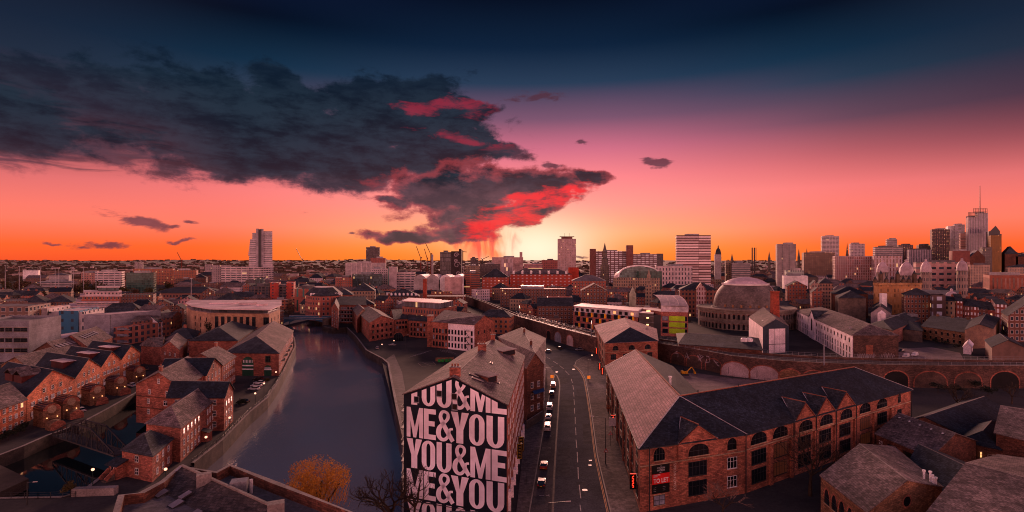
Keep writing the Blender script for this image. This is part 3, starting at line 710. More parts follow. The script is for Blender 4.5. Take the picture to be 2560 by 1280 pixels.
for rowd, z0, z1 in ((you_me, 20.05, 26.6), (me_you, 13.2, 19.5), (you_me, 6.75, 12.9), (me_you, .55, 6.5), (you_me, -5.9, .15)):
    for ch, a, b in rowd: gl(ch, fx(a), fx(b), z0, z1)
lo_ = lt.build('lettering')
bm = bmesh.new(); bm.from_mesh(lo_.data)
apx = MM @ Vector((MW/2, 0, MEV+MRISE)); el_ = MM @ Vector((0, 0, MEV)); er_ = MM @ Vector((MW, 0, MEV))
for a, b in ((el_, apx), (apx, er_)):
    d = (b-a).normalized(); nn = d.cross(mn).normalized(); nn = nn if nn.z > 0 else -nn
    bmesh.ops.bisect_plane(bm, geom=bm.verts[:]+bm.edges[:]+bm.faces[:], plane_co=a-nn*.45, plane_no=nn, clear_outer=True)
bmesh.ops.bisect_plane(bm, geom=bm.verts[:]+bm.edges[:]+bm.faces[:], plane_co=(0, 0, -4.4), plane_no=(0, 0, -1), clear_outer=True)
bmesh.ops.translate(bm, verts=bm.verts, vec=-Vector(t['_o'])); bm.to_mesh(lo_.data); bm.free(); lo_.parent = mural
for u, z in ((.365, 22.3), (.51, 22.0), (.135, 20.6), (.515, 19.9), (.64, 17.2)):
    if u != .64: window(t, MM @ Vector((MW*u, -.08, z)), mn, 'plain', 1.25, 1.25, MG)
# street side: rows of sashes; stone piers at street level; river side: balconies
for k, z in enumerate((1.2, 4.9, 8.4, 11.8, 15.2, 18.6)):
    row(t, MR, MBK_R, [z], n=13, kind='sash' if k else 'plain', w=1.25, h=1.9, m=1.5, pale=.3)
for k in range(8):
    p = MR.lerp(MBK_R, (k+.5)/8.6); m = MB(); m.box((p.x+.2, p.y, 0), (.7, 1.5, 3.9-.2*(k % 3)), WH); m.build('stone_pier', t)
for k in range(5):
    z = 3.2+k*3.6
    m = MB(); p = ML.lerp(MBK_L, .06); m.box((p.x-.9, p.y+.6, z), (1.5, 2.6, .12), MG)
    for q in (-.7, 0, .7): m.bar((p.x-1.6, p.y+.6+q*1.8, z), (p.x-1.6, p.y+.6+q*1.8, z+1.1), .06, MD)
    m.bar((p.x-1.6, p.y-.7, z+1.1), (p.x-1.6, p.y+1.9, z+1.1), .07, MG); m.bar((p.x-.1, p.y-.65, z+1.1), (p.x-1.6, p.y-.65, z+1.1), .07, MG)
    m.bar((p.x-.1, p.y-.65, z-1.0), (p.x-1.6, p.y-.65, z), .07, MD); m.build('balcony', t)
row(t, ML, MBK_L, [3.5, 7.1, 10.7, 14.3, 17.9], n=9, kind='sash', w=1.3, h=1.9)
def dormer(t, p, ang, w, d, h, mat=None):
    m = MB(); M = Matrix.Translation(p) @ Matrix.Rotation(ang, 4, 'Z')
    q = lambda x, y, z: M @ Vector((x, y, z)); mat = mat or DLD
    for s in (-1, 1): m.poly([q(s*w/2, 0, 0), q(s*w/2, d, 0), q(s*w/2, d, h+.1), q(s*w/2, 0, h)][::s], BR2)
    m.poly([q(-w/2, 0, 0), q(w/2, 0, 0), q(w/2, 0, h), q(-w/2, 0, h)], BRD)
    o = m.build('dormer', t)
    g = MB(); g.poly([q(-w/2+.25, -.03, .25), q(w/2-.25, -.03, .25), q(w/2-.25, -.03, h-.25), q(-w/2+.25, -.03, h-.25)], GL); g = g.build('pane', None, off=Vector(t['_o'])); g.location = (0, 0, 0); g.parent = o
    r = MB(); r.sheet([[q(-w/2-.3, -.4, h+.02), q(w/2+.3, -.4, h+.02), q(w/2+.3, d, h+.32), q(-w/2-.3, d, h+.32)]], .18, mat); r = r.build('dormer_roof', None, off=Vector(t['_o'])); r.location = (0, 0, 0); r.parent = o
    return o
# dormers look toward the street (+x)
sl_ = MRISE/(MW/2)
for f, w in ((.17, 3.0), (.80, 5.5)):
    e = MR.lerp(MBK_R, f); c = ML.lerp(MBK_L, f); p = e.lerp(c, .19); dormer(t, (p.x, p.y, MEV+sl_*MW*.19), math.atan2(mn.y, mn.x)+math.pi/2+rad(70), w, 3.6, 1.75)
apr = (ML+MR)/2; apb = (MBK_L+MBK_R)/2
for f, side, big_ in ((.03, 0, 1), (.62, 0, 1), (.96, 0, 0)):
    p = apr.lerp(apb, f); m = MB(); m.box((p.x, p.y, MEV+MRISE-1.2), (1.3+big_*.9, 1.3, 2.9), BR); m.box((p.x, p.y, MEV+MRISE+1.7), (1.6+big_*.9, 1.6, .18), KERB)
    for q in (-.6, 0, .6): m.tube([(p.x+q, p.y, MEV+MRISE+1.8), (p.x+q, p.y, MEV+MRISE+2.4)], .18, BR2)
    m.build('chimney', t)
nl = Vector((-math.sin(math.atan(sl_)), 0, math.cos(math.atan(sl_)))); nr_ = Vector((-nl.x, 0, nl.z))
for f, q, n_, w, l in ((.10, .62, nr_, 2.6, 1.0), (.13, .72, nr_, 2.2, .8), (.46, .62, nr_, .5, 2.6), (.2, .3, nr_, .8, 1.0)):
    e = (MR if n_ is nr_ else ML).lerp(MBK_R if n_ is nr_ else MBK_L, f); c = apr.lerp(apb, f); p = e.lerp(c, q); skylight(t, (p.x, p.y, MEV+MRISE*q+.25), n_, l, w, mat=DLD)
# low shed roof in front of the gable
house('low dark felt-roofed shed below the lettered gable at the water', [Vector((-13, 102, 0)), Vector((-2.0, 98, 0)), Vector((-1.6, 103, 0)), Vector((-12.2, 107, 0))], -.8, 'gable', .8, STD, RFL, 'shed', 'shed', z0=-5)
# hung restaurant signs on the street side
SIGNY = surf('sign_gold', (.45, .28, .05)); SIGNK = surf('sign_black', (.015, .012, .012), rough=.4)
for k, (f, lb) in enumerate(((.34, 'black hanging sign with gold frame nearer the camera on the street wall'), (.43, 'black hanging sign with gold frame farther up the street wall'))):
    p = MR.lerp(MBK_R, f); s = thing('hanging_sign', lb, 'sign', (p.x+.1, p.y, 4.6), 'black and gold hanging signs')
    m = MB(); m.box((p.x+1.2, p.y, 4.6), (1.3, .12, 3.6), SIGNK); m.build('board', s)
    m = MB(); [m.bar(*q, .08, SIGNY) for q in (((p.x+.7, p.y-.1, 4.8), (p.x+1.7, p.y-.1, 4.8)), ((p.x+.7, p.y-.1, 8.0), (p.x+1.7, p.y-.1, 8.0)), ((p.x+.7, p.y-.1, 4.8), (p.x+.7, p.y-.1, 8.0)), ((p.x+1.7, p.y-.1, 4.8), (p.x+1.7, p.y-.1, 8.0)))]
    for j in range(4): z = 5.2+j*.68; m.bar((p.x+1.0, p.y-.1, z), (p.x+1.4, p.y-.1, z+.35), .07, SIGNY); m.bar((p.x+1.4, p.y-.1, z), (p.x+1.0, p.y-.1, z+.35), .07, SIGNY)
    m.build('lettering', s); m = MB(); m.bar((p.x, p.y, 8.3), (p.x+1.8, p.y, 8.3), .07, MD); m.build('bracket', s)
# brick buildings just behind it along the street
t, C = house('dark brick building with grey gabled roofs right behind the lettered warehouse', [Vector((4.6, 165, 0)), Vector((10.2, 171, 0)), Vector((14.5, 231, 0)), Vector((-6, 235, 0)), ][:4], 17, 'gable', 4, BRD, SLR, chim=2)
row(t, C[0], C[1], [3, 6.6, 10.2], n=2, w=1.3, h=1.8); row(t, Vector((10.2, 171, 0)), Vector((14.5, 231, 0)), [2, 5.5, 9, 12.5], n=12, w=1.2, h=1.8)
BLU = surf('blue_awning', (.03, .09, .22))
m = MB(); m.sheet([[(6.5, 166.6, 9.4), (10.4, 170.6, 9.4), (10.4, 168.4, 8.9), (7, 164.4, 8.9)][::-1]], .1, BLU); m.build('awning', t)
house('smaller gabled brick building with a pale lean-to between warehouse and road', [Vector((-17, 182, 0)), Vector((0, 176, 0)), Vector((2.5, 205, 0)), Vector((-14, 210, 0))], 13, 'gable', 4, BRD, SLR)
# low stone wall and rubble yard beside the pavement
m = MB(); m.prism([Vector((4.3, 158, 0)), Vector((4.7, 158, 0)), Vector((10.0, 168.5, 0)), Vector((9.6, 168.7, 0))], 0, 2.6, STD, top=KERB); tag(m.build('yard_wall'), 'low weathered stone wall beside the left pavement past the warehouse', 'wall')

# ------------------------------------------------------------------ the corner building with the long slate roof (right)
p0, p1, p4 = Vector((25.5, 105.4, 0)), Vector((50.5, 114.3, 0)), Vector((116.2, 154.2, 0)); pf = Vector((33.2, 187, 0))
HE, RG = 13.0, 19.0
ra, rb, rc = Vector((44.5, 190, RG-.5)), Vector((38.8, 122.3, RG)), Vector((101.0, 156.0, RG))
fr_ = Vector((57, 188, 0)); i1 = Vector((52.5, 147, 0)); b4 = Vector((109.5, 176.5, 0)); 
t = thing('corner_warehouse', 'long orange-brick corner block with arched top windows, gablets and one slate roof', 'building', (50, 130, 0))
CW = t
w = MB(); w.prism([p0, p1, p4, b4, i1, fr_, pf], 0, HE, BR2, cap=False); w.build('wall', t)
E_ = lambda p, k=0: V2(p, HE-.1)
oc = Vector((0, -.5, 0))
q0, q1, q4 = V2(p0+Vector((-.35, -.45, 0)), HE-.1), V2(p1+Vector((.15, -.5, 0)), HE-.1), V2(p4+Vector((.5, -.4, 0)), HE-.1)
qf = V2(pf+Vector((-.45, .4, 0)), HE-.1); qfr = V2(fr_+Vector((.4, .4, 0)), HE-.1); qi = V2(i1, HE-.1); qb = V2(b4+Vector((.3, .4, 0)), HE-.1)
r = MB()
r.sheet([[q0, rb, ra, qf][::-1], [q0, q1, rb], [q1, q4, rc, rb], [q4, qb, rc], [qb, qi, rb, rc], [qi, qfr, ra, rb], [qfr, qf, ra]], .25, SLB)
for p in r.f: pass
r.m[0] = r.mi(SLT); r.mats[r.m[0]] = SLT  # street-side slope gets the sunlit slate copy, the other slopes the shaded one
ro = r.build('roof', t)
TERR = surf('ridge_tile', (.30, .11, .07))
r = MB(); up_ = Vector((0, 0, .08))
for a, b in ((rb, rc), (ra, rb)): r.bar(a+up_, b+up_, .35, TERR, .2)
for a, b in ((rb, q1), (rb, q0), (rc, q4), (ra, qf)): r.bar(a+up_*.6, b+up_*.6, .16, LEAD, .12)
o = r.build('ridge', None, off=Vector(t['_o'])); o.location = (0, 0, 0); o.parent = ro
m = MB()
for a, b, z in ((p0, p1, 9.2), (p1, p4, 9.4)):
    d = (b-a).normalized(); n_ = Vector((d.y, -d.x, 0)); m.bar(V2(a+n_*.05, z), V2(b+n_*.05, z), .3, ST, .22)
for a, b in ((pf, p0), (p0, p1), (p1, p4)):
    d = (b-a).normalized(); n_ = Vector((d.y, -d.x, 0)); m.bar(V2(a+n_*.3, HE-.28), V2(b+n_*.3, HE-.28), .22, MD, .2)
m.build('string_course', t)
def gablet(a, b, zt, rr, along):
    """brick gablet between eaves points a,b with peak zt; its roof runs back into the slope"""
    d = (b-a).normalized(); n_ = Vector((d.y, -d.x, 0)); A, B = V2(a+n_*.35, HE-.35), V2(b+n_*.35, HE-.35); P = V2((a+b)/2+n_*.35, zt)
    m = MB(); m.poly([A, B, P], BR2); m.poly([V2(a+n_*.35, 9.6), V2(b+n_*.35, 9.6), B, A], BR2)
    for s, e in ((A, 1), (B, -1)): g = V2(s, 9.6); m.poly([g, V2(s-n_*.4, 9.6), V2(s-n_*.4, HE), s][::e], BR2)
    k = V2((a+b)/2-n_*along, zt)
    o = m.build('gablet', t)
    r = MB(); r.sheet([[A-Vector((0, 0, -.3))-d*.3, P+Vector((0, 0, .3)), k+Vector((0, 0, .3))], [P+Vector((0, 0, .3)), B+Vector((0, 0, .3))+d*.3, k+Vector((0, 0, .3))]], .15, SL)
    r.bar(k+Vector((0, 0, .3)), A+Vector((0, 0, .32)), .18, LEAD, .1); r.bar(k+Vector((0, 0, .3)), B+Vector((0, 0, .32)), .18, LEAD, .1)
    r.bar(P+Vector((0, 0, .33)), k+Vector((0, 0, .33)), .3, TERR, .14)
    r.bar(A+n_*.05, P+n_*.05, .22, TERR, .2); r.bar(B+n_*.05, P+n_*.05, .22, TERR, .2)
    q = r.build('gablet_roof', None, off=Vector(t['_o'])); q.location = (0, 0, 0); q.parent = o
A_ = lambda f: p0.lerp(p1, f); B_ = lambda f: p1.lerp(p4, f)
# fractions measured from the eaves in the photograph
gablet(A_(.335), A_(.71), 16.0, rb, 5.5)
gablet(B_(.235), B_(.345), 16.4, rb, 5.6); gablet(B_(.352), B_(.462), 16.4, rb, 5.6); gablet(B_(.468), B_(.588), 16.6, rb, 5.8)
d01 = (p1-p0).normalized(); n01 = Vector((d01.y, -d01.x, 0)); d14 = (p4-p1).normalized(); n14 = Vector((d14.y, -d14.x, 0))
DIM = emis('dim_interior', (.06, .014, .006), .35)
def W_(a, b, f, z, kind, w, h, o=.03, glass=None, fr=MD, nm='window'):
    d = (b-a).normalized(); n_ = Vector((d.y, -d.x, 0)); p = a.lerp(b, f)+n_*o; return window(CW, (p.x, p.y, z), n_, kind, w, h, fr, nm, glass=glass)
W_(p0, p1, .17, 9.9, 'arch', 2.6, 2.6); W_(p0, p1, .525, 9.9, 'seg', 5.0, 2.4, .38); W_(p0, p1, .86, 9.9, 'arch', 2.4, 2.5)
for z in (5.6, 1.6):
    W_(p0, p1, .525, z, 'wide', 4.6, 3.0); W_(p0, p1, .86, z+.3, 'wide', 2.6, 2.4, fr=WHP)
W_(p0, p1, .17, .9, 'sash', 2.7, 2.0, glass=GLP, fr=MD)
fs_ = [.06, .165, .29, .407, .528, .66, .78, .91]
for i, f in enumerate(fs_):
    gab = i in (2, 3, 4)
    W_(p1, p4, f, 10.0, 'arch' if i == 7 else 'seg', 1.6 if i == 7 else 5.6, 2.6 if i == 7 else 2.5, .38 if gab else .03)
    if i < 7:
        for z in (5.6, 1.5): W_(p1, p4, f, z, 'wide', 5.2, 3.1, glass=(DIM if (i*3+int(z)) % 4 == 0 else GL))
    else:
        for z in (5.9, 2.0): W_(p1, p4, f, z, 'plain', 2.4, 2.2)
for f in (.115, .22, .348, .465, .59, .72, .845):
    p = B_(f); m = MB(); m.box((p.x+n14.x*.2, p.y+n14.y*.2, 0), (1.1, .5, 9.3), BR2, rz=math.atan2(d14.y, d14.x)); m.build('pier', t)
for a, b, f in ((p0, p1, .07), (p0, p1, .985), (p1, p4, .225), (p1, p4, .349), (p1, p4, .465), (p1, p4, .592), (p1, p4, .995)):
    p = a.lerp(b, f)+n14*.45; m = MB(); m.tube([(p.x, p.y, 0), (p.x, p.y, HE)], .12, MD, 6); m.build('drainpipe', t)
# street side (arches and red lit banners)
dl = (pf-p0).normalized()
for i in range(11):
    f = .05+i*.089; p = p0.lerp(pf, f)+Vector((-.04, 0, 0)); window(CW, (p.x, p.y, 9.8), Vector((-1, .09, 0)), 'arch', 2.4, 2.5, MD)
    for z in (5.8, 1.6): window(CW, (p.x, p.y, z), Vector((-1, .09, 0)), 'wide', 2.8, 2.8, MD)
for i in range(5):
    p = p0.lerp(pf, .16+i*.178)+Vector((-.15, 0, 0)); m = MB(); m.box((p.x, p.y, 0), (.4, .9, HE-.4), BR2); m.build('pier', t)
# signs
BLK = surf('board_black', (.008, .008, .009), rough=.5, fine=False); RED = surf('board_red', (.62, .03, .025), (.55, .025, .02), rough=.5, fine=False)
TW = surf('letter_white', (.75, .70, .68), rough=.6, fine=False); 
s = thing('letting_board', 'tall black and red TO LET board on the corner block', 'sign', V2(p0.lerp(p1, .17)+n01*.1, 3.2))
SM = wallM(V2(p0.lerp(p1, .105)+n01*.12, 3.3), n01)
m = MB()
for z0, z1, mt in ((0, 1.85, BLK), (1.9, 3.95, RED), (4.0, 5.75, BLK)): m.box(None, (4.15, .08, z1-z0), mt, M=SM @ Matrix.Translation((2.05, 0, z0)))
m.build('board', s)
tm = lambda x, z: SM @ Matrix.Translation((x, -.06, z))
text(s, 'TO LET', tm(.28, 2.15), 1.25, TW, sx=.86, bold=.02); text(s, 'AVAILABLE\nSOON', tm(.25, 3.66), .3, TW, sx=1.1, bold=.004)
text(s, 'THE', tm(2.05, 5.38), .22, TW, align='CENTER'); text(s, 'COACH\nWORKS', tm(2.05, 4.95), .48, TW, align='CENTER', sx=1.1); text(s, 'LEEDS', tm(2.05, 4.16), .18, TW, align='CENTER', sx=1.4)
for k in range(3): 
    for x in (.3, 2.5): text(s, ('AGENTS', '0113 000 000', 'OFFICES')[k] if 0 else '-- ----', tm(x, 1.2-k*.36), .26, TW)
s = thing('wall_lettering', 'upright pale COACH WORKS letters running up the corner block', 'sign', V2(p0.lerp(p1, .31)+n01*.1, 3.3))
text(s, 'COACH WORKS', wallM(V2(p0.lerp(p1, .322)+n01*.12, 3.4), n01), .92, surf('letter_cream', (.8, .62, .5), fine=False), rot=90, sx=.80)
RNE = emis('red_neon', (1, .05, .02), 1.6)
for k, (f, z, lb) in enumerate(((.06, 2.6, 'nearest of the red lit banners on the corner block street wall'), (.585, 2.4, 'second nearest red lit banner on the corner block street wall'))):
    p = p0.lerp(pf, f); s = thing('lit_banner', lb, 'sign', (p.x-.3, p.y, z), 'red lit banners')
    m = MB(); m.box((p.x-.75, p.y, z), (1.3, .15, 3.3), BLK); m.build('board', s)
    m = MB(); m.box((p.x-.75, p.y-.1, z+3.2), (1.2, .06, .1), RNE); m.build('lamp', s)
    text(s, 'OPEN BAR', Matrix.Translation((p.x-.55, p.y-.1, z+.3)), .55, RNE, rot=90, sx=.9) if 0 else None
    m = MB()
    for j in range(7):
        zz = z+.45+j*.36; m.box((p.x-.75, p.y-.1, zz), (.36, .04, .10), RNE); m.box((p.x-.9 if j % 2 else p.x-.6, p.y-.1, zz), (.09, .04, .28), RNE)
    m.build('lettering', s)
# flues on the roof
for k, (p, lb) in enumerate(((rb.lerp(ra, .2), 'pale metal flue with a cap on the corner block ridge'), (rb.lerp(rc, .07), 'short dark pipe on the slate ridge near the hip'), (rb.lerp(rc, .27), 'small stub pipe standing on the middle of the slate ridge'))):
    m = MB(); m.tube([(p.x+.8, p.y+.3, RG-1), (p.x+.8, p.y+.3, RG+(1.3 if k == 0 else .8))], .3 if k == 0 else .12, WHP if k == 0 else MD, 8)
    if k == 0: m.tube([(p.x+.8, p.y+.3, RG+1.3), (p.x+.8, p.y+.3, RG+1.6)], .5, WHP, 8)
    m.build('flue', t)
# second block up the street
t, C = house('square orange-brick block with pyramid slate roof north of the long corner block', [R(1513, 858, 13), R(1644, 852, 13), R(1640, 822, 13), R(1487, 814, 13)], 13, 'hip', 5.2, BR2, SLT, ax=0, inset=12, hipends=(True, False))
ro = [o for o in t.children if o.name.startswith('roof')][0]; ro.data.materials.append(SLB)
for pl in ro.data.polygons:
    if pl.normal.y < -.25 and pl.normal.z > .3 and abs(pl.normal.x) < .35: pl.material_index = len(ro.data.materials)-1  # camera-facing slopes take the shaded slate copy, the others keep the sunlit one
row(t, R(1513, 858, 13), R(1644, 852, 13), [9.4], n=3, kind='seg', w=3.0, h=2.2, fr=MD); row(t, R(1513, 858, 13), R(1644, 852, 13), [5.4, 1.5], n=4, kind='wide', w=2.6, h=2.4, fr=MD)
row(t, R(1513, 858, 13), R(1487, 814, 13), [1.5, 5.4, 9.2], n=7, kind='wide', w=2.0, h=2.4, fr=MD)
m = MB(); a, b = R(1513, 858, 13), R(1644, 852, 13); m.bar(V2(a+Vector((0, -.1, 0)), 8.7), V2(b+Vector((0, -.1, 0)), 8.7), .3, ST, .2); m.build('string_course', t)
for k, (x, y, z) in enumerate(((1493, 918, 2.5), (1500, 936, 3.5), (1485, 886, 4))):
    p = R(x+6, y+4, 3.0); s = thing('lit_banner', ['red lit banner lowest on the pyramid-roofed block', 'red lit banner nearest the junction of the two brick blocks', 'small red lit banner at the far corner by the viaduct'][k], 'sign', (p.x, p.y, z), 'red lit banners')
    m = MB(); m.box((p.x, p.y, z), (1.0, .12, 3.2), BLK); m.build('board', s); m = MB(); m.box((p.x, p.y-.1, z+.3), (.35, .05, 2.5), RNE); m.build('lettering', s)

# ------------------------------------------------------------------ brick works roofs, lower right
t, C = house('slate-roofed workshop with black doors numbered 23 beside the car park', [R(2191, 1085, 5.5), Vector((95.8, 121, 0)), Vector((115.4, 131.5, 0)), Vector((114.5, 148, 0))], 5.5, 'gable', 3.6, BRD, SLR, 'workshop', 'workshop', ax=1)
a, b = R(2191, 1085, 5.5), Vector((95.8, 121, 0)); a.z = 0; dd = (b-a).normalized(); nn = Vector((dd.y, -dd.x, 0)); nn = nn if nn.x < 0 else -nn
for f, w_ in ((.32, 2.8), (.66, 4.2)):
    p = a.lerp(b, f)+nn*.05; M = wallM(V2(p), nn); m = MB(); m.box(None, (w_, .12, 4.3), BLK, M=M); m.box(None, (w_, .16, .08), MD, M=M @ Matrix.Translation((0, 0, 3.1))); o = m.build('door', t)
    if f > .5:
        m = MB(); [stroke(m, q, .09, TW, M @ Matrix.Translation((-.7, -.08, 1.7)), .02) for q in ([(0, .9), (0, 0), (.3, 0), (.3, .45), (0, .45)], [(.5, .9), (.5, 0)], [(.75, .45), (1.0, .45), (1.0, 0), (.75, 0), (.75, .45)], [(.3, -.2), (.6, -.5), (.9, -.2)], [(1.2, .4), (1.2, -.5)])]
        q = m.build('lettering', None, off=Vector(t['_o'])); q.location = (0, 0, 0); q.parent = o
text(t, '23', wallM(V2(a.lerp(b, .055)+nn*.1, 3.4), nn), 1.3, TW)
LMP = emis('lamp_warm', (1, .42, .16), 9.0)
m = MB(); p = a.lerp(b, .47)+nn*.3; m.tube([(p.x, p.y, 3.0), (p.x, p.y, 3.35)], .14, emis('lamp_red', (1, .2, .06), 5.0), 8); m.build('wall_lamp', t)
rdg0, rdg1 = (a+V2((114.5, 148)))/2, (b+V2((115.4, 131.5)))/2
for k in range(5):
    f = .08+.2*k; e = a.lerp(b, f); c = rdg0.lerp(rdg1, f); p = e.lerp(c, .82); skylight(t, (p.x, p.y, 5.5+3.6*.82+.2), Vector((-.33, .02, .94)), .5, .5, name='roof_vent', mat=WHP)
t, C = house('long low dark slate shed behind the number 23 workshop', [R(2401, 1085, 4), R(2529, 1034, 4), Vector((145, 172, 0)), Vector((106, 148, 0))], 4, 'gable', 3.6, BRD, SLB, 'workshop', 'workshop', ax=1)
row(t, R(2401, 1085, 4), R(2529, 1034, 4), [1.2], n=4, w=1.4, h=1.6)
t, C = house('small slate lean-to building with two warm lit windows at the right edge', [R(2400, 1100, 4.5), R(2500, 1122, 4.5), R(2530, 1075, 4.5), R(2440, 1062, 4.5)], 4.5, 'hip', 2.4, BRD, SLB, 'workshop', 'workshop')
for f in (.55, .86):
    a, b = R(2400, 1100, 4.5), R(2500, 1122, 4.5); p = a.lerp(b, f); window(t, (p.x, p.y-.06, 1.3), Vector((0, -1, 0)), 'sash', 1.1, 1.5, MD, glass=LITG)
t, C = house('plain brick workshop with slate roof cut by the right edge', [R(2490, 1083, 8), R(2700, 1135, 8), R(2700, 1045, 8), R(2520, 1018, 8)], 8, 'gable', 3.4, BRD, SLR, 'workshop', 'workshop', ax=1)
t, C = house('near brick works with round gable window and a row of white roof flues', [R(2168, 1280, 9), R(2355, 1218, 9), R(2235, 1118, 9), R(2052, 1190, 9)], 9, 'gable', 3.2, BRB, SLR, 'workshop', 'workshop', ax=0, over=.3)
a, b = V2(C[0]), V2(C[1])
a, b = R(2168, 1280, 9), R(2355, 1218, 9); a.z = b.z = 0; dd = (b-a).normalized(); nn = Vector((dd.y, -dd.x, 0)); nn = -nn if nn.dot(a) > 0 else nn
M = wallM(V2(a.lerp(b, .5)+nn*.06, 8.6), nn); m = MB(); flat(m, [(1.05*math.cos(k*.5236), .85*math.sin(k*.5236)) for k in range(12)], GL, M, .04); stroke(m, [(1.25*math.cos(k*.5236), 1.05*math.sin(k*.5236)) for k in range(12)], .35, BR2, M, .03, True); m.build('round_window', t)
row(t, R(2168, 1280, 9), R(2052, 1190, 9), [4.6], n=5, kind='seg', w=1.7, h=2.8, fr=MD)
for k, (x, y) in enumerate(((2310, 1206), (2326, 1209), (2331, 1211), (2335, 1212), (2340, 1212))):
    p = R(x, y, 9.6); m = MB(); hh = (2.4, 2.4, 1.9, 1.5, 1.5)[k]; m.tube([(p.x, p.y, 9.2), (p.x, p.y, 9.2+hh)], .17, WHP, 8); m.tube([(p.x, p.y, 9.2+hh), (p.x, p.y, 9.5+hh)], .27, WHP, 8); m.build('flue', t)
t, C = house('dark slate-roofed range between the round-window works and the long shed', [R(2266, 1165, 6), R(2420, 1262, 6), R(2520, 1195, 6), R(2330, 1118, 6)], 5.5, 'gable', 3.0, BRD, SL, 'workshop', 'workshop', ax=1)
t, C = house('big slate roof filling the bottom right corner', [R(2320, 1290, 10), R(2760, 1500, 10), R(2760, 1175, 10), R(2500, 1140, 10)], 10, 'gable', 3.2, BRD, SLR, 'workshop', 'workshop', ax=1)
t, C = house('flat dark roof with two skylights and a white cowl at the right edge', [R(2440, 1190, 7), R(2545, 1205, 7), R(2555, 1140, 7), R(2470, 1128, 7)], 6.4, 'flat', 0, BRD, RFL, 'workshop', 'workshop', para=.4)
for x, y in ((2452, 1190), (2486, 1172)): skylight(t, R(x, y, 6.1), Vector((0, -.05, 1)), 1.8, 1.8)
m = MB(); p = R(2520, 1170, 6.2); m.lathe((p.x, p.y, 6), [(.9, 0), (.9, .9), (.7, 1.5), (.3, 1.8), (0, 1.85)], WHP, 12); m.build('cowl', t)

# ------------------------------------------------------------------ near slate roof, bottom left
t = thing('near_building', 'dark slate roof with skylights and brick parapet in the near left corner', 'building', (-60, 78, 0))
NH = 18.0
K = [R(*p, NH) for p in ((295, 1237), (345, 1232), (400, 1203), (449, 1163), (500, 1172), (540, 1178), (576, 1160), (700, 1206), (840, 1263), (960, 1310), (1010, 1420), (240, 1420))]
w = MB(); w.prism(K, -5, NH, BRD, cap=False); w.build('wall', t)
c0 = sum(K, Vector())/len(K); r = MB()
I = [p+(c0-p).normalized()*.9 for p in K]
for i in range(len(K)):
    j = (i+1) % len(K); a, b, c, d = K[i], K[j], I[j], I[i]; f = [V2(a, NH), V2(b, NH), V2(c, NH), V2(d, NH)]
    if (f[1]-f[0]).cross(f[2]-f[1]).z < 0: f.reverse()
    r.poly(f, KERB); r.poly([V2(c, NH-1.5), V2(d, NH-1.5), V2(d, NH), V2(c, NH)], BRD)
r.build('parapet', t)
r = MB(); f = [V2(p, NH-1.4) for p in I]
for tri in tessellate_polygon([I]):
    q = [f[i] for i in tri]; q = q if (q[1]-q[0]).cross(q[2]-q[0]).z > 0 else q[::-1]; r.poly(q, RFL)
fl = r.build('flat_roof', t)
# slate slope: from a ridge line on the far side down to the near bottom
s0, s1, s2, s3 = R(455, 1169, NH), R(682, 1272, NH), Vector((-42, 66, 12.5)), R(318, 1285, 15.5)
s0.z = s1.z = NH+.2
r = MB(); r.sheet([[s3, R(560, 1500, 12.5), R(760, 1420, 13.5), s1, s0]], .3, SLR if 0 else surf('slate_near', (.105, .085, .08), (.06, .052, .052), rough=.7, pat='slate', bump=.8, ns=.8)); r.bar(s0+Vector((0, 0, .15)), s1+Vector((0, 0, .15)), .35, KERB, .25); r.bar(s0+Vector((0, 0, .1)), s3+Vector((0, 0, .1)), .3, LEAD, .1)
ro = r.build('roof', t)
sn = (s3-s0).cross(s1-s0).normalized(); sn = sn if sn.z > 0 else -sn
def onslope(px, py):
    o_ = Vector((0, 0, H)); d = Vector(((px-1280)/F, 1, -(py-HY)/F)); k = (s0-o_).dot(sn)/d.dot(sn); return o_+d*k
for x, y, w_ in ((404, 1236, 1.3), (464, 1240, 1.0), (441, 1262, 1.4), (488, 1288, 1.3)): skylight(t, onslope(x, y)+sn*.1, sn, w_, 1.5)
m = MB(); p = R(598, 1228, NH-1); m.box((p.x, p.y, NH-1.4), (2.2, 1.6, 2.0), MG, rz=.3); m.box((p.x-1.8, p.y-.3, NH-1.4), (1.5, 1.4, 1.1), LEAD, rz=.3); m.build('air_unit', t)
m = MB(); p = R(628, 1226, NH-1); m.tube([(p.x, p.y, NH-1.4), (p.x, p.y, NH+.6)], .25, LEAD, 8); m.build('flue', t)
m = MB(); p = R(510, 1204, NH); m.box((p.x, p.y, NH-1), (1.9, 1.1, 2.2), KERB, rz=.5); m.build('chimney', t)
m = MB(); p = R(690, 1275, NH); m.box((p.x, p.y, NH-1), (2.0, 1.3, 2.0), KERB, rz=.4); m.build('chimney', t)
# ------------------------------------------------------------------ island of brick warehouses between dock and river
t, C = house('big brick warehouse with plain gable over the dock arch and wide slate roof', [R(340, 960, 10.8), R(456, 971, 10.8), R(456, 971, 10.8)+Vector((-7, 28, 0)), R(340, 960, 10.8)+Vector((-9, 28, 0))], 10.8, 'gable', 4.3, BR, SLR, z0=-1.5, chim=1)
a, b = R(340, 960, 10.8), R(456, 971, 10.8); a.z = b.z = 0
for f, z, k, w_ in ((.30, 8.0, 'sash', 1.0), (.68, 7.9, 'sash', 1.0), (.28, 5.0, 'sash', 1.1), (.68, 4.9, 'wide', 2.8), (.28, 1.7, 'sash', 1.1), (.5, 11.6, 'sash', 1.0)):
    d = (b-a).normalized(); p = a.lerp(b, f)+Vector((d.y, -d.x, 0))*.03; window(t, (p.x, p.y, z), Vector((d.y, -d.x, 0)), k, w_, 1.5, WHP)
m = MB(); d = (b-a).normalized(); n_ = Vector((d.y, -d.x, 0))
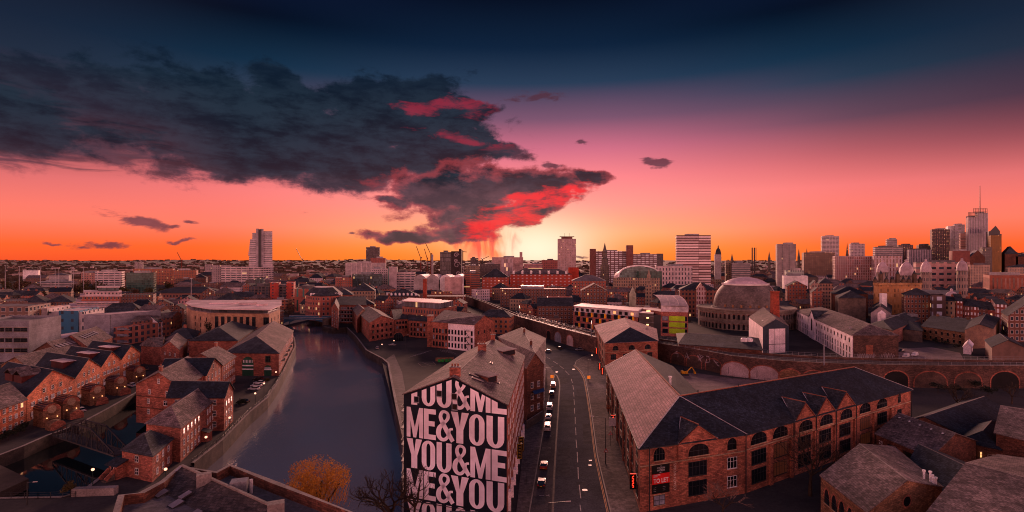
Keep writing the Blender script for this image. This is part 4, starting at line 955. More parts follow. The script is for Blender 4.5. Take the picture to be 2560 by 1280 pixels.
for z in (3.6, 7.2): m.bar(V2(a+n_*.03, z), V2(b+n_*.03, z), .12, BRD, .3)
m.build('string_course', t)
t, C = house('brick wing with right-facing gable and small dormers behind the big dock warehouse', [Vector((-106.0, 183, 0)), Vector((-110.5, 201, 0)), Vector((-127, 199, 0)), Vector((-122, 182, 0))], 10.8, 'gable', 4.3, BR, SLB, ax=0)
row(t, Vector((-106.0, 183, 0)), Vector((-110.5, 201, 0)), [1.5, 4.8, 8.0], n=4, w=1.3, h=1.9); window(t, (-108.2, 191.7, 11.4), Vector((1, .24, 0)), 'sash', 1.2, 1.8)
t, C = house('far brick wing of the island with a slate roof and paired sashes', [Vector((-110.7, 202, 0)), Vector((-115.6, 221, 0)), Vector((-130, 219, 0)), Vector((-126, 201, 0))], 10.6, 'gable', 4.4, BR, SLR, ax=1, chim=1)
row(t, Vector((-110.7, 202, 0)), Vector((-115.6, 221, 0)), [1.5, 4.6, 7.8], n=6, w=1.2, h=1.7)
t, C = house('narrow brick block with gable toward the river on the riverside path', [R(560, 993, 10), R(583, 973, 10), Vector((-106, 168, 0)), Vector((-102, 156.5, 0))], 10, 'gable', 3.4, BR, SLB, ax=0)
row(t, R(560, 993, 10), R(583, 973, 10), [.9, 3.9, 6.9], n=3, w=1.1, h=1.5); row(t, R(560, 993, 10), Vector((-102, 156.5, 0)), [1.2, 4.4, 7.6], sp=6, n=3, w=1.3, h=1.6, m=.2)
t, C = house('long brick riverside range with hipped slate end and three rows of white sashes', [Vector((-93.7, 135.5, 0)), Vector((-82.7, 131.9, 0)), Vector((-89.6, 160.6, 0)), Vector((-100.5, 163, 0))], 8.8, 'hip', 3.0, BR, SLR, ax=0, hipends=(True, False), inset=5.5, z0=-1)
row(t, Vector((-82.7, 131.9, 0)), Vector((-86.3, 147, 0)), [.8, 3.6, 6.4], n=5, w=1.05, h=1.5); row(t, Vector((-86.5, 149, 0)), Vector((-89.6, 160.6, 0)), [.8, 3.6, 6.4], n=4, w=1.05, h=1.5)
m = MB(); p = Vector((-85.8, 147.8, 0)); m.box((p.x+.5, p.y, 0), (1.7, 2.0, 2.6), BR, rz=-.24); m.poly([(p.x-.6, p.y-1.5, 3.4), (p.x+1.8, p.y-1.2, 2.6), (p.x+1.4, p.y+1.4, 2.6), (p.x-1, p.y+1.0, 3.4)], SLB); m.build('porch', t)
t, C = house('small square brick pavilion with hipped slate roof and porch steps by the basin', [R(305, 1124, 6.1), R(381, 1139, 6.1), R(431, 1096, 6.1), Vector((-94.3, 135, 0))], 6.1, 'hip', 2.7, BR, SL, ax=0, inset=4.2, name='pavilion', z0=-1)
a, b, c = R(305, 1124, 6.1), R(381, 1139, 6.1), R(431, 1096, 6.1)
row(t, a, b, [1.0, 3.9], n=1, w=1.2, h=1.5, m=4.2, off=.03); row(t, b, c, [.9, 3.8], n=3, w=1.0, h=1.5)
a.z = b.z = 0; d = (b-a).normalized(); n_ = Vector((d.y, -d.x, 0)); p = a.lerp(b, .0)
m = MB(); M = wallM(V2(a+d*.2+n_*.1, 0), n_)
m.box(None, (2.6, 2.2, 3.3), BR, M=M @ Matrix.Translation((0, -1.0, 0))); m.sheet([[M @ Vector(q) for q in ((-2.1, -2.6, 3.3), (2.1, -2.6, 3.3), (2.1, .1, 4.2), (-2.1, .1, 4.2))]], .15, SLB)
for k in range(6): m.box(None, (1.6, .32, 1.5-k*.25), STD, M=M @ Matrix.Translation((0, -2.25-k*.32, 0)))
for s in (-.95, .95): m.bar(M @ Vector((s, -2.2, 2.3)), M @ Vector((s, -4.2, .7)), .25, BR, .9)
m.build('porch', t); m = MB(); m.box(None, (1.0, .08, 2.0), WHP, M=M @ Matrix.Translation((0, -2.12, 1.3))); m.box(None, (.8, .1, 1.9), GL, M=M @ Matrix.Translation((0, -2.13, 1.3))); m.build('door', t)

# wharf building
GRN = surf('green_paint', (.035, .11, .07), rough=.5)
A, B, D_, E2 = Vector((-126.5, 233, 0)), R(697, 883, 10), R(733, 827, 10), Vector((-150, 308, 0))
t, C = house('brick wharf warehouse with green arched loading doors and hipped slate roof', [A, B, D_, E2], 10, 'hip', 5.5, BR, SLR, ax=0, hipends=(True, False), inset=13)
ro = [o for o in t.children if o.name.startswith('roof')][0]; ro.data.materials.append(SL)
for pl in ro.data.polygons:
    if pl.normal.y < -.2 and abs(pl.normal.x) < .5: pl.material_index = len(ro.data.materials)-1  # camera-facing hip switched to darker slate, its shade put into the colour
d = (V2(B)-A).normalized(); n_ = Vector((d.y, -d.x, 0)); Lw = (V2(B)-A).length
for f, w_, z, h_ in ((.08, 2.8, 0, 4.8), (.43, 5.2, 0, 8.4), (.80, 3.4, 0, 4.8)):
    p = A.lerp(V2(B), f); M = wallM(V2(p+n_*.05), n_); m = MB(); r_ = w_/2; hb = h_-r_
    flat(m, [(-r_, 0), (r_, 0)]+[(r_*math.cos(math.pi*k/10), hb+r_*math.sin(math.pi*k/10)) for k in range(11)], GRN, M, .03); o = m.build('loading_door', t)
    m = MB(); [flat(m, [(-r_*.95, q), (r_*.95, q), (r_*.95, q+.55), (-r_*.95, q+.55)], WHP, M, .07) for q in ((2.6,) if h_ < 6 else (2.6, 4.2))]
    for k in range(7): x = -r_*.75+r_*1.5*k/6; flat(m, [(x-.12, hb-.1), (x+.12, hb-.1), (x+.12, hb+r_*.45), (x-.12, hb+r_*.45)], WHP, M, .07)
    q = m.build('glazing', None, off=Vector(t['_o'])); q.location = (0, 0, 0); q.parent = o
    m = MB(); stroke(m, [(-r_-.2, 0), (-r_-.2, hb)]+[((r_+.2)*math.cos(math.pi*(1-k/10)), hb+(r_+.2)*math.sin(math.pi*k/10)) for k in range(11)]+[(r_+.2, 0)], .45, BR2, M, .05); m.build('arch', t)
for f in (.1, .8): p = A.lerp(V2(B), f)+n_*.05; window(t, (p.x, p.y, 6.1), n_, 'wide', 2.3, 2.6, GRN)
row(t, B, D_, [1.0, 4.2, 7.2], n=16, w=1.5, h=1.9, m=1.5)
for k in range(5): p = V2(B).lerp(V2(D_), .12+k*.17); m = MB(); m.box((p.x+.7, p.y, 5.0), (1.4, 2.6, .2), MD); m.box((p.x+1.3, p.y, 5.2), (.08, 2.6, .9), MD); m.build('balcony', t)
t, C = house('second hipped slate roof joined behind the brick wharf warehouse', [Vector((-160, 262, 0)), Vector((-136, 262, 0)), Vector((-152, 315, 0)), Vector((-176, 315, 0))], 11, 'hip', 5, BR, SL, inset=12, group=None)

# ------------------------------------------------------------------ gabled brick terrace with pods on the left bank of the dock
EV = [R(67, 991, 8), R(187, 946, 8), R(253, 917, 8), R(303, 899, 8), R(351, 881, 8)]
LAN = surf('lantern_red', (.12, .03, .025)); tl = ('nearest and widest', 'second nearest', 'third nearest', 'farthest')
for i in range(4):
    a, b = V2(EV[i]), V2(EV[i+1]); bk = Vector((-28, 14, 0)); rise = (5.6, 5.2, 4.8, 4.6)[i]
    t, C = house(f'{tl[i]} bay of the gabled orange-brick terrace above the dock', [a, b, b+bk, a+bk], 8, 'gable', rise, BR3, SLB, 'terrace_house', 'house', ax=0, over=.4)
    L = (b-a).length; d = (b-a).normalized(); n_ = Vector((d.y, -d.x, 0)); n_ = n_ if n_.x > 0 else -n_
    nw = (7, 6, 5, 5)[i]
    row(t, a, b, [1.2+0*i, 4.2], n=nw, kind='wide', w=1.9, h=1.4, m=1.2, pale=.2, fr=WHP)
    row(t, a+d*L*.22, a+d*L*.78, [7.2], n=max(2, nw//2), kind='sash', w=1.4, h=1.4, m=.4)
    for f in ((.33, .66) if i == 0 else (.5,)):
        p = a.lerp(b, f)+n_*.08; M = wallM(V2(p, 5.6), n_); m = MB(); stroke(m, [(-.9, 0), (-.9, 3.4)]+[(.9*math.cos(math.pi*(1-k/8)), 3.4+.9*math.sin(math.pi*k/8)) for k in range(9)]+[(.9, 0)], .22, ST, M, .04); m.build('arch', t)
    m = MB(); p, q = a.lerp(b, .1)+n_*.06, a.lerp(b, .9)+n_*.06; m.bar(V2(p, .6), V2(q, .6), .06, WHP, 1.0); m.build('garage_band', t)
    # roof lantern on the near slope
    c = a.lerp(b, .30)+bk*.42; zr = 8+rise*.62; m = MB(); ang = math.atan2(bk.y, bk.x)
    if i:
        m.box((c.x, c.y, zr-1.6), (9, 5.0, 2.6), LAN, rz=ang); m.box((c.x, c.y, zr+1.0), (9.6, 5.6, .2), RFP, rz=ang)
        o = m.build('roof_lantern', t)
    else:
        for s in (-3.2, 3.2):
            cc = c+bk.normalized()*s; m.box((cc.x, cc.y, zr-1.6), (5.4, 5.4, 2.6), LAN, rz=ang)
            M = Matrix.Translation((cc.x, cc.y, zr+1.0)) @ Matrix.Rotation(ang, 4, 'Z'); P_ = lambda x, y, z: M @ Vector((x, y, z))
            m.sheet([[P_(-3, -3, 0), P_(0, -3, 1.7), P_(0, 3, 1.7), P_(-3, 3, 0)][::-1], [P_(0, -3, 1.7), P_(3, -3, 0), P_(3, 3, 0), P_(0, 3, 1.7)][::-1]], .15, SLR)
        m.build('roof_lantern', t)
t, C = house('brick house row with grey roof at the left edge beside the terrace', [R(-70, 1048, 8), R(66, 999.5, 8), R(66, 999.5, 8)+Vector((-22, 12, 0)), R(-70, 1048, 8)+Vector((-22, 12, 0))], 8, 'gable', 3.6, BR3, SLR, 'terrace_house', 'house', ax=1)
row(t, R(-70, 1048, 8), R(66, 999.5, 8), [.9, 3.6, 6.2], n=8, w=1.1, h=1.4, m=.8, lit=.05)
MAR = surf('maroon_roof', (.10, .022, .02), rough=.5)
pods = [(118, 1062), (167, 1041), (233, 1009), (291, 984), (339, 955)]
LB = emis('bulb', (1, .42, .16), 2.2)
for i, (x, y) in enumerate(pods):
    p = R(x, y); t = thing('brick_pod', ['nearest of five brick pods with maroon barrel roofs along the towpath', 'second nearest brick pod with maroon barrel roof, white car beyond it', 'middle one of the five brick pods with maroon barrel roofs', 'fourth brick pod with maroon barrel roof, before the parked hatchback', 'farthest brick pod with maroon barrel roof at the terrace end'][i], 'pod', p, 'brick pods in front of the gabled terrace')
    ang = math.atan2(-.45, .89); M = Matrix.Translation(p) @ Matrix.Rotation(ang, 4, 'Z'); q = lambda x, y, z: M @ Vector((x, y, z)); hb, w2, l2 = 4.9, 2.3, 2.9
    m = MB(); m.box(None, (l2*2, w2*2, hb), BRB, M=M); n = 10; arc = [(w2*math.cos(math.pi*k/n), hb+w2*.85*math.sin(math.pi*k/n)) for k in range(n+1)]
    m.poly([q(l2, y_, z_) for y_, z_ in arc], BR2); m.build('wall', t)
    m = MB()
    for k in range(n):
        (y0, z0), (y1, z1) = arc[k], arc[k+1]; m.poly([q(-l2-.1, y0*1.06, z0+.05), q(l2+.2, y0*1.06, z0+.05), q(l2+.2, y1*1.06, z1+.12), q(-l2-.1, y1*1.06, z1+.12)], MAR)
    m.build('roof', t); m = MB(); m.poly([q(l2+.06, 1.2*math.cos(k*.628), 5.2+1.2*math.sin(k*.628)) for k in range(10)], ST); m.build('round_window', t)
    m = MB(); m.box(None, (.1, 1.6, 2.3), WOOD, M=M @ Matrix.Translation((l2+.04, 0, 0))); m.build('door', t)
    m = MB(); [m.box(None, (.22, .22, .28), LB, M=M @ Matrix.Translation((l2+.2, s, 2.6))) for s in (-1.3, 1.3)]; m.build('wall_lamp', t)
for i, (x, y) in enumerate(((139, 1072), (186, 1045), (250, 1010), (308, 986))):
    p = R(x, y); m = MB(); M = Matrix.Translation(p) @ Matrix.Rotation(-.47, 4, 'Z'); n = 8; arc = [(1.9*math.cos(math.pi*k/n), 1.2+1.5*math.sin(math.pi*k/n)) for k in range(n+1)]; pr = [(1.9, 0)]+arc+[(-1.9, 0)]
    for k in range(len(pr)-1): m.poly([M @ Vector((-1.6, *pr[k])), M @ Vector((1.6, *pr[k])), M @ Vector((1.6, *pr[k+1])), M @ Vector((-1.6, *pr[k+1]))], BRB)
    for s in (-1.6, 1.6): m.poly([M @ Vector((s, *c)) for c in pr][::(1 if s > 0 else -1)], BR2)
    tag(m.build('brick_vault', off=p), f'low arched brick store on the towpath, {("nearest", "second", "third", "farthest")[i]} of four beside the pods', 'store', 'low arched brick stores')
# steel truss footbridge over the dock
p0_, p1_ = R(150, 1086, .4), R(303, 1136, .4); t = thing('truss_footbridge', 'dark steel lifting truss footbridge across the dock basin', 'bridge', (p0_+p1_)/2)
d = (p1_-p0_).normalized(); n_ = Vector((d.y, -d.x, 0)); L = (p1_-p0_).length
m = MB(); m.bar(p0_, p1_, 3.4, surf('deck', (.09, .08, .08)), .3); m.build('deck', t)
for s in (-1.7, 1.7):
    m = MB(); P_ = lambda f, z: p0_+d*L*f+n_*s+Vector((0, 0, z))
    top = [(0, 1.0), (.3, 5.2), (.66, 5.2), (1, 1.0)]
    for (a, za), (b, zb) in zip(top, top[1:]): m.bar(P_(a, za), P_(b, zb), .3, MD)
    zt = lambda f: 1+4.2*f/.3 if f < .3 else (5.2 if f < .66 else 1+4.2*(1-f)/.34)
    for k in range(13):
        f = k/12; m.bar(P_(f, 0), P_(f, zt(f)), .16, MD)
        if k < 12: g = (k+1)/12; m.bar(P_(f, 0) if k % 2 else P_(f, zt(f)), P_(g, zt(g)) if k % 2 else P_(g, 0), .12, MD)
    m.bar(P_(0, .2), P_(1, .2), .3, MD); m.build('truss', t)
m = MB()
for f in (.3, .36, .42, .48, .54, .6, .66): m.bar(p0_+d*L*f-n_*1.7+Vector((0, 0, 5.2)), p0_+d*L*f+n_*1.7+Vector((0, 0, 5.2)), .14, MD)
m.build('cross_bracing', t)
# jetty and dock-mouth walls
m = MB(); m.prism([R(-60, 1150), R(0, 1156), R(72, 1190), R(0, 1223), R(-60, 1235)], WZ+.2, -.6, surf('jetty_boards', (.10, .075, .06), pat='board')); tag(m.build('jetty'), 'low timber jetty poking into the basin at the left edge', 'jetty')
m = MB(); a, b = R(190, 1236, 0), R(296, 1232, 0); m.box(((a.x+b.x)/2, (a.y+b.y)/2-.6, 0), ((b-a).length, 1.4, 1.6), KERB, rz=math.atan2((b-a).y, (b-a).x)); tag(m.build('lock_wall'), 'pale block wall closing the dock beside the near roof', 'wall')
def railing(name, label, pts, h=1.1, sp=2.5, mat=None, z=0.0):
    m = MB(); mat = mat or MD
    for a, b in zip(pts, pts[1:]):
        L = (b-a).length; n = max(1, round(L/sp))
        for k in range(n+1): p = a.lerp(b, k/n); m.bar(V2(p, z), V2(p, z+h), .09, mat)
        for q in (h, h*.66, h*.33): m.bar(V2(a, z+q), V2(b, z+q), .05, mat)
    return tag(m.build(name, off=pts[0]), label, 'railing')
railing('railing', 'dark railing along the dock lock at the bottom left', [R(-40, 1248), R(95, 1247), R(188, 1243)], 1.3)
railing('railing', 'black railing on the left riverside path parapet', [p+Vector((-.5, 0, 0)) for p in river[0:6]], .9, 3.0, z=1.0)
wl_ = MB()
# path-side buildings further left ------------------------------------------------
GW = facade('grey_office', (.25, .245, .27), su=60, sv=60, fu=0, fv=0, lit=0)
t, C, h = FBX('long grey metal-clad office with square dark windows at the left edge', -60, 72, 801.7, 264, 26, GR, RFL, d1=264, sk=-6, para=1.2, rim=CO)
for z in (15.2, 10.0, 4.9):
    for x in (-30, 2, 22, 43, 60): p = Q(x, 264); window(t, (p.x, p.y-.04, z), Vector((0, -1, 0)), 'sash', 3.4, 2.0, MD)
FL1 = facade('flats_ochre', (.40, .20, .07), su=7.5, sv=5, fu=.22, fv=.4, lit=.02)
FLW = facade('flats_white', (.55, .48, .47), su=6.5, sv=5, fu=.28, fv=.45, lit=.02)
FLB = facade('flats_blue', (.04, .17, .27), su=6.5, sv=5, fu=.28, fv=.40, lit=.02, wall2=(.035, .14, .22))
t, C, h = FBX('brown-walled flats with a white roof edge behind the grey office', -60, 70, 766, 330, 30, facade('flats_brown', (.22, .14, .11), su=5, sv=4.5, fu=.5, fv=.5, frame=.4), RFL, sk=-12, rim=RFP)
for lb, x0, x1, yt, d, mt in (('ochre fronted flats with small square windows', 76, 100, 772, 345, FL1), ('narrow white block between two ochre flats', 100, 118, 771, 346, FLW), ('white and ochre flats left of the blue front', 122, 147, 779, 346, FLW), ('bright blue fronted flats', 147, 195, 777, 340, FLB), ('white flats end right of the blue front', 195, 210, 780, 341, FLW)):
    t, C, h = FBX(lb, x0, x1, yt, d, 30, mt, RFP, sk=-10, name='block_of_flats', para=.4, rim=RFP)
    if x0 == 122: m = MB(); a, b = Q(122, 345.9), Q(147, 345.9); m.prism([a, b, b+Vector((0, .3, 0)), a+Vector((0, .3, 0))], 0, 13, surf('ochre', (.40, .20, .07))); m.build('lower_wall', t)
t, C, h = FBX('grey-clad flats with big glazed end and terrace', 209, 276, 786, 328, 26, GR, RFP, sk=14, name='block_of_flats', para=.3, rim=RFP)
m = MB(); a, b = Q(276.3, 328), Q(318, 342); m.prism([a, b, b+Vector((5, 20, 0)), a+Vector((5, 20, 0))], 0, h-.3, facade('glass_end', (.20, .17, .17), (.05, .06, .05), su=3.2, sv=3.6, fu=.86, fv=.84, lit=.04), top=RFP); m.build('glass_wall', t)
t, C, h = FBX('pink brick flats with glass balconies below the grey-clad block', 284, 327, 818, 318, 22, facade('flats_pink', (.36, .15, .11), su=4.2, sv=3.7, fu=.5, fv=.62, lit=.03), RFP, d1=322, sk=4, name='block_of_flats')
for k in range(3):
    m = MB(); p = Q(312, 320); m.box((p.x, p.y-1.2, 1.5+k*3.8), (6, 2.2, .25), CO); m.box((p.x, p.y-2.2, 1.8+k*3.8), (6, .06, 1.1), GLP); m.build('balcony', t)
t, C, h = FBX('brick block with small square windows running back to the white gable', 328, 362, 806, 330, 30, facade('brick_sm', (.28, .12, .085), su=3.0, sv=3.4, fu=.45, fv=.45), SLR, 'gable', d1=350, sk=6, ax=1)
t, C = house('white rendered gable house with slate roof in the left middle distance', [R(355, 803, 10.6), R(396, 807.5, 10.6), R(438, 789, 10.6), R(404, 786, 10.6)], 10.6, 'gable', 4, WH, SL, ax=0, name='house', cat='house')
row(t, R(396, 807.5, 10.6), R(438, 789, 10.6), [1.4, 4.6, 7.6], n=7, w=1.2, h=1.8, fr=MD)
t, g = G2('wide brown slate roof with a row of pale rooflights behind the terrace', (155, 887), (217, 867), (118, 856), (178, 841), 7, 5, wm=BRD, rm=SLR, name='warehouse')
for k in range(5): p, n = on(g, .15+k*.15, .55); skylight(t, p, n, 1.6, 2.4)
t, g = G2('larger brown slate roof with pale rooflight strip and brick side wall', (219, 867), (281, 843), (178, 838), (241, 817), 8, 5, wm=BR, rm=SLR, name='warehouse')
for k in range(6): p, n = on(g, .2+k*.1, .62); skylight(t, p, n, 1.9, 3.0)
t, g = G2('mossy brown roofed cottage row with three white windows by the terrace', (75, 921), (162, 894), (38, 893), (128, 869), 6, 4, wm=BRB, rm=SLR, name='cottage', cat='house')
row(t, R(75, 921, 6), R(162, 894, 6), [3.4], n=5, w=1.8, h=1.8)
FBX('low white flat-roofed hall in front of the ochre flats', 80, 176, 846, 300, 26, WH, RFP, sk=2, para=.3, rim=RFP)
t, g = G2('brick house with a slate hip right of the rooflight roofs', (353, 864), (403, 868), (372, 846), (408, 843), 8.9, 3.5, wm=BR, rm=SLR, name='house', cat='house')
t, C = house('brown brick house with grey roof behind the island warehouses', [R(403, 868, 8.9), R(447, 874, 8.9), R(468, 850, 8.9), R(418, 846, 8.9)], 8.9, 'gable', 3.2, BR, SLR, ax=0, name='house', cat='house'); row(t, R(403, 868, 8.9), R(447, 874, 8.9), [2, 5.4], n=3, w=1.1, h=1.5)
t, C = house('small brick house with four-sided slate roof left of the tan office', [R(418, 846, 7.5), R(484, 848, 7.5), R(500, 828, 7.5), R(440, 826, 7.5)], 7.5, 'hip', 4, BR, SL, ax=1, name='house', cat='house', chim=1); row(t, R(418, 846, 7.5), R(484, 848, 7.5), [1.4, 4.4], n=5, w=1.1, h=1.5)
# ------------------------------------------------------------------ curved tan stone office
TAN = surf('tan_stone', (.42, .27, .18), (.34, .21, .14), pat='block')
t = thing('tan_office', 'curved tan stone office with tall dark window slots and pink flat roof', 'building', Q(580, 322))
pl = [Q(466, 372), Q(480, 345), Q(525, 326), Q(673, 320), Q(700, 352), Q(700, 395), Q(600, 392), Q(480, 395)]
HO = 18.5
m = MB(); m.prism(pl, 0, HO, TAN, top=RFP); m.build('wall', t)
rp = [Q(472, 374), Q(484, 350), Q(527, 331), Q(669, 326), Q(694, 353), Q(696, 392), Q(600, 390), Q(485, 392)]
m = MB(); m.prism(rp, HO, HO+2.6, facade('roof_glass', (.12, .11, .12), (.03, .035, .045), su=3, sv=9, fu=.85, fv=.9, lit=0)); m.build('glass_storey', t)
rp2 = [Q(464, 370), Q(478, 343), Q(524, 322), Q(676, 316), Q(704, 351), Q(704, 397), Q(600, 395), Q(478, 397)]
m = MB(); m.prism(rp2, HO+2.6, HO+3.1, RFP, bot=True); m.build('roof', t)
for p, s_ in ((Q(620, 350), (9, 6, 1.5)), (Q(655, 345), (5, 5, 1.2)), (Q(560, 360), (16, 8, .8))): m = MB(); m.box((p.x, p.y, HO+3.1), s_, RFP); m.build('plant_room', t)
a, b = Q(525, 326), Q(673, 320); dq = (b-a).normalized(); nq = Vector((dq.y, -dq.x, 0))
for k in range(7):
    for z in (1.0, 9.6): p = a.lerp(b, .115+k*.105)+nq*.05; window(t, (p.x, p.y, z), nq, 'wide', 2.3, 7.2 if z < 5 else 7.0, MD)
for f in (.95,): p = a.lerp(b, f)+nq*.05; window(t, (p.x, p.y, 12), nq, 'wide', 3.6, 4.5, MD)
for A_1, B_1, n in ((Q(480, 345), Q(525, 326), 3), (Q(673, 320), Q(700, 352), 3)): row(t, A_1, B_1, [1, 5, 9, 13], n=n, kind='plain', w=1.3, h=2.4, fr=MD)
# ------------------------------------------------------------------ road bridge over the river
BLP = surf('bridge_blue', (.07, .16, .24), (.05, .12, .19), rough=.5)
a, b = Q(703, 436), Q(824, 432); t = thing('river_bridge', 'blue iron road bridge with a low arch over the river', 'bridge', (a+b)/2)
d = (b-a).normalized(); n_ = Vector((d.y, -d.x, 0)); L = (b-a).length
m = MB(); m.bar(a-n_*6+Vector((0, 0, 3.2)), b-n_*6+Vector((0, 0, 3.2)), 13, FLAG, .5); m.build('deck', t)
for s, nm in ((.8, 'arch'), (-12.6, 'arch')):
    m = MB(); n = 18
    for k in range(n):
        f0, f1 = k/n, (k+1)/n; z = lambda f: WZ+.6+(5.4)*(1-(2*f-1)**2)**.6
        A0, A1 = a+d*L*f0+n_*s, a+d*L*f1+n_*s
        q = [V2(A0, z(f0)), V2(A1, z(f1)), V2(A1, 3.4), V2(A0, 3.4)]; m.poly(q if s > 0 else q[::-1], BLP)
        m.poly([V2(A0, z(f0)), V2(A0-n_*.5, z(f0)), V2(A1-n_*.5, z(f1)), V2(A1, z(f1))], BLP)
        m.bar(V2(A0+n_*.1, z(f0)+.2), V2(A1+n_*.1, z(f1)+.2), .25, BLP, .4)
    m.bar(V2(a+n_*(s+.1), 3.3), V2(b+n_*(s+.1), 3.3), .4, LEAD, .35); m.bar(V2(a+n_*s, 4.0), V2(b+n_*s, 4.0), .3, BLP, 1.1); m.bar(V2(a+n_*s, 4.65), V2(b+n_*s, 4.65), .45, LEAD, .2)
    m.build(nm, t)
for q in (a-d*2, b+d*2): m = MB(); m.box((q.x, q.y-5.5, WZ-1), (5, 15, 9.2), STD, rz=math.atan2(d.y, d.x)); m.build('pier', t)
# ------------------------------------------------------------------ right bank
RBk = [R(925, 854), R(879, 822)]
t, C = house('brown brick riverside warehouse with gable, rooflights and lit archway', [R(924, 807, 11.8), R(985, 799, 11.8), R(948, 776, 11.8), R(893, 779, 11.8)], 11.8, 'gable', 3.6, BR, SLR, ax=0)
row(t, R(924, 807, 11.8), R(985, 799, 11.8), [1.5, 5, 8.6], n=5, kind='plain', w=1.6, h=1.7, fr=MD); row(t, R(924, 807, 11.8), R(893, 779, 11.8), [1.5, 5, 8.4], n=9, kind='plain', w=1.6, h=1.9, fr=ST)
t, C = house('brown brick warehouse wing with dark slate roof and arched carriage entrance', [R(986, 799, 11.4), R(1022, 797, 11.4), R(1015, 777, 11.4), R(975, 779, 11.4)], 11.4, 'gable', 4, BR, SL, ax=1)
row(t, R(986, 799, 11.4), R(1022, 797, 11.4), [5.2, 8.4], n=4, kind='plain', w=1.5, h=1.6, fr=MD); p = R(1003, 848); window(t, (p.x, p.y+.1-8, 0), Vector((0, -1, 0)), 'arch', 6, 5.5, MD)
t, C = house('dark roofed brick wing with balconies right of the carriage entrance', [R(1022, 801, 11), R(1068, 804, 11), R(1066, 786, 11), R(1020, 783, 11)], 11, 'gable', 4, BR, SL, ax=1)
row(t, R(1022, 801, 11), R(1068, 804, 11), [1.2, 4.4, 7.6], n=5, kind='plain', w=1.4, h=2.0, fr=MD)
t, C = house('riverside brick block with pale slate roof one behind the gabled warehouse', [R(893, 790, 12), R(921, 779, 12), R(903, 764, 12), R(878, 768, 12)], 12, 'gable', 3.6, BR, SLR, ax=0); row(t, R(893, 790, 12), R(878, 768, 12), [1.5, 5, 8.6], n=6, kind='plain', w=1.6, h=1.9, fr=ST)
t, C = house('tall brick riverside flats with white window bays beside the bridge', [R(842, 762, 15), R(915, 763, 15), R(912, 750, 15), R(848, 750, 15)], 15, 'gable', 5, BR, SL, ax=1, name='block_of_flats'); row(t, R(842, 762, 15), R(915, 763, 15), [1.5, 4.8, 8, 11.2], n=9, kind='plain', w=2.0, h=2.1)
t, C = house('narrow brick block with white-framed bays at the right end of the bridge', [R(828, 768, 15), R(846, 774, 15), R(850, 756, 15), R(834, 752, 15)], 15, 'gable', 4, BR, SL, ax=0, name='block_of_flats'); row(t, R(828, 768, 15), R(846, 774, 15), [1.5, 4.8, 8, 11.2], n=3, kind='plain', w=1.8, h=2.2)
row(t, R(846, 774, 15), R(850, 756, 15), [1.5, 4.8, 8, 11.2], n=3, kind='plain', w=1.8, h=2.2)
t, C = house('four-storey brick warehouse half painted white with a black fire escape', [R(1079, 804, 15), R(1186, 812, 15), R(1234, 802, 15), R(1140, 782, 15)], 15, 'gable', 4.2, BR, SLR, ax=1)
a, b = V2(R(1079, 804, 15)), V2(R(1186, 812, 15)); d = (b-a).normalized(); n_ = Vector((d.y, -d.x, 0)); M = wallM(V2(a+n_*.04), n_); L = (b-a).length
m = MB(); flat(m, [(L*.40, 0), (L, 0), (L, 14.7), (L*.40, 14.7)], WH, M, .02); m.build('painted_wall', t)
row(t, a, b, [1.2, 5.0, 8.8], n=13, kind='plain', w=1.2, h=2.5, m=.6, fr=MD, off=.09, skip=[(11, 1), (11, 2), (11, 0)])
m = MB()
for k in range(3):
    z = 3.8+k*3.8; m.box(None, (3.2, 1.4, .12), MD, M=M @ Matrix.Translation((L*.86, -.8, z))); m.bar(M @ Vector((L*.81, -1.4, z+1)), M @ Vector((L*.91, -1.4, z+1)), .07, MD); m.bar(M @ Vector((L*.81, -1.3, z)), M @ Vector((L*.91, -1.3, z-3.6)), .25, MD)
    for q in (.81, .86, .91): m.bar(M @ Vector((L*q, -1.4, z)), M @ Vector((L*q, -1.4, z+1)), .07, MD)
m.build('fire_escape', t)
row(t, R(1186, 812, 15), R(1234, 802, 15), [9.0], n=3, kind='arch', w=1.2, h=2.2, fr=MD)
g = (a, b, V2(R(1234, 802, 15)+b-b)*.5+b*.5, V2(R(1140, 782, 15))*.5+a*.5, 15, 4.2)
for u in (.25, .31, .37, .55, .6, .65, .7, .86, .91): p, n = on(g, u, .5 if u < .5 else .35); skylight(t, p, n, 1.0, 2.4)
t, C, h = FBX('brick office with glazed attic storey and pale flat roof behind the warehouses', 1006, 1100, 766, 372, 30, facade('brick_arched', (.30, .12, .08), su=2.6, sv=3.6, fu=.4, fv=.6, ou=1), RFP, d1=350, sk=8, rim=ST)
m = MB(); a, b = Q(1010, 374), Q(1096, 352); m.prism([a, b, b+Vector((7, 26, 0)), a+Vector((7, 26, 0))], h, h+3.6, facade('attic_glass', (.12, .10, .10), (.05, .055, .07), su=2.2, sv=12, fu=.85, fv=.9, lit=.05), top=RFP); m.build('attic', t)
m = MB(); m.prism([Q(1005, 372), Q(1102, 350), Q(1104, 384), Q(1022, 402)], h+3.6, h+4.1, RFP, bot=True); m.build('roof_plate', t)
m = MB(); p = R(1076, 866); m.box((p.x, p.y, 0), (3.2, 3.2, 18), BR); m.box((p.x, p.y, 18), (3.6, 3.6, .6), KERB); tag(m.build('stair_tower', off=p), 'slim brick stair tower left of the half white warehouse', 'tower')
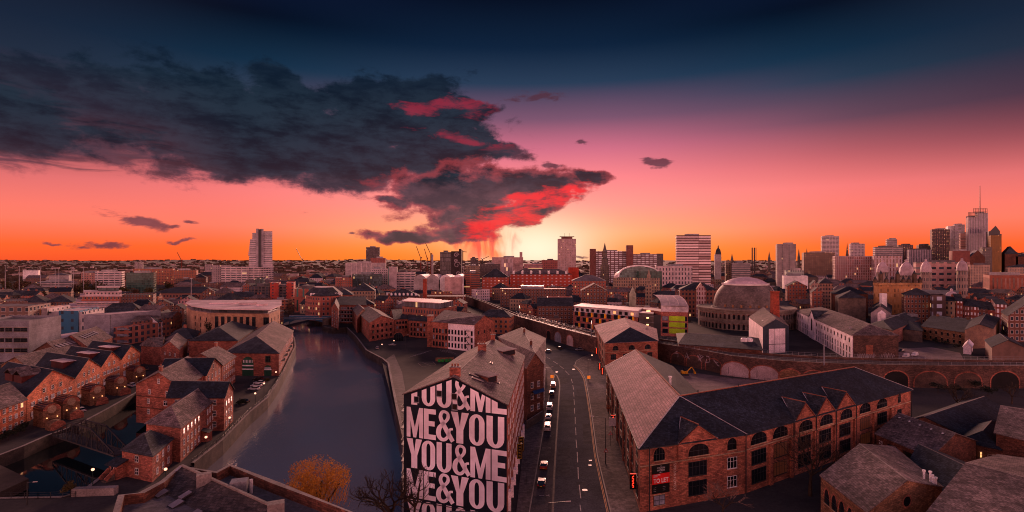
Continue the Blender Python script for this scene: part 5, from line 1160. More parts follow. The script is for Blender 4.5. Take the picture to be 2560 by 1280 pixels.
# car park by the river
ribbon('car_park', [R(x, y) for x, y in ((955, 905), (968, 955), (985, 1015), (1003, 1080))], [R(x, y) for x, y in ((1085, 865), (1175, 905), (1130, 960), (1020, 1075))], .004, surf('yard', (.06, .054, .055), (.045, .04, .042), spec=.1))
ribbon('riverside_path', [R(x, y) for x, y in ((958, 903), (975, 935), (985, 985), (1003, 1060))], [R(x, y) for x, y in ((985, 885), (1005, 930), (1015, 985), (1022, 1040))], .012, surf('path_pink', (.17, .13, .125), (.13, .10, .095), pat='flag'))
mk = MB()
for k in range(6): line(R(1022+k*7, 894-k*2), R(1040+k*8, 886-k*2.2), .12)
for k in range(5): line(R(1092+k*8, 872+k*1.2), R(1108+k*8, 880+k*1.2), .12)
for q in ((1045, 908, 1082, 904), (1082, 904, 1090, 913), (1090, 913, 1056, 917), (1056, 917, 1045, 908), (1048, 911, 1086, 908), (1056, 906, 1078, 915)): line(R(*q[:2]), R(*q[2:]), .14, surf('faded_paint', (.42, .3, .27)))
struct(mk.build('car_park_markings'))
BIN = surf('bin_green', (.03, .28, .06), rough=.4)
for k in range(4):
    p = R(1098+k*9, 906-k*.4); t = thing('wheelie_bin', f'large green wheeled bin, {("leftmost", "second from left", "third from left", "rightmost")[k]} in the row by the car park fence', 'bin', p, 'green wheeled bins')
    m = MB(); m.box((p.x, p.y, .15), (1.3, 1.0, 1.1), BIN); m.build('body', t); m = MB(); m.sheet([[(p.x-.7, p.y-.55, 1.32), (p.x+.7, p.y-.55, 1.32), (p.x+.7, p.y+.55, 1.5), (p.x-.7, p.y+.55, 1.5)]], .08, BIN); m.build('lid', t)
m = MB(); p, q = R(1089, 903), R(1135, 902); m.bar(V2(p, .9), V2(q, .9), .3, BRB, 1.8); tag(m.build('bin_fence'), 'brown fence behind the green wheeled bins', 'fence')

# ------------------------------------------------------------------ railway viaduct
VP = [(1160, 738), (1215, 757), (1290, 789), (1390, 818), (1490, 843), (1565, 848), (1650, 858), (1760, 876), (1830, 889), (1950, 901), (2060, 907), (2200, 911), (2330, 913), (2460, 914), (2640, 914)]
VH = 9.0; vf = [R(x, y, VH) for x, y in VP]
vb = [p+(Vector((p.x, p.y, 0)).normalized()*(17 if p.y < 300 else 20)) for p in vf]
BALL = surf('ballast', (.11, .085, .078), (.07, .056, .052), ns=1.2)
VBR = surf('viaduct_brick', (.15, .085, .068), (.09, .055, .045), pat='brick', bump=.3)
t = thing('railway_viaduct', 'long curving dark brick railway viaduct with railings across the right side', 'viaduct', V2(vf[8]))
m = MB(); w = MB()
for i in range(len(vf)-1):
    a, b, c, d = vf[i], vf[i+1], vb[i+1], vb[i]; z = VH
    w.poly([V2(b, -.2), V2(a, -.2), V2(a, z), V2(b, z)][::-1], VBR); w.poly([V2(d, -.2), V2(c, -.2), V2(c, z), V2(d, z)][::-1], VBR)
    m.poly([V2(a, z-1.0), V2(b, z-1.0), V2(c, z-1.0), V2(d, z-1.0)], BALL)
    for (p, q, s) in ((a, b, 1), (d, c, -1)):
        e = (q-p).normalized(); nn = Vector((e.y, -e.x, 0))*s; w.poly([V2(p, z), V2(q, z), V2(q-nn*.7, z), V2(p-nn*.7, z)][::s], KERB); w.poly([V2(p-nn*.7, z-1), V2(q-nn*.7, z-1), V2(q-nn*.7, z), V2(p-nn*.7, z)], VBR)
w.build('wall', t); m.build('track_bed', t)
RAIL = surf('rail', (.10, .08, .08), rough=.4, spec=.5)
for k, f in enumerate((.22, .31, .45, .54, .68, .77)):
    m = MB()
    for i in range(len(vf)-1): m.bar(V2(vf[i].lerp(vb[i], f), VH-.95), V2(vf[i+1].lerp(vb[i+1], f), VH-.95), .12, RAIL, .16)
    m.build('rail', t)
m = MB()
for L_ in (vf, vb):
    for i in range(2, len(L_)-1):
        a, b = L_[i], L_[i+1]; n = max(2, int((b-a).length/2.4))
        for k in range(n): p = a.lerp(b, k/n); m.bar(V2(p, VH), V2(p, VH+1.3), .09, MG)
        for q in (.5, 1.3): m.bar(V2(a, VH+q), V2(b, VH+q), .06, MG)
m.build('railing', t)
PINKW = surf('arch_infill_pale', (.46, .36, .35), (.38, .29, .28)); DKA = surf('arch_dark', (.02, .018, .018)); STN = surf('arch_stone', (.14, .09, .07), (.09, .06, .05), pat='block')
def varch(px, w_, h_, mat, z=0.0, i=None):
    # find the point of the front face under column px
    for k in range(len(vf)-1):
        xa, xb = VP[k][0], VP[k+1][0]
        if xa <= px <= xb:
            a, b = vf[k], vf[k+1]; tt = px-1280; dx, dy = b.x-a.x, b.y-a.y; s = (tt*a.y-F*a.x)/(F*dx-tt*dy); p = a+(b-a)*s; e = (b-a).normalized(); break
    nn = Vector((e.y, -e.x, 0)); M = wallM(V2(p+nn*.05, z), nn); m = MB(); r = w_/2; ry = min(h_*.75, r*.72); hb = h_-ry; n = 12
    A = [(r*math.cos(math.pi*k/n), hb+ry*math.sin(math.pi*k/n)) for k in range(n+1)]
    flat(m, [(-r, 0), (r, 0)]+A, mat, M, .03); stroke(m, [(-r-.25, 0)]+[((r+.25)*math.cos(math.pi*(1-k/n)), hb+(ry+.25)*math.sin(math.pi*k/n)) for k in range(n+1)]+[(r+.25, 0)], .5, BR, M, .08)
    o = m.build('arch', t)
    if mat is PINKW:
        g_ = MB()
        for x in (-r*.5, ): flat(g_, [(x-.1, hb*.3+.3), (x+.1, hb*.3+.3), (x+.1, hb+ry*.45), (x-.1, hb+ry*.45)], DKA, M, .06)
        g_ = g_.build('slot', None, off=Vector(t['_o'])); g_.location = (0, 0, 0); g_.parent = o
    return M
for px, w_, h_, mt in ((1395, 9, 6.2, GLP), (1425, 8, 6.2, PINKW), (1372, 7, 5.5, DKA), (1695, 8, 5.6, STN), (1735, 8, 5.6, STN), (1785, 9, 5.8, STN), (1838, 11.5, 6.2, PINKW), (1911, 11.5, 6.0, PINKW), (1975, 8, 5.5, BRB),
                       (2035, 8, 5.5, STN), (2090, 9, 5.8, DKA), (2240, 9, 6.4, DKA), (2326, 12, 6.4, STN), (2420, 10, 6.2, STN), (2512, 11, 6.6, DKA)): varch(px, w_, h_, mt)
GRA = surf('graffiti', (.5, .42, .42), (.4, .33, .33), fine=False)
random.seed(5)
m = MB()
for px in (1690, 1720, 1752, 1770, 1792):
    M = varch.__call__ if 0 else None
    k = 7; a = R(px, 925, 3.0); yy = None
    for k in range(len(vf)-1):
        if VP[k][0] <= px <= VP[k+1][0]:
            A_1, B_1 = vf[k], vf[k+1]; tt = px-1280; dx, dy = B_1.x-A_1.x, B_1.y-A_1.y; s = (tt*A_1.y-F*A_1.x)/(F*dx-tt*dy); p = A_1+(B_1-A_1)*s; e = (B_1-A_1).normalized()
    nn = Vector((e.y, -e.x, 0)); M = wallM(V2(p+nn*.14, 3.2), nn)
    pts = [(random.uniform(-1.6, 1.6), random.uniform(0, 3.6)) for _ in range(6)]; stroke(m, pts, .35, GRA, M, .05)
m.build('painted_scrawl', t)
# catenary gantries
def gantry(label, pa, pb, z0, hh):
    t = thing('rail_gantry', label, 'gantry', V2(pa, z0), 'overhead line gantries'); m = MB()
    for p in (pa, pb): m = MB(); m.bar(V2(p, z0), V2(p, z0+hh), .35, MG); m.build('post', t)
    m = MB(); m.bar(V2(pa, z0+hh), V2(pb, z0+hh), .2, MG); m.bar(V2(pa, z0+hh-.9), V2(pb, z0+hh-.9), .2, MG)
    for k in range(8): m.bar(V2(pa.lerp(pb, k/8), z0+hh-.9*(k % 2)), V2(pa.lerp(pb, (k+1)/8), z0+hh-.9*((k+1) % 2)), .12, MG)
    m.build('beam', t)
for i, f, lb in ((2, .1, 'grey steel gantry over the tracks left of the yellow panelled flats'), (3, .9, 'grey steel gantry over the tracks by the stone sheds'), (10, .0, 'steel gantry over the tracks in front of the long white building'), (0, .6, 'farthest steel gantry where the tracks reach the station'), (5, .6, 'steel gantry beside the pyramid-roofed brick block')):
    a, b = vf[i].lerp(vf[i+1], f), vb[i].lerp(vb[i+1], f); gantry(lb, a, b, VH-1, 7.5)
# shed range behind the viaduct
t, C = house('long dark slate shed behind the viaduct with two white roof vents', [R(1697, 860, 10), R(1905, 876, 10), R(1895, 846, 10), R(1692, 834, 10)], 10, 'hip', 3, BRD, SL, ax=1, inset=4, name='warehouse')
for x in (1860, 1874): p = R(x, 851, 12.4); m = MB(); m.lathe((p.x, p.y, p.z-.6), [(1.5, 0), (1.5, 1.3), (1.0, 1.8), (0, 1.9)], WHP, 10); m.build('roof_vent', t)
# yellow-panelled flats
PKB = surf('pink_brick', (.36, .145, .11), (.29, .115, .09), pat='brick')
t, C, h = FBX('pink brick flats with yellow panels, glass stair tower and white top floor', 1433, 1595, 779, 405, 26, PKB, RFP, d1=362, sk=10, name='block_of_flats', para=.2)
a, b = Q(1433, 405), Q(1595, 362); d = (b-a).normalized(); n_ = Vector((d.y, -d.x, 0)); L = (b-a).length; M = wallM(V2(a), n_)
m = MB(); m.prism([a+d*.5-n_*.8, b-n_*.8, b+Vector((9, 24, 0)), a+Vector((10, 25, 0))], h, h+4.0, surf('white_cladding', (.56, .5, .5)), top=RFP); m.build('top_floor', t)
m = MB(); m.prism([a-n_*.2, b-n_*.2, b+Vector((9.4, 24.6, 0)), a+Vector((10, 25.6, 0))], h+4.0, h+4.5, RFP, bot=True); m.build('roof_plate', t)
YP = surf('yellow_panel', (.82, .44, .02), (.7, .36, .02)); BLF = surf('blue_frame', (.05, .09, .14)); OR = emis('lit_interior', (1, .42, .16), .9)
for j, z in enumerate((.6, 5.2, 9.2)[::1]):
    for k in range(9):
        x = L*(.06+k*.104)+(1.5 if j % 2 else 0); fl = (k+j) % 2
        m = MB(); m.box(None, (3.4, .16, 3.2), BLF, M=M @ Matrix.Translation((x, -.05, z))); m.box(None, (3.0, .2, 2.8), GL, M=M @ Matrix.Translation((x, -.06, z+.2))); m.build('window', t)
        if k < 8 and fl == 0 or j != 1 and k % 2 == 0: m = MB(); m.box(None, (1.5, .2, 3.2), YP, M=M @ Matrix.Translation((x+2.5, -.05, z))); m.build('yellow_panel', t)
for k in range(11):
    x = L*(.06+k*.085); window(t, M @ Vector((x, .75, h+.8)), n_, 'plain', 2.6, 2.2, MD, glass=OR if k in (7, 10) else GL)
p0s, p1s = Q(1597, 361), Q(1634, 356); m = MB(); m.prism([p0s, p1s, p1s+Vector((4, 14, 0)), p0s+Vector((4, 14, 0))], 0, h+3.3, surf('stair_glass', (.13, .11, .10), (.09, .08, .075), rough=.2, spec=.6), top=RFP); m.build('stair_tower', t)
for k in range(4):
    m = MB(); p = p0s.lerp(p1s, .65); m.box((p.x, p.y-.1, 2.6+k*4.6), (2.6, .1, .8), emis('stair_light', (1, .5, .2), 3.0)); m.build('lamp', t)
for k in range(5): m = MB(); m.bar(V2(p0s+Vector((0, -.15, 0)), 1+k*4.1), V2(p1s+Vector((0, -.15, 0)), 1+k*4.1), .2, MG); m.build('mullion', t)
t2, C, h2 = FBX('flats wing with lime green panels and a curved pink metal roof', 1652, 1720, 779, 358, 40, PKB, RFP, d1=352, sk=-14, name='block_of_flats', para=.2)
LIME = surf('lime_panel', (.36, .52, .03), (.3, .44, .03)); a, b = Q(1652, 358), Q(1720, 352); d = (b-a).normalized(); n_ = Vector((d.y, -d.x, 0)); L = (b-a).length; M = wallM(V2(a), n_)
for z in (2.0, 6.2, 10.4, 0): 
    if z: m = MB(); m.box(None, (L*.58, .2, 3.3), LIME, M=M @ Matrix.Translation((L*.60, -.05, z))); m.build('green_panel', t2); window(t2, M @ Vector((L*.16, -.05, z+.2)), n_, 'plain', 3.6, 2.8, BLF, glass=GLP if z > 8 else GL); window(t2, M @ Vector((L*.93, -.05, z+.2)), n_, 'plain', 1.3, 2.8, BLF)
m = MB(); z = h2; P_ = lambda u, v, w_: V2(a+d*L*u-n_*v, z+w_)
m.prism([P_(0, .6, 0), P_(1, .6, 0), P_(1, 12, 0), P_(0, 12, 0)], h2, h2+3.6, surf('white_cladding', (.56, .5, .5)), top=RFP); m.build('top_floor', t2)
m = MB(); n = 10
for k in range(n):
    v0, v1 = 42*k/n, 42*(k+1)/n; c0, c1 = -9*(v0/42)**1.5, -9*(v1/42)**1.5; w0, w1 = 4+5*math.sin(v0/42*1.5), 4+5*math.sin(v1/42*1.5)
    m.poly([P_(0, v0, w0)+Vector((c0, 0, 0)), P_(1, v0, w0)+Vector((c0, 0, 0)), P_(1, v1, w1)+Vector((c1, 0, 0)), P_(0, v1, w1)+Vector((c1, 0, 0))], surf('pink_metal', (.55, .42, .40), rough=.4, pat='seam'))
    for u in (.02, .35, .68, .98): m.bar(P_(u, v0, w0+.1)+Vector((c0, 0, 0)), P_(u, v1, w1+.1)+Vector((c1, 0, 0)), .3, RFP, .3)
m.build('curved_roof', t2)
m = MB(); m.prism([Q(1634, 357), Q(1652, 358), Q(1655, 370), Q(1640, 370)], 0, 14, MD); m.build('link_wall', t2)

# ------------------------------------------------------------------ domed corn exchange
t = thing('domed_hall', 'oval stone hall with great slate dome, glass lantern and arched window rings', 'building', Q(1863, 414)); DC = Q(1863, 414); rx, ry = 35.0, 33.5
DST = surf('hall_stone', (.30, .245, .20), (.21, .17, .14), pat='block', bump=.3)
m = MB(); m.lathe(DC, [(1, 0), (1, 5.6), (1.008, 5.7), (1.008, 6.3), (1, 6.4), (1, 12.6), (1.01, 12.7), (1.02, 14.0), (1.035, 14.2), (1.035, 15.2), (.99, 15.25), (.98, 15.0), (.90, 14.6)], DST, 72, rx, ry); m.build('wall', t)
dz = 14.6; R0 = .67
prof = [(R0+.06, dz), (R0+.05, dz+.8), (R0, dz+1.0)]+[(R0*math.cos(q)**.8 if q < 1.5 else 0, dz+1+21.5*math.sin(q)) for q in [i*.1 for i in range(1, 10)]]
m = MB(); m.lathe(DC, prof, surf('dome_slate', (.19, .155, .14), (.13, .11, .10), rough=.7, pat='slate', ns=.5), 56, rx, ry); do = m.build('dome', t)
rt = prof[-1][0]; zt_ = prof[-1][1]
m = MB(); m.lathe(DC, [(rt+.03, zt_-.3), (rt+.04, zt_+.9), (rt+.0, zt_+1.0)], WHP, 56, rx, ry); m.build('lantern_ring', t)
m = MB(); m.lathe(DC, [(rt+.0, zt_+1.0), (rt*.8, zt_+3.0), (rt*.55, zt_+4.6), (rt*.25, zt_+5.6), (0.001, zt_+5.9)], surf('lantern_glass', (.66, .50, .50), (.54, .42, .42), rough=.35, spec=.4), 40, rx, ry); m.build('lantern', t)
# pale glazed strip down the right of the dome
m = MB()
for k in range(6):
    q0, q1 = .12+k*.125, .12+(k+1)*.125; f = lambda q, th: Vector((DC.x+rx*(R0*math.cos(q)**.8+.012)*math.cos(th), DC.y+ry*(R0*math.cos(q)**.8+.012)*math.sin(th), dz+1.15+21.5*math.sin(q)))
    m.poly([f(q0, -.62), f(q0, -.42), f(q1, -.42), f(q1, -.62)], surf('glazed_strip', (.52, .42, .42), rough=.4, pat='seam'))
m.build('glazed_strip', t)
for k in range(9): th = -2.6+k*.26; q = .16; p = Vector((DC.x+rx*(R0+.0)*math.cos(th), DC.y+ry*R0*math.sin(th), dz+2.2)); m = MB(); m.box((p.x, p.y, p.z-1), (1.3, 1.3, 1.9), surf('ochre_dormer', (.30, .17, .09)), rz=th+1.57); m.build('dormer', t)
for z, k_, n in ((.6, 3.9, 34), (8.0, 3.6, 34)):
    for i in range(n):
        th = -math.pi+i*math.pi/(n-1); p = Vector((DC.x+rx*1.004*math.cos(th), DC.y+ry*1.004*math.sin(th), z)); nr = Vector((math.cos(th)/rx, math.sin(th)/ry, 0))
        if nr.dot(-p) > 0: window(t, p, nr, 'arch', 1.5, k_, ST)
# brick chimney stack and white gable building in front of the dome
p = R(1937, 862); m = MB(); pts = [(2.4, 0), (2.1, 20), (1.95, 31.5)]
m.lathe((p.x, p.y, 0), [(x*1.3, z) for x, z in pts]+[(2.9, 31.7), (2.9, 32.5)], surf('stack_brick', (.34, .09, .055), (.26, .07, .045), pat='brick'), 4, rot=.78); tag(m.build('chimney_stack', off=p), 'square red brick factory chimney in front of the stone dome', 'chimney')
t, C = house('white-sided gabled building with dark metal gable beneath the red chimney', [R(1907, 818, 15), R(1972, 816, 15), R(1940, 778, 15), R(1872, 793, 15)], 15, 'gable', 4.5, WH, SLR, ax=0, over=.2)
a, b = V2(R(1907, 818, 15)), V2(R(1972, 816, 15)); d = (b-a).normalized(); n_ = Vector((d.y, -d.x, 0)); M = wallM(V2(a+n_*.03), n_); L = (b-a).length
m = MB(); flat(m, [(0, 0), (L, 0), (L, 15), (L/2, 19.3), (0, 15)], surf('blue_metal', (.06, .075, .095), (.05, .06, .08), pat='seam'), M, .03); o = m.build('gable_cladding', t)
m = MB(); flat(m, [(L*.22, 1), (L*.86, 1), (L*.86, 14.0), (L*.22, 14.0)], WH, M, .10)
for k in range(4): x = L*(.22+.213*k); flat(m, [(x-.08, 1), (x+.08, 1), (x+.08, 14), (x-.08, 14)], MD, M, .13)
flat(m, [(L*.22, 5.5), (L*.86, 5.5), (L*.86, 5.8), (L*.22, 5.8)], MD, M, .13); m.build('white_panel', t)
g = (a, V2(R(1872, 793, 15)), (V2(R(1872, 793, 15))+V2(R(1940, 778, 15)))/2, (a+b)/2, 15, 4.5)
for k in range(4): p, n = on(g, .25+k*.1, .45); skylight(t, p, n, 1.6, 3)
# long white building with arched windows
t, C = house('long pinkish-white assembly building with arched windows and central gable', [R(2130, 838, 13.5), R(2246, 838, 13.5), R(2125, 790, 13.5), R(1988, 776, 13.5)], 13.5, 'hip', 4.2, WH, SLR, ax=0, inset=9, hipends=(True, False), name='assembly_building')
wl0, wl1, wl2 = V2(R(2130, 838, 13.5)), V2(R(1988, 776, 13.5)), V2(R(2246, 838, 13.5))
row(t, wl0, wl1, [9.6], n=20, kind='arch', w=1.9, h=2.0, fr=MD, m=1, skip=[(14, 0), (15, 0)]); row(t, wl0, wl1, [1.0, 4.6], n=26, kind='arch', w=1.3, h=2.6, fr=MD)
d = (wl1-wl0).normalized(); n_ = Vector((d.y, -d.x, 0)); n_ = n_ if n_.x < 0 else -n_; c = wl0.lerp(wl1, .60)
M = wallM(V2(c+n_*.5), n_); m = MB(); m.poly([M @ Vector(q) for q in ((-7.5, 0, 0), (7.5, 0, 0), (7.5, 0, 13.6), (0, 0, 18.4), (-7.5, 0, 13.6))], WH)
for s in (-7.5, 7.5): m.poly([M @ Vector(q) for q in ((s, 0, 0), (s, .5, 0), (s, .5, 13.6), (s, 0, 13.6))], WH)
o = m.build('gable', t); m = MB(); m.sheet([[M @ Vector(q) for q in ((-8, -.3, 13.4), (0, -.3, 18.6), (0, 9.5, 18.6))], [M @ Vector(q) for q in ((0, -.3, 18.6), (8, -.3, 13.4), (0, 9.5, 18.6))]], .2, SL); q = m.build('gable_roof', None, off=Vector(t['_o'])); q.location = (0, 0, 0); q.parent = o
window(t, M @ Vector((0, -.05, 5.5)), n_, 'arch', 4.0, 7.5, MD)
d = (wl2-wl0).normalized(); n_ = Vector((d.y, -d.x, 0)); M = wallM(V2(wl0+n_*.05), n_); L = (wl2-wl0).length
m = MB(); flat(m, [(.5, -.1), (L, -.1), (L, 13.4), (.5, 13.4)], VBR, M, .03); m.build('brick_end', t)
m = MB(); flat(m, [(L*.30, 4), (L*.45, 4), (L*.45, 8.5), (L*.30, 8.5)], BR2, M, .07); m.build('bricked_arch', t)
m = MB(); random.seed(3)
for k in range(16): x = L*(.1+.05*k if k < 8 else .62+.035*(k-8)); stroke(m, [(x, 2.2), (x+.5, 4.0+random.random()), (x+.9, 2.4), (x+1.1, 3.6)], .22, GRA, M, .08)
m.build('painted_scrawl', t)
for k in range(6):
    p = wl2.lerp(wl0, .15+.12*k)+Vector((1, 12, 0)); m = MB(); m.box((p.x, p.y, 15.2), (.9, .9, 1.0), LEAD); m.build('roof_vent', t) if k % 2 else None

# fenced yard behind the corner block, with a digger
YD = surf('pale_yard', (.27, .19, .175), (.19, .135, .125), ns=.3)
ribbon('yard', [R(1690, 930), R(1750, 934), R(1830, 945), R(1930, 953), R(2020, 957)], [R(1690, 985), R(1760, 1000), R(1850, 990), R(1960, 980), R(2040, 968)], .006, YD)
ribbon('yard', [R(2245, 872), R(2330, 868), R(2400, 882)], [R(2225, 905), R(2330, 908), R(2410, 900)], .006, YD)
railing('site_fence', 'low dark site fence in front of the two pale viaduct arches', [R(1800, 944), R(1880, 952), R(1960, 958)], 1.4, 2.5)
p = R(1712, 938); t = thing('excavator', 'small yellow excavator parked in the fenced yard by the viaduct', 'excavator', p); YE = surf('digger_yellow', (.62, .32, .03))
for s in (-.9, .9): m = MB(); m.prism([p+Vector((-1.6, s-.25, 0)), p+Vector((1.6, s-.25, 0)), p+Vector((1.6, s+.25, 0)), p+Vector((-1.6, s+.25, 0))], 0, .8, TYRE if 'TYRE' in globals() else MD); m.build('track', t)
m = MB(); m.box((p.x-.2, p.y, .85), (2.6, 2.0, 1.1), YE); m.build('body', t); m = MB(); m.box((p.x-.1, p.y-.5, 1.95), (1.3, 1.0, 1.1), GL); m.build('cab', t)
m = MB(); m.bar((p.x+1, p.y, 1.6), (p.x+3.0, p.y, 3.6), .35, YE); m.bar((p.x+3.0, p.y, 3.6), (p.x+4.4, p.y, 1.6), .28, YE); m.build('arm', t); m = MB(); m.prism([p+Vector((4.0, -.5, 0)), p+Vector((4.8, -.5, 0)), p+Vector((4.6, .5, 0)), p+Vector((4.0, .5, 0))], .7, 1.6, YE); m.build('bucket', t)
# ------------------------------------------------------------------ skyline and middle distance
fc = facade
CB = fc('f_concrete_bands', (.42, .36, .35), su=40, sv=3.6, fu=.97, fv=.42, lit=0)
CBW = fc('f_white_bands', (.62, .52, .50), su=9, sv=3.7, fu=.86, fv=.42, lit=.02)
RB = fc('f_red_brick', (.34, .11, .065), su=3.2, sv=3.4, fu=.42, fv=.48, lit=.03, frame=.6)
RBd = fc('f_dark_brick', (.19, .08, .05), su=3.0, sv=3.3, fu=.42, fv=.48, lit=.03, frame=.5)
RBo = fc('f_orange_brick', (.42, .16, .08), su=3.4, sv=3.4, fu=.45, fv=.5, lit=.03, frame=.3)
STW = fc('f_stone', (.36, .27, .19), su=3.0, sv=3.8, fu=.38, fv=.52, lit=.03)
STK = fc('f_stone_dark', (.17, .13, .10), su=3.0, sv=3.8, fu=.38, fv=.52, lit=.03)
WHW = fc('f_white', (.60, .50, .50), su=3.2, sv=3.5, fu=.42, fv=.45, lit=.02)
GLT = fc('f_teal_glass', (.04, .06, .06), (.03, .05, .055), su=1.8, sv=3.6, fu=.85, fv=.8, lit=.02, rough=.3)
GLG = fc('f_green_glass', (.04, .09, .07), (.02, .05, .04), su=2.4, sv=3.6, fu=.85, fv=.75, lit=.01, rough=.3)
BLG = fc('f_black_glass', (.035, .035, .04), (.05, .045, .05), su=1.7, sv=7.2, fu=.6, fv=.86, lit=.02, rough=.3, litc=(1, .6, .4))
TWP = fc('f_pale_tower', (.40, .33, .33), su=3.6, sv=3.0, fu=.32, fv=.5, lit=.02)
TWV = fc('f_vertical', (.50, .42, .44), (.05, .05, .06), su=3.4, sv=60, fu=.42, fv=.99, lit=0)
TWD = fc('f_dark_grid', (.14, .11, .105), (.06, .05, .05), su=3.0, sv=3.2, fu=.6, fv=.5, lit=.02)
TWO = fc('f_lit_grid', (.16, .12, .12), (.30, .18, .12), su=3.8, sv=3.2, fu=.36, fv=.5, lit=.10, lits=.35)
TWG = fc('f_gold', (.30, .15, .03), (.10, .05, .02), su=3.6, sv=3.4, fu=.35, fv=.4, lit=.02)
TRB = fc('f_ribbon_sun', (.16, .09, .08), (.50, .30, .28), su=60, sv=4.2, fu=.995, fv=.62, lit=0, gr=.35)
GRF = fc('f_brown_frame', (.20, .10, .085), (.50, .44, .45), su=9, sv=4.4, fu=.80, fv=.55, lit=0)
WL = fc('f_white_tall', (.58, .48, .47), su=5.0, sv=7.0, fu=.35, fv=.6, lit=0)
PINKS = surf('pink_stone', (.50, .35, .32), (.40, .28, .26))
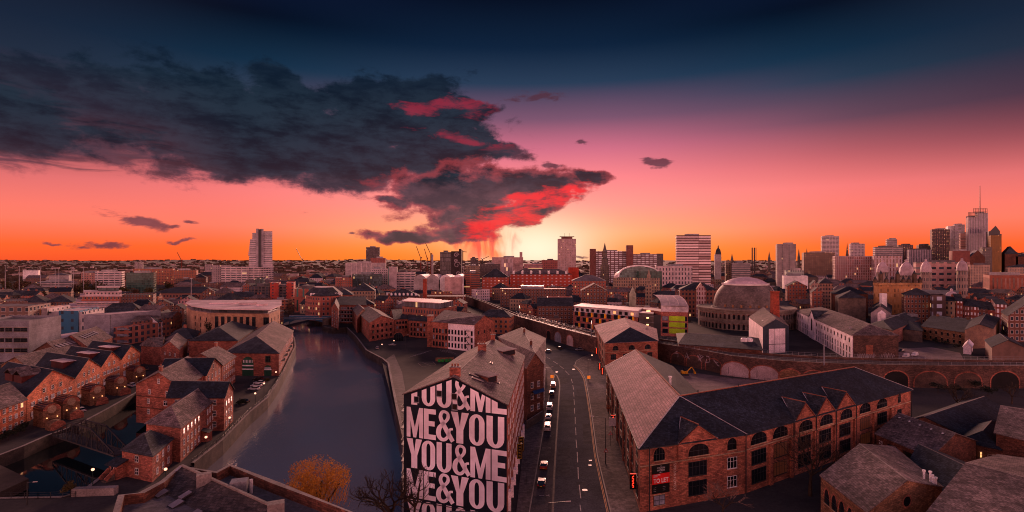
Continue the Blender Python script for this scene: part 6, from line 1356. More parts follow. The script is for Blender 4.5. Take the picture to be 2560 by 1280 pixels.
TAB = [  # label, x0, x1, ytop, d, depth, wall, roof material, roof kind, rise, name, sk
 ('pink brick and concrete office left of the grey banded one on the far left', 203, 237, 682, 850, 30, fc('f_pinkc', (.42, .24, .2), su=4, sv=3.6, fu=.4, fv=.4), RFP, 'flat', 0, 'office_building', 0),
 ('pale office with dark window bands and stair towers on the far left', 237, 304, 679, 850, 40, CBW, RFP, 'flat', 0, 'office_building', 0),
 ('green glass office block among trees on the far left', 315, 384, 682, 830, 40, GLG, RFL, 'flat', 0, 'office_building', 0),
 ('long orange brick office far left beyond the green glass block', 333, 432, 672, 1150, 40, RBo, RFP, 'flat', 0, 'office_building', 0),
 ('orange brick office right of the longer orange brick one', 432, 491, 675, 1100, 40, RBo, RFP, 'flat', 0, 'office_building', 0),
 ('distant long white building on the far left hillside', 57, 96, 676, 1350, 25, WHP, RFP, 'flat', 0, 'distant_building', 0),
 ('left one of two distant tower blocks on the left horizon', 336.5, 346, 655, 2350, 18, TWP, RFL, 'flat', 0, 'tower_block', 0),
 ('right one of two distant tower blocks on the left horizon', 348, 357, 655, 2350, 18, TWP, RFL, 'flat', 0, 'tower_block', 0),
 ('multi-storey car park with pale parapets behind trees at far left', 92, 182, 705, 780, 45, CB, CO, 'flat', 0, 'car_park_building', 0),
 ('pale low hall with dark roof above the car park on the far left', 123, 172, 688, 980, 40, CO, RFL, 'hip', 4, 'hall', 0),
 ('long dark red brick warehouse with white windows left of the industrial roofs', 302, 383, 737, 545, 30, RBd, SL, 'flat', 0, 'warehouse', 0),
 ('white-edged low flat building behind grey roof at far left', 0, 70, 752, 480, 30, RBd, RFL, 'flat', 0, 'building', 0),
 ('grey slate twin-hipped roof left of the stepped white building', 50, 118, 757, 480, 34, RBd, SL, 'hip', 6, 'warehouse', 0),
 ('second hipped slate roof left of the stepped white building', 116, 182, 755, 485, 34, RBd, SL, 'hip', 5.5, 'warehouse', 0),
 ('pale industrial range with long slate roof and glazed gable', 380, 562, 733, 660, 50, fc('f_ind', (.30, .15, .11), su=4, sv=5, fu=.5, fv=.4), SL, 'hip', 7, 'warehouse', 0),
 ('small white slab tower left of the white banded podium', 512, 530, 661, 1080, 20, TWP, RFP, 'flat', 0, 'tower_block', 0),
 ('dark balconied flats beside the red towers by the river', 622, 674, 716, 600, 40, fc('f_balc', (.14, .11, .105), su=4, sv=3.2, fu=.7, fv=.7, lit=.03), RFL, 'flat', 0, 'block_of_flats', 0),
 ('tall black-clad flats rising over the balconied block', 638, 658, 697, 620, 26, GLT, RFL, 'flat', 0, 'block_of_flats', 0),
 ('bright red brick apartment slab nearest the white tower', 675, 697, 707, 596, 30, fc('f_redapt', (.42, .075, .05), su=7, sv=3.4, fu=.22, fv=.45, lit=.05), RFP, 'flat', 0, 'block_of_flats', 0),
 ('grey balconied link between two bright red apartment slabs', 697, 715, 711, 600, 30, fc('f_balc2', (.18, .15, .145), su=4, sv=3.2, fu=.75, fv=.6), RFP, 'flat', 0, 'block_of_flats', 0),
 ('second bright red apartment slab to the right of the grey balconies', 715, 734, 706, 598, 30, fc('f_redapt', (.42, .075, .05)), RFP, 'flat', 0, 'block_of_flats', 0),
 ('pink terrace building with small white windows left of the tan office', 445, 490, 753, 470, 20, fc('f_pinkw', (.50, .30, .30), su=2.8, sv=3.2, fu=.4, fv=.5), SL, 'gable', 4, 'terrace', 0),
 ('pale red brick building with green glass strip by the bridge', 736, 790, 722, 525, 40, fc('f_rg', (.36, .13, .09), (.02, .08, .07), su=6, sv=14, fu=.3, fv=.8), SL, 'flat', 0, 'office_building', 0),
 ('dark square tower under construction on the skyline left of the cranes', 915, 949, 618, 1300, 30, TWD, RFL, 'flat', 0, 'tower_block', 0),
 ('wide banded office podium in front of the dark square tower', 863, 964, 657, 980, 60, CBW, RFP, 'flat', 0, 'office_building', 0),
 ('red brick and white plant block on top of the banded podium', 926, 964, 645, 1000, 30, fc('f_rw', (.34, .13, .1), su=5, sv=4, fu=.4, fv=.3), RFP, 'flat', 0, 'office_building', 0),
 ('narrow pale slab with green strip window in mid skyline', 970, 992, 667, 790, 34, fc('f_sl', (.46, .38, .38), (.04, .09, .08), su=22, sv=60, fu=.3, fv=.98), RFP, 'flat', 0, 'office_building', 0),
 ('white banded office right of the pale slab with green strip', 992, 1037, 680, 800, 40, CBW, RFP, 'flat', 0, 'office_building', 0),
 ('low white office front left of the pale slab with green strip', 926, 970, 672, 830, 34, WHW, RFP, 'flat', 0, 'office_building', 0),
 ('dark teal glass office with flat roof beyond the bridge', 880, 955, 686, 780, 40, GLT, RFL, 'flat', 0, 'office_building', 0),
 ('long low red brick range beyond the bridge left of the teal glass', 838, 880, 694, 760, 40, RB, RFP, 'flat', 0, 'building', 0),
 ('black glass office tower with a pale painted swirl on its side', 1100, 1128, 630, 900, 34, BLG, RFL, 'flat', 0, 'tower_block', 0),
 ('construction lift core with a crane in the centre skyline', 1076, 1083, 636, 1300, 10, CO, RFL, 'flat', 0, 'concrete_core', 0),
 ('red and pink striped flats just right of the black glass tower', 1160, 1200, 682, 760, 30, fc('f_stripe', (.30, .11, .07), su=30, sv=3.2, fu=.95, fv=.35), RFL, 'flat', 0, 'block_of_flats', 0),
 ('pale yellow stone office behind the striped flats', 1164, 1200, 664, 1000, 34, STW, RFP, 'flat', 0, 'office_building', 0),
 ('dark grey block behind the pale yellow stone office', 1176, 1196, 645, 1250, 30, TWD, RFL, 'flat', 0, 'office_building', 0),
 ('broad dark-glazed office in the centre left of the pink towers', 1200, 1250, 660, 1050, 40, TWD, RFP, 'flat', 0, 'office_building', 0),
 ('pink stepped office rising in front of the sunset glow', 1230, 1308, 643, 1150, 50, PINKS, RFP, 'flat', 0, 'office_building', 0),
 ('glazed white-framed office left of the stepped pink one', 1253, 1283, 647, 1050, 40, fc('f_wf', (.5, .4, .4), (.22, .16, .16), su=4, sv=8, fu=.7, fv=.85), RFP, 'flat', 0, 'office_building', 0),
 ('slim pink plant tower topping the stepped pink office', 1299, 1306, 630, 1160, 10, PINKS, RFP, 'flat', 0, 'tower', 0),
 ('glowing red low office under the sun left of the cylinder tower', 1354, 1394, 650, 1200, 40, fc('f_glow', (.46, .18, .15), su=4, sv=4, fu=.4, fv=.4), RFP, 'flat', 0, 'office_building', 0),
 ('pink office row with pale bands below the sunset', 1310, 1356, 660, 1000, 40, fc('f_pb', (.5, .3, .28), su=30, sv=5, fu=.95, fv=.3), RFP, 'flat', 0, 'office_building', 0),
 ('brown pier block at the left end of the grid-windowed office', 1475, 1490, 622, 1150, 40, surf('brown_clad', (.26, .12, .10)), RFL, 'flat', 0, 'office_building', 0),
 ('long grid-windowed brown office on the skyline behind the church spire', 1490, 1567, 628, 1160, 40, GRF, RFL, 'flat', 0, 'office_building', 0),
 ('taller brown stair block in the middle of the grid-windowed office', 1566, 1583, 613, 1150, 36, surf('brown_clad', (.26, .12, .10)), RFL, 'flat', 0, 'office_building', 0),
 ('lower right wing of the grid-windowed brown office', 1583, 1642, 635, 1180, 40, GRF, RFL, 'flat', 0, 'office_building', 0),
 ('dark end block of the grid-windowed brown office', 1642, 1658, 634, 1180, 40, TWD, RFL, 'flat', 0, 'office_building', 0),
 ('long white hall with tall window slots right of the glass arch', 1640, 1731, 665, 830, 40, WL, RFP, 'flat', 0, 'hall', 0),
 ('wide ribbon-windowed office tower with glowing bands', 1691, 1777, 588, 850, 34, TRB, RFL, 'flat', 0, 'tower_block', 0),
 ('pale rough tower base beside the clock dome', 1787, 1803, 636, 1000, 16, CO, RFL, 'flat', 0, 'tower', 0),
 ('concrete block just right of the clock dome base', 1814, 1828, 651, 900, 16, STW, RFL, 'flat', 0, 'tower', 0),
 ('pale low long block with bands right of the clock dome', 1830, 1876, 657, 880, 30, CB, RFL, 'flat', 0, 'office_building', 0),
 ('grey concrete slab tower with blank front right of the dome', 1943, 1990, 610, 850, 30, fc('f_gs', (.34, .29, .28), su=11, sv=3.0, fu=.18, fv=.5), RFL, 'flat', 0, 'tower_block', 0),
 ('slim pale balcony tower on the right skyline', 2055, 2098, 590, 1500, 34, CBW, RFP, 'flat', 0, 'tower_block', 0),
 ('long victorian stone office with lit attic left of the market', 2010, 2088, 631, 1150, 60, fc('f_vic', (.22, .15, .12), (.30, .18, .10), su=4, sv=4, fu=.4, fv=.5, lit=.12, lits=.4), RFL, 'flat', 0, 'office_building', 0),
 ('white and red striped grand store building at right centre', 2088, 2185, 640, 1000, 60, fc('f_strip', (.50, .38, .36), (.16, .05, .04), su=4.2, sv=5, fu=.5, fv=.7), RFP, 'flat', 0, 'department_store', 0),
 ('white colonnaded store with curved banded top storeys', 2185, 2255, 640, 960, 60, fc('f_store', (.58, .46, .45), (.14, .06, .05), su=6, sv=8, fu=.4, fv=.8), RFP, 'flat', 0, 'department_store', 0),
 ('grey banded setback storeys above the white store', 2188, 2257, 617, 1000, 40, CB, RFL, 'flat', 0, 'office_building', 0),
 ('small dark-capped tower atop the grey banded storeys', 2218, 2243, 598, 1020, 24, CB, RFL, 'flat', 0, 'office_building', 0),
 ('white rounded hotel block with dark cap on the right skyline', 2126, 2162, 609, 1200, 30, WHW, RFL, 'flat', 0, 'office_building', 0),
 ('brown office with glowing glass behind the white store', 2246, 2283, 612, 1150, 30, TWO, RFL, 'flat', 0, 'office_building', 0),
 ('grey ribbed office block left of the dotted tower', 2272, 2330, 624, 1100, 40, TWV, RFL, 'flat', 0, 'office_building', 0),
 ('brown plant block behind the grey ribbed office', 2297, 2328, 612, 1200, 40, TWD, RFL, 'flat', 0, 'office_building', 0),
 ('dark tower dotted with small glowing windows at right', 2330, 2375, 573, 1150, 30, TWO, RFL, 'flat', 0, 'tower_block', 0),
 ('tower with blank pale flank and gridded glass beside the dotted tower', 2370, 2388, 565, 1200, 34, WHP, RFP, 'flat', 0, 'tower_block', 0),
 ('gridded glass half of the pale-flanked tower', 2387, 2412, 561, 1195, 34, fc('f_grid', (.45, .38, .40), (.08, .07, .08), su=8, sv=6.4, fu=.9, fv=.62), RFL, 'flat', 0, 'tower_block', 0),
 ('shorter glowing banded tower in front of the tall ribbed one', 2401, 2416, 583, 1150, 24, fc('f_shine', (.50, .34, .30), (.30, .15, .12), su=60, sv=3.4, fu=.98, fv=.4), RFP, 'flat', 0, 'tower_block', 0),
 ('dark side block of the shorter glowing banded tower', 2415, 2421, 580, 1155, 24, MD, RFL, 'flat', 0, 'tower_block', 0),
 ('left half of the tallest ribbed tower with scaffolded top', 2421, 2446, 542, 1100, 34, TWV, RFL, 'flat', 0, 'tower_block', 0),
 ('right half of the tallest ribbed tower below the mast', 2445, 2470, 532, 1104, 36, TWV, RFL, 'flat', 0, 'tower_block', 0),
 ('golden clad student tower right of the tallest tower', 2477, 2504, 588, 1000, 34, TWG, RFL, 'flat', 0, 'tower_block', 0),
 ('black tower behind the golden clad one', 2472, 2488, 578, 1040, 30, MD, RFL, 'flat', 0, 'tower_block', 0),
 ('brown office in front of the tallest ribbed tower base', 2456, 2480, 618, 980, 34, TWD, RFL, 'flat', 0, 'office_building', 0),
 ('dark red theatre block with sloping top left of the big metal roof', 2381, 2425, 627, 900, 40, fc('f_theatre', (.26, .09, .07), su=30, sv=30, fu=0, fv=0), RFL, 'flat', 0, 'theatre', 0),
 ('large pale sloping metal roof below the tallest tower', 2425, 2463, 643, 900, 50, BRD, surf('roof_bluegrey', (.22, .21, .24)), 'gable', 12, 'theatre', 0),
 ('pink long market wing with flat roof behind the four domes', 2290, 2425, 655, 820, 40, fc('f_pwing', (.48, .30, .27), su=12, sv=9, fu=.6, fv=.4), RFP, 'flat', 0, 'market_wing', 0),
 ('red block with pale cornice and lit ground floor at the right edge', 2474, 2575, 688, 640, 60, fc('f_copper', (.34, .12, .07), (.10, .04, .03), su=5, sv=16, fu=.4, fv=.8), RFL, 'flat', 0, 'building', 0),
 ('dark pavilion-roofed university hall on the right skyline', 2512, 2545, 634, 1000, 50, BRD, SL, 'hip', 14, 'hall', 0),
 ('low dark wooded campus building at the right edge skyline', 2540, 2600, 641, 1000, 40, BRD, SL, 'hip', 6, 'building', 0),
 ('cream mansard terrace with dormers at the right edge', 2520, 2600, 668, 800, 30, fc('f_cream', (.45, .33, .25), su=4, sv=4, fu=.4, fv=.5), SL, 'hip', 4, 'terrace', 0),
 ('cream balustraded row below the golden tower', 2425, 2475, 662, 780, 30, fc('f_cream', (.45, .33, .25)), RFP, 'flat', 0, 'terrace', 0),
 ('long red brick hotel with grey mansard and dormers behind the station', 1275, 1430, 686, 800, 40, fc('f_hotel', (.48, .10, .06), (.32, .22, .22), su=6.4, sv=4.6, fu=.40, fv=.36, lit=.04), SLR, 'hip', 8, 'hotel', 0),
 ('tall red brick hotel with steep roofs left of the long hotel', 1205, 1272, 693, 760, 36, fc('f_hotel2', (.38, .10, .06), (.28, .18, .18), su=5.4, sv=4.2, fu=.4, fv=.36), SL, 'hip', 12, 'hotel', 0),
 ('red side block of the long brick hotel', 1421, 1447, 669, 880, 36, surf('plain_red', (.44, .08, .05)), RFL, 'flat', 0, 'hotel', 0),
 ('long low station canopy roof in front of the red hotels', 1250, 1416, 722, 590, 24, RBd, RFP, 'flat', 0, 'station_canopy', 0),
 ('glass-mansard arcade building with pale ribs right of the hotel', 1430, 1515, 702, 600, 30, RB, surf('glass_ribs', (.22, .19, .19), pat='seam'), 'hip', 6, 'arcade', 0),
 ('gabled brown brick warehouse with lit rooflights behind the yellow flats', 1453, 1518, 727, 470, 24, RBd, SLR, 'gable', 6, 'warehouse', 0),
 ('grey hip-roofed building left of the dome above lit shopfronts', 1700, 1792, 724, 480, 26, fc('f_shop', (.30, .14, .10), su=3.2, sv=3.8, fu=.5, fv=.55, lit=.06), SL, 'hip', 6, 'shop_building', 0),
 ('white-quoined brick gable front between shopfronts and dome', 1742, 1764, 722, 470, 12, fc('f_quoin', (.55, .40, .38), (.10, .04, .04), su=2.4, sv=4, fu=.5, fv=.6), BR, 'gable', 5, 'shop_building', 0),
 ('row of tall brown brick gables right of the dome', 1968, 2018, 716, 520, 24, RB, SL, 'gable', 5, 'terrace', 0),
 ('white render box with two arched windows above the gable row', 1960, 2020, 690, 640, 30, WHP, RFP, 'flat', 0, 'building', 0),
 ('mint ribbed drum building behind the white render box', 1966, 2010, 676, 690, 30, fc('f_mint', (.36, .40, .36), su=3, sv=9, fu=.4, fv=.7), RFP, 'flat', 0, 'building', 0),
 ('cream shaped-gable shop right of the brown brick gables', 2028, 2048, 712, 500, 16, fc('f_cg', (.50, .34, .28), su=2.6, sv=3.6, fu=.5, fv=.5), SL, 'gable', 4, 'shop_building', 0),
 ('cream and red banded shop next to the shaped gable', 2048, 2082, 708, 520, 20, fc('f_cr', (.46, .28, .2), su=2.8, sv=3.6, fu=.5, fv=.5), SL, 'hip', 5, 'shop_building', 0),
 ('small red gabled shop with white windows below the banded shop', 2030, 2057, 731, 455, 16, RB, SL, 'gable', 4, 'shop_building', 0),
 ('dark slate hall with long blue-grey roof right of the small red gable', 2083, 2170, 735, 470, 30, BRD, SLB, 'hip', 6, 'hall', 0),
 ('blank stained brick block left of the market', 2096, 2165, 745, 420, 26, STD, SL, 'hip', 5, 'warehouse', 0),
 ('pale brick block with sharp dark windows left of the small yard', 1343, 1433, 765, 430, 26, RBd, SL, 'gable', 6, 'warehouse', 0),
 ('red and white box-topped studio above the dark yard roofs', 1368, 1432, 745, 460, 20, fc('f_studio', (.52, .20, .16), (.06, .05, .06), su=5, sv=3.6, fu=.4, fv=.4), RFP, 'flat', 0, 'studio', 0),
 ('mansard row with white dormers beyond the riverside warehouses', 962, 1048, 741, 560, 24, RBd, SL, 'hip', 6, 'terrace', 0),
 ('ornate domed-roof stone building by the bridge', 878, 937, 727, 560, 26, STW, SL, 'hip', 8, 'building', 0),
 ('red brick block with slate roof behind the right-bank flats', 840, 882, 737, 520, 24, RB, SL, 'hip', 5, 'building', 0),
 ('curving brown station parking deck below the train shed', 1060, 1165, 741, 560, 34, BRD, RFL, 'flat', 0, 'parking_deck', 0),
 ('old brown brick market range with three rows of windows', 2262, 2330, 738, 430, 22, fc('f_bm', (.24, .10, .065), su=3, sv=4.0, fu=.4, fv=.5, frame=.6), SL, 'hip', 5, 'terrace', 0),
 ('dark dormered shop with pale blue window bays', 2330, 2364, 738, 420, 20, fc('f_bay', (.12, .07, .06), (.20, .22, .26), su=7, sv=6, fu=.6, fv=.5), SL, 'flat', 0, 'shop_building', 0),
 ('big dark gable roof towering at the right edge', 2520, 2640, 790, 330, 30, fc('f_edge', (.20, .08, .055), su=3.2, sv=4.2, fu=.5, fv=.5, frame=.8), SL, 'gable', 10, 'warehouse', 0),
 ('blue slate shed with white ridge strip in the right yard', 2480, 2560, 868, 262, 24, fc('f_shed', (.20, .12, .09), su=8, sv=9, fu=0, fv=0), SLB, 'gable', 3.5, 'workshop', 0),
]
FOOT = []
for lb, x0, x1, yt, d, dep, wm, rm, rk, rise, nm, sk in TAB:
    t, C, h = FBX(lb, x0, x1, yt, d, dep, wm, rm, rk, rise=rise, sk=(x0+x1-2560)/2/F*dep*.8, name=nm, ax=(1 if (x1-x0)/F*d > dep and rk != 'flat' else 0))
    FOOT.append((sum(C, Vector())/4, max((x1-x0)/F*d, dep)/2))
    if rk == 'flat' and h > 20 and (x1-x0)/F*d > 18 and nm not in ('department_store', 'hotel'):
        c = sum((V2(q) for q in C), Vector())/4; m = MB(); m.box((c.x+random.uniform(-4, 4), c.y, h-.6), ((x1-x0)/F*d*.35, dep*.4, 3.4), random.choice([CO, RFL, MG])); m.build('plant_room', t)
# cream arcade of small dormers on hotel roofs etc.
for lb, xs, y, d, w_ in (('dormers', [1284+k*22 for k in range(7)], 680, 798, 2.6),):
    hp_ = [o for o in COL.objects if o.get('label', '').startswith('long red brick hotel')][0]
    for x in xs: p = Q(x, d-1, HT(y+3, d)); m = MB(); m.box((p.x, p.y+2.5, p.z-1), (3.0, 5, 4.4), WHP); m.build('dormer', hp_)
mr = [o for o in COL.objects if o.get('label', '').startswith('mansard row')][0]
for k in range(8): p = Q(968+k*10.2, 561, HT(739, 560)); m = MB(); m.box((p.x, p.y+2, p.z-.4), (1.9, 3, 2.2), WHP); m.poly([(p.x-1.3, p.y+.4, p.z+1.8), (p.x+1.3, p.y+.4, p.z+1.8), (p.x, p.y+.4, p.z+3.0)], WHP); m.build('dormer', mr)
# painted swirl side of the black tower
t = thing('tower_block', 'dark flank of the black glass tower painted with pale swirls', 'tower block', Q(1142, 900)); m = MB(); m.prism([Q(1128, 899.5), Q(1153, 899.5), Q(1155, 940), Q(1129, 940)], 0, HT(628, 900), surf('flank', (.07, .055, .055)), top=RFL); m.build('wall', t)
m = MB(); M = wallM(Q(1129, 899.4), Vector((0, -1, 0))); SW = surf('swirl', (.32, .27, .28), fine=False)
for cx, cz, r in ((8, 62, 4.5), (9, 45, 6), (11, 30, 4), (7, 52, 3)): stroke(m, [(cx+r*(1-k/14)*math.cos(k*.7), cz+r*(1-k/14)*math.sin(k*.7)) for k in range(12)], 1.6, SW, M, .1)
m.build('painted_swirls', t); m = MB(); m.prism([Q(1147, 905), Q(1153, 905), Q(1154, 925), Q(1148, 925)], 0, HT(622, 905), surf('flank', (.07, .055, .055)), top=RFL); m.build('stair_tower', t)
# white stepped tower -------------------------------------------------------
t = thing('stepped_tower', 'tall white residential tower with a stepped left edge and banded balconies', 'tower', Q(650, 930))
BT = fc('f_bt', (.60, .52, .52), (.10, .09, .10), su=60, sv=3.3, fu=.99, fv=.46, lit=0); BTC = fc('f_btc', (.42, .37, .38), su=60, sv=60, fu=0, fv=0)
def tb(nm, x0, x1, yt, d, dep, mt, z0=0): m = MB(); m.prism([Q(x0, d), Q(x1, d), Q(x1, d+dep), Q(x0, d+dep)], z0, HT(yt, d), mt, top=RFP); return m.build(nm, t)
m = MB(); m.poly([Q(619, 930, 0), Q(642, 930, 0), Q(642, 930, HT(582, 930)), Q(631, 930, HT(582, 930)), Q(630.5, 930, HT(598, 930)), Q(625.5, 930, HT(598, 930)), Q(623, 930, HT(640, 930))], BT)
m.poly([Q(623, 930, HT(640, 930)), Q(625.5, 930, HT(598, 930)), Q(625.5, 960, HT(598, 960)), Q(620, 960, HT(640, 960))], BT)
m.poly([Q(631, 930, HT(582, 930)), Q(642, 930, HT(582, 930)), Q(642, 955, HT(582, 930)), Q(630, 955, HT(582, 930))], RFP); m.build('left_wing', t)
tb('core', 640, 647, 571.5, 928, 26, BTC); tb('core_glass', 646, 652, 573, 927, 26, MD); tb('core', 651, 659, 572, 929, 26, BTC); tb('right_wing', 658, 681, 578, 931, 30, BT); tb('lower_wing', 657, 683.5, 661, 924, 30, BT)
t, C, h = FBX('white banded office podium at the foot of the stepped tower', 553, 617, 667, 880, 40, CBW, RFP); t, C, h = FBX('white banded office between podium and stepped tower', 609, 648, 669, 885, 40, CBW, RFP); FBX('plain white stair block at the left of the banded podium', 529, 554, 663, 885, 30, TWP, RFP)
# stepped white building on the left
t = thing('terraced_building', 'stepped white building with flat tiers and blue glass balconies', 'building', Q(248, 455)); BG = fc('f_bglass', (.42, .33, .33), (.06, .11, .16), su=3, sv=3.4, fu=.8, fv=.5)
for nm, x0, x1, yt, d, dep, mt in (('tier', 176, 293, 768, 448, 34, BG), ('tier', 192, 295, 757, 452, 30, BG), ('tier', 203, 302, 741, 458, 28, RB), ('tier', 212, 301, 731, 460, 24, WHW), ('penthouse', 245, 297, 719, 464, 16, GLT)):
    m = MB(); m.prism([Q(x0, d), Q(x1, d), Q(x1, d+dep), Q(x0, d+dep)], 0, HT(yt, d), mt); m.prism([Q(x0-3, d-1.5), Q(x1+3, d-1.5), Q(x1+3, d+dep), Q(x0-3, d+dep)], HT(yt, d), HT(yt, d)+.8, RFP, bot=True); m.build(nm, t)
# cylinder-ish tall tower in front of the sun
t = thing('tower_block', 'tall pale tower with a wide-brimmed roof standing against the sun', 'tower block', Q(1417, 1100))
m = MB(); m.prism([Q(1394, 1102), Q(1405, 1096), Q(1440, 1100), Q(1440, 1125), Q(1396, 1130)], 0, HT(597, 1100), fc('f_sun', (.50, .38, .36), (.20, .12, .10), su=5.2, sv=3.4, fu=.4, fv=.35), top=RFL); m.build('wall', t)
m = MB(); m.box((Q(1417, 1112).x, 1112, HT(597, 1100)), (22, 14, 4.5), surf('brown_clad', (.26, .12, .10))); m.box((Q(1417, 1112).x, 1112, HT(597, 1100)+4.5), (30, 16, .8), surf('brown_clad', (.26, .12, .10))); m.build('roof', t)
m = MB(); [m.tube([(Q(x, 1112).x, 1112, HT(592, 1100)), (Q(x, 1112).x, 1112, HT(582, 1100))], .35, MD, 5) for x in (1412, 1423)]; m.build('aerial', t)
# scaffold crown and mast on the tallest tower
t = thing('mast', 'tall thin mast with scaffold crown above the tallest tower', 'mast', Q(2450, 1110, HT(532, 1104)))
m = MB(); m.tube([Q(2450, 1115, HT(532, 1104)), Q(2450, 1115, HT(464, 1115))], [1.0, .45], MD, 6); m.build('pole', t)
for (x0, x1, y0, y1, d) in ((2434, 2468, 532, 521, 1103), (2421, 2444, 542, 531, 1099)):
    m = MB(); z0, z1 = HT(y0, d), HT(y1, d)
    for k in range(9): p = Q(x0+(x1-x0)*k/8, d); m.bar(V2(p, z0), V2(p, z1), .5, MD)
    for q in (0, .33, .66, 1): m.bar(Q(x0, d, z0+(z1-z0)*q), Q(x1, d, z0+(z1-z0)*q), .6, MD)
    m.build('scaffold', t)
t = thing('wedge_tower', 'dark tower top with a slanting roof beside the golden tower', 'tower', Q(2490, 1060)); m = MB(); d = 1060
m.poly([Q(2472, d, 0), Q(2500, d, 0), Q(2500, d, HT(578, d)), Q(2489, d, HT(564, d)), Q(2473, d, HT(580, d))], MD); m.poly([Q(2473, d, HT(580, d)), Q(2489, d, HT(564, d)), Q(2489, d+25, HT(564, d)), Q(2473, d+25, HT(580, d))], MD); m.poly([Q(2489, d, HT(564, d)), Q(2500, d, HT(578, d)), Q(2500, d+25, HT(578, d)), Q(2489, d+25, HT(564, d))], MD); m.build('wall', t)
# clock dome, spires, steeple
def spire(label, px, d, ytop, ybase, w, mat, kind='spire', name='church_spire'):
    z0, z1 = HT(ybase, d), HT(ytop, d); p = Q(px, d); t = thing(name, label, 'spire' if kind != 'dome' else 'clock tower', V2(p)); hh = z1-z0
    m = MB()
    if kind == 'dome':
        m.lathe(V2(p), [(w, 0), (w, z0+hh*.30)], mat, 8, rot=.39); m.build('tower', t); m = MB(); m.lathe(V2(p), [(w*1.15, z0+hh*.30), (w*1.15, z0+hh*.33), (w*.85, z0+hh*.34), (w*.85, z0+hh*.48), (w, z0+hh*.49), (w*.92, z0+hh*.6), (w*.7, z0+hh*.74), (w*.3, z0+hh*.82), (w*.2, z0+hh*.83), (w*.2, z0+hh*.9), (.05, z1)], SL, 14); m.build('dome', t)
    elif kind == 'steeple':
        m.box(V2(p), (w*2, w*2, z0+hh*.35), mat); m.build('tower', t); m = MB(); m.lathe(V2(p), [(w*.85, z0+hh*.35), (w*.85, z0+hh*.5), (w*1.0, z0+hh*.51), (w*.6, z0+hh*.55), (w*.6, z0+hh*.7), (w*.7, z0+hh*.71), (w*.4, z0+hh*.8), (w*.25, z0+hh*.88), (.05, z1)], mat, 12); m.build('lantern', t)
    else:
        m.box(V2(p), (w*2, w*2, z0+hh*.4), mat); m.build('tower', t); m = MB(); m.lathe(V2(p), [(w*1.2, z0+hh*.4), (.05, z1)], mat, 4, rot=.785); m.build('spire', t)
    return t
spire('dark domed clock tower silhouette right of the ribbon-windowed tower', 1795.5, 1300, 612, 660, 7, STK, 'dome', 'clock_tower')
spire('tall tiered stone church steeple in front of the grid-windowed office', 1512, 900, 606, 690, 6.5, STK, 'steeple', 'church_steeple')
spire('small pale green pyramid spire behind the yellow flats', 1581.5, 440, 716, 745, 2.4, surf('pale_green', (.36, .36, .27)))
spire('stone pinnacled tower right of the glass arch', 1622, 560, 672, 735, 3.0, STW, 'steeple', 'stone_tower')
for k, (x, y) in enumerate(((1923, 628), (1997, 621), (2017, 620), (1830, 633), (2118, 606))): spire(f'tiny dark church spire on the right skyline, {("left of", "just right of", "second right of", "well left of", "far right of")[k]} the grey slab tower', x, 1400, y, 655, 2.4, STK)
m = None
for k, x in enumerate((1880.5, 1886, 1890)):
    m = MB(); p = Q(x, 1300); m.tube([V2(p), Q(x, 1300, HT(619, 1300))], 1.5 if k < 2 else .8, MD, 8); tag(m.build('boiler_chimney', off=V2(p)), ('left thick chimney of three dark skyline stacks', 'middle thick chimney of three dark skyline stacks', 'thin right chimney of three dark skyline stacks')[k], 'chimney', 'three dark skyline chimneys')
m = MB(); p = Q(1062.5, 520); m.box(V2(p), (3.6, 3.6, HT(697, 520)), surf('stack_brick', (.34, .09, .055))); tag(m.build('chimney_stack', off=V2(p)), 'plain square red brick chimney by the station roofs', 'chimney')
# glass arch
t = thing('glass_arch', 'white-rimmed glass arch roof with green glazing in the centre right', 'glass roof', Q(1598, 690)); c = Q(1598, 690); m = MB(); g_ = MB(); n = 16
zz = lambda k: HT(664, 690)*(math.sin(math.pi*k/n)) if 0 else (HT(664, 690)-HT(692, 690))*math.sin(math.pi*k/n)**.8+HT(692, 690)
for k in range(n):
    x0_, x1_ = c.x-27*math.cos(math.pi*k/n), c.x-27*math.cos(math.pi*(k+1)/n)
    m.bar((x0_, c.y, zz(k)), (x1_, c.y, zz(k+1)), 1.6, WHP); m.poly([(x0_, c.y, zz(k)), (x1_, c.y, zz(k+1)), (x1_, c.y+34, zz(k+1)-4), (x0_, c.y+34, zz(k)-4)][::-1], RFP)
    g_.poly([(x0_, c.y+.3, 15), (x1_, c.y+.3, 15), (x1_, c.y+.3, zz(k+1)), (x0_, c.y+.3, zz(k))], fc('f_archg', (.16, .20, .18), (.06, .10, .085), su=3, sv=3, fu=.8, fv=.85))
m.build('roof', t); g_.build('glazing', t)
FBX('green glazed block under the glass arch', 1597, 1655, 678, 680, 20, GLG, RFP); FBX('pale podium below the glass arch', 1540, 1650, 695, 670, 20, STW, RFP)
# train shed
t = thing('train_shed', 'pale white curved train shed roofs in the middle distance', 'station', Q(1095, 760))
for k in range(4):
    x0_, x1_ = 1034+k*32, 1068+k*32; m = MB(); n = 8; a, b = Q(x0_, 760), Q(x1_, 760); z0 = HT(700, 760)
    for i in range(n):
        f0, f1 = i/n, (i+1)/n; zf = lambda f: z0+9*math.sin(math.pi*f)**.7*(1-.3*f); p, q = a.lerp(b, f0), a.lerp(b, f1)
        m.poly([V2(p, zf(f0)), V2(q, zf(f1)), V2(q+Vector((0, 60, 0)), zf(f1)), V2(p+Vector((0, 60, 0)), zf(f0))], RFP); m.poly([V2(p, 0), V2(q, 0), V2(q, zf(f1)), V2(p, zf(f0))], WHP if k > 1 else CO)
    m.build('roof', t)
FBX('plain pink shed wall at the right end of the train shed', 1112, 1153, 693, 745, 30, PINKS, RFP)
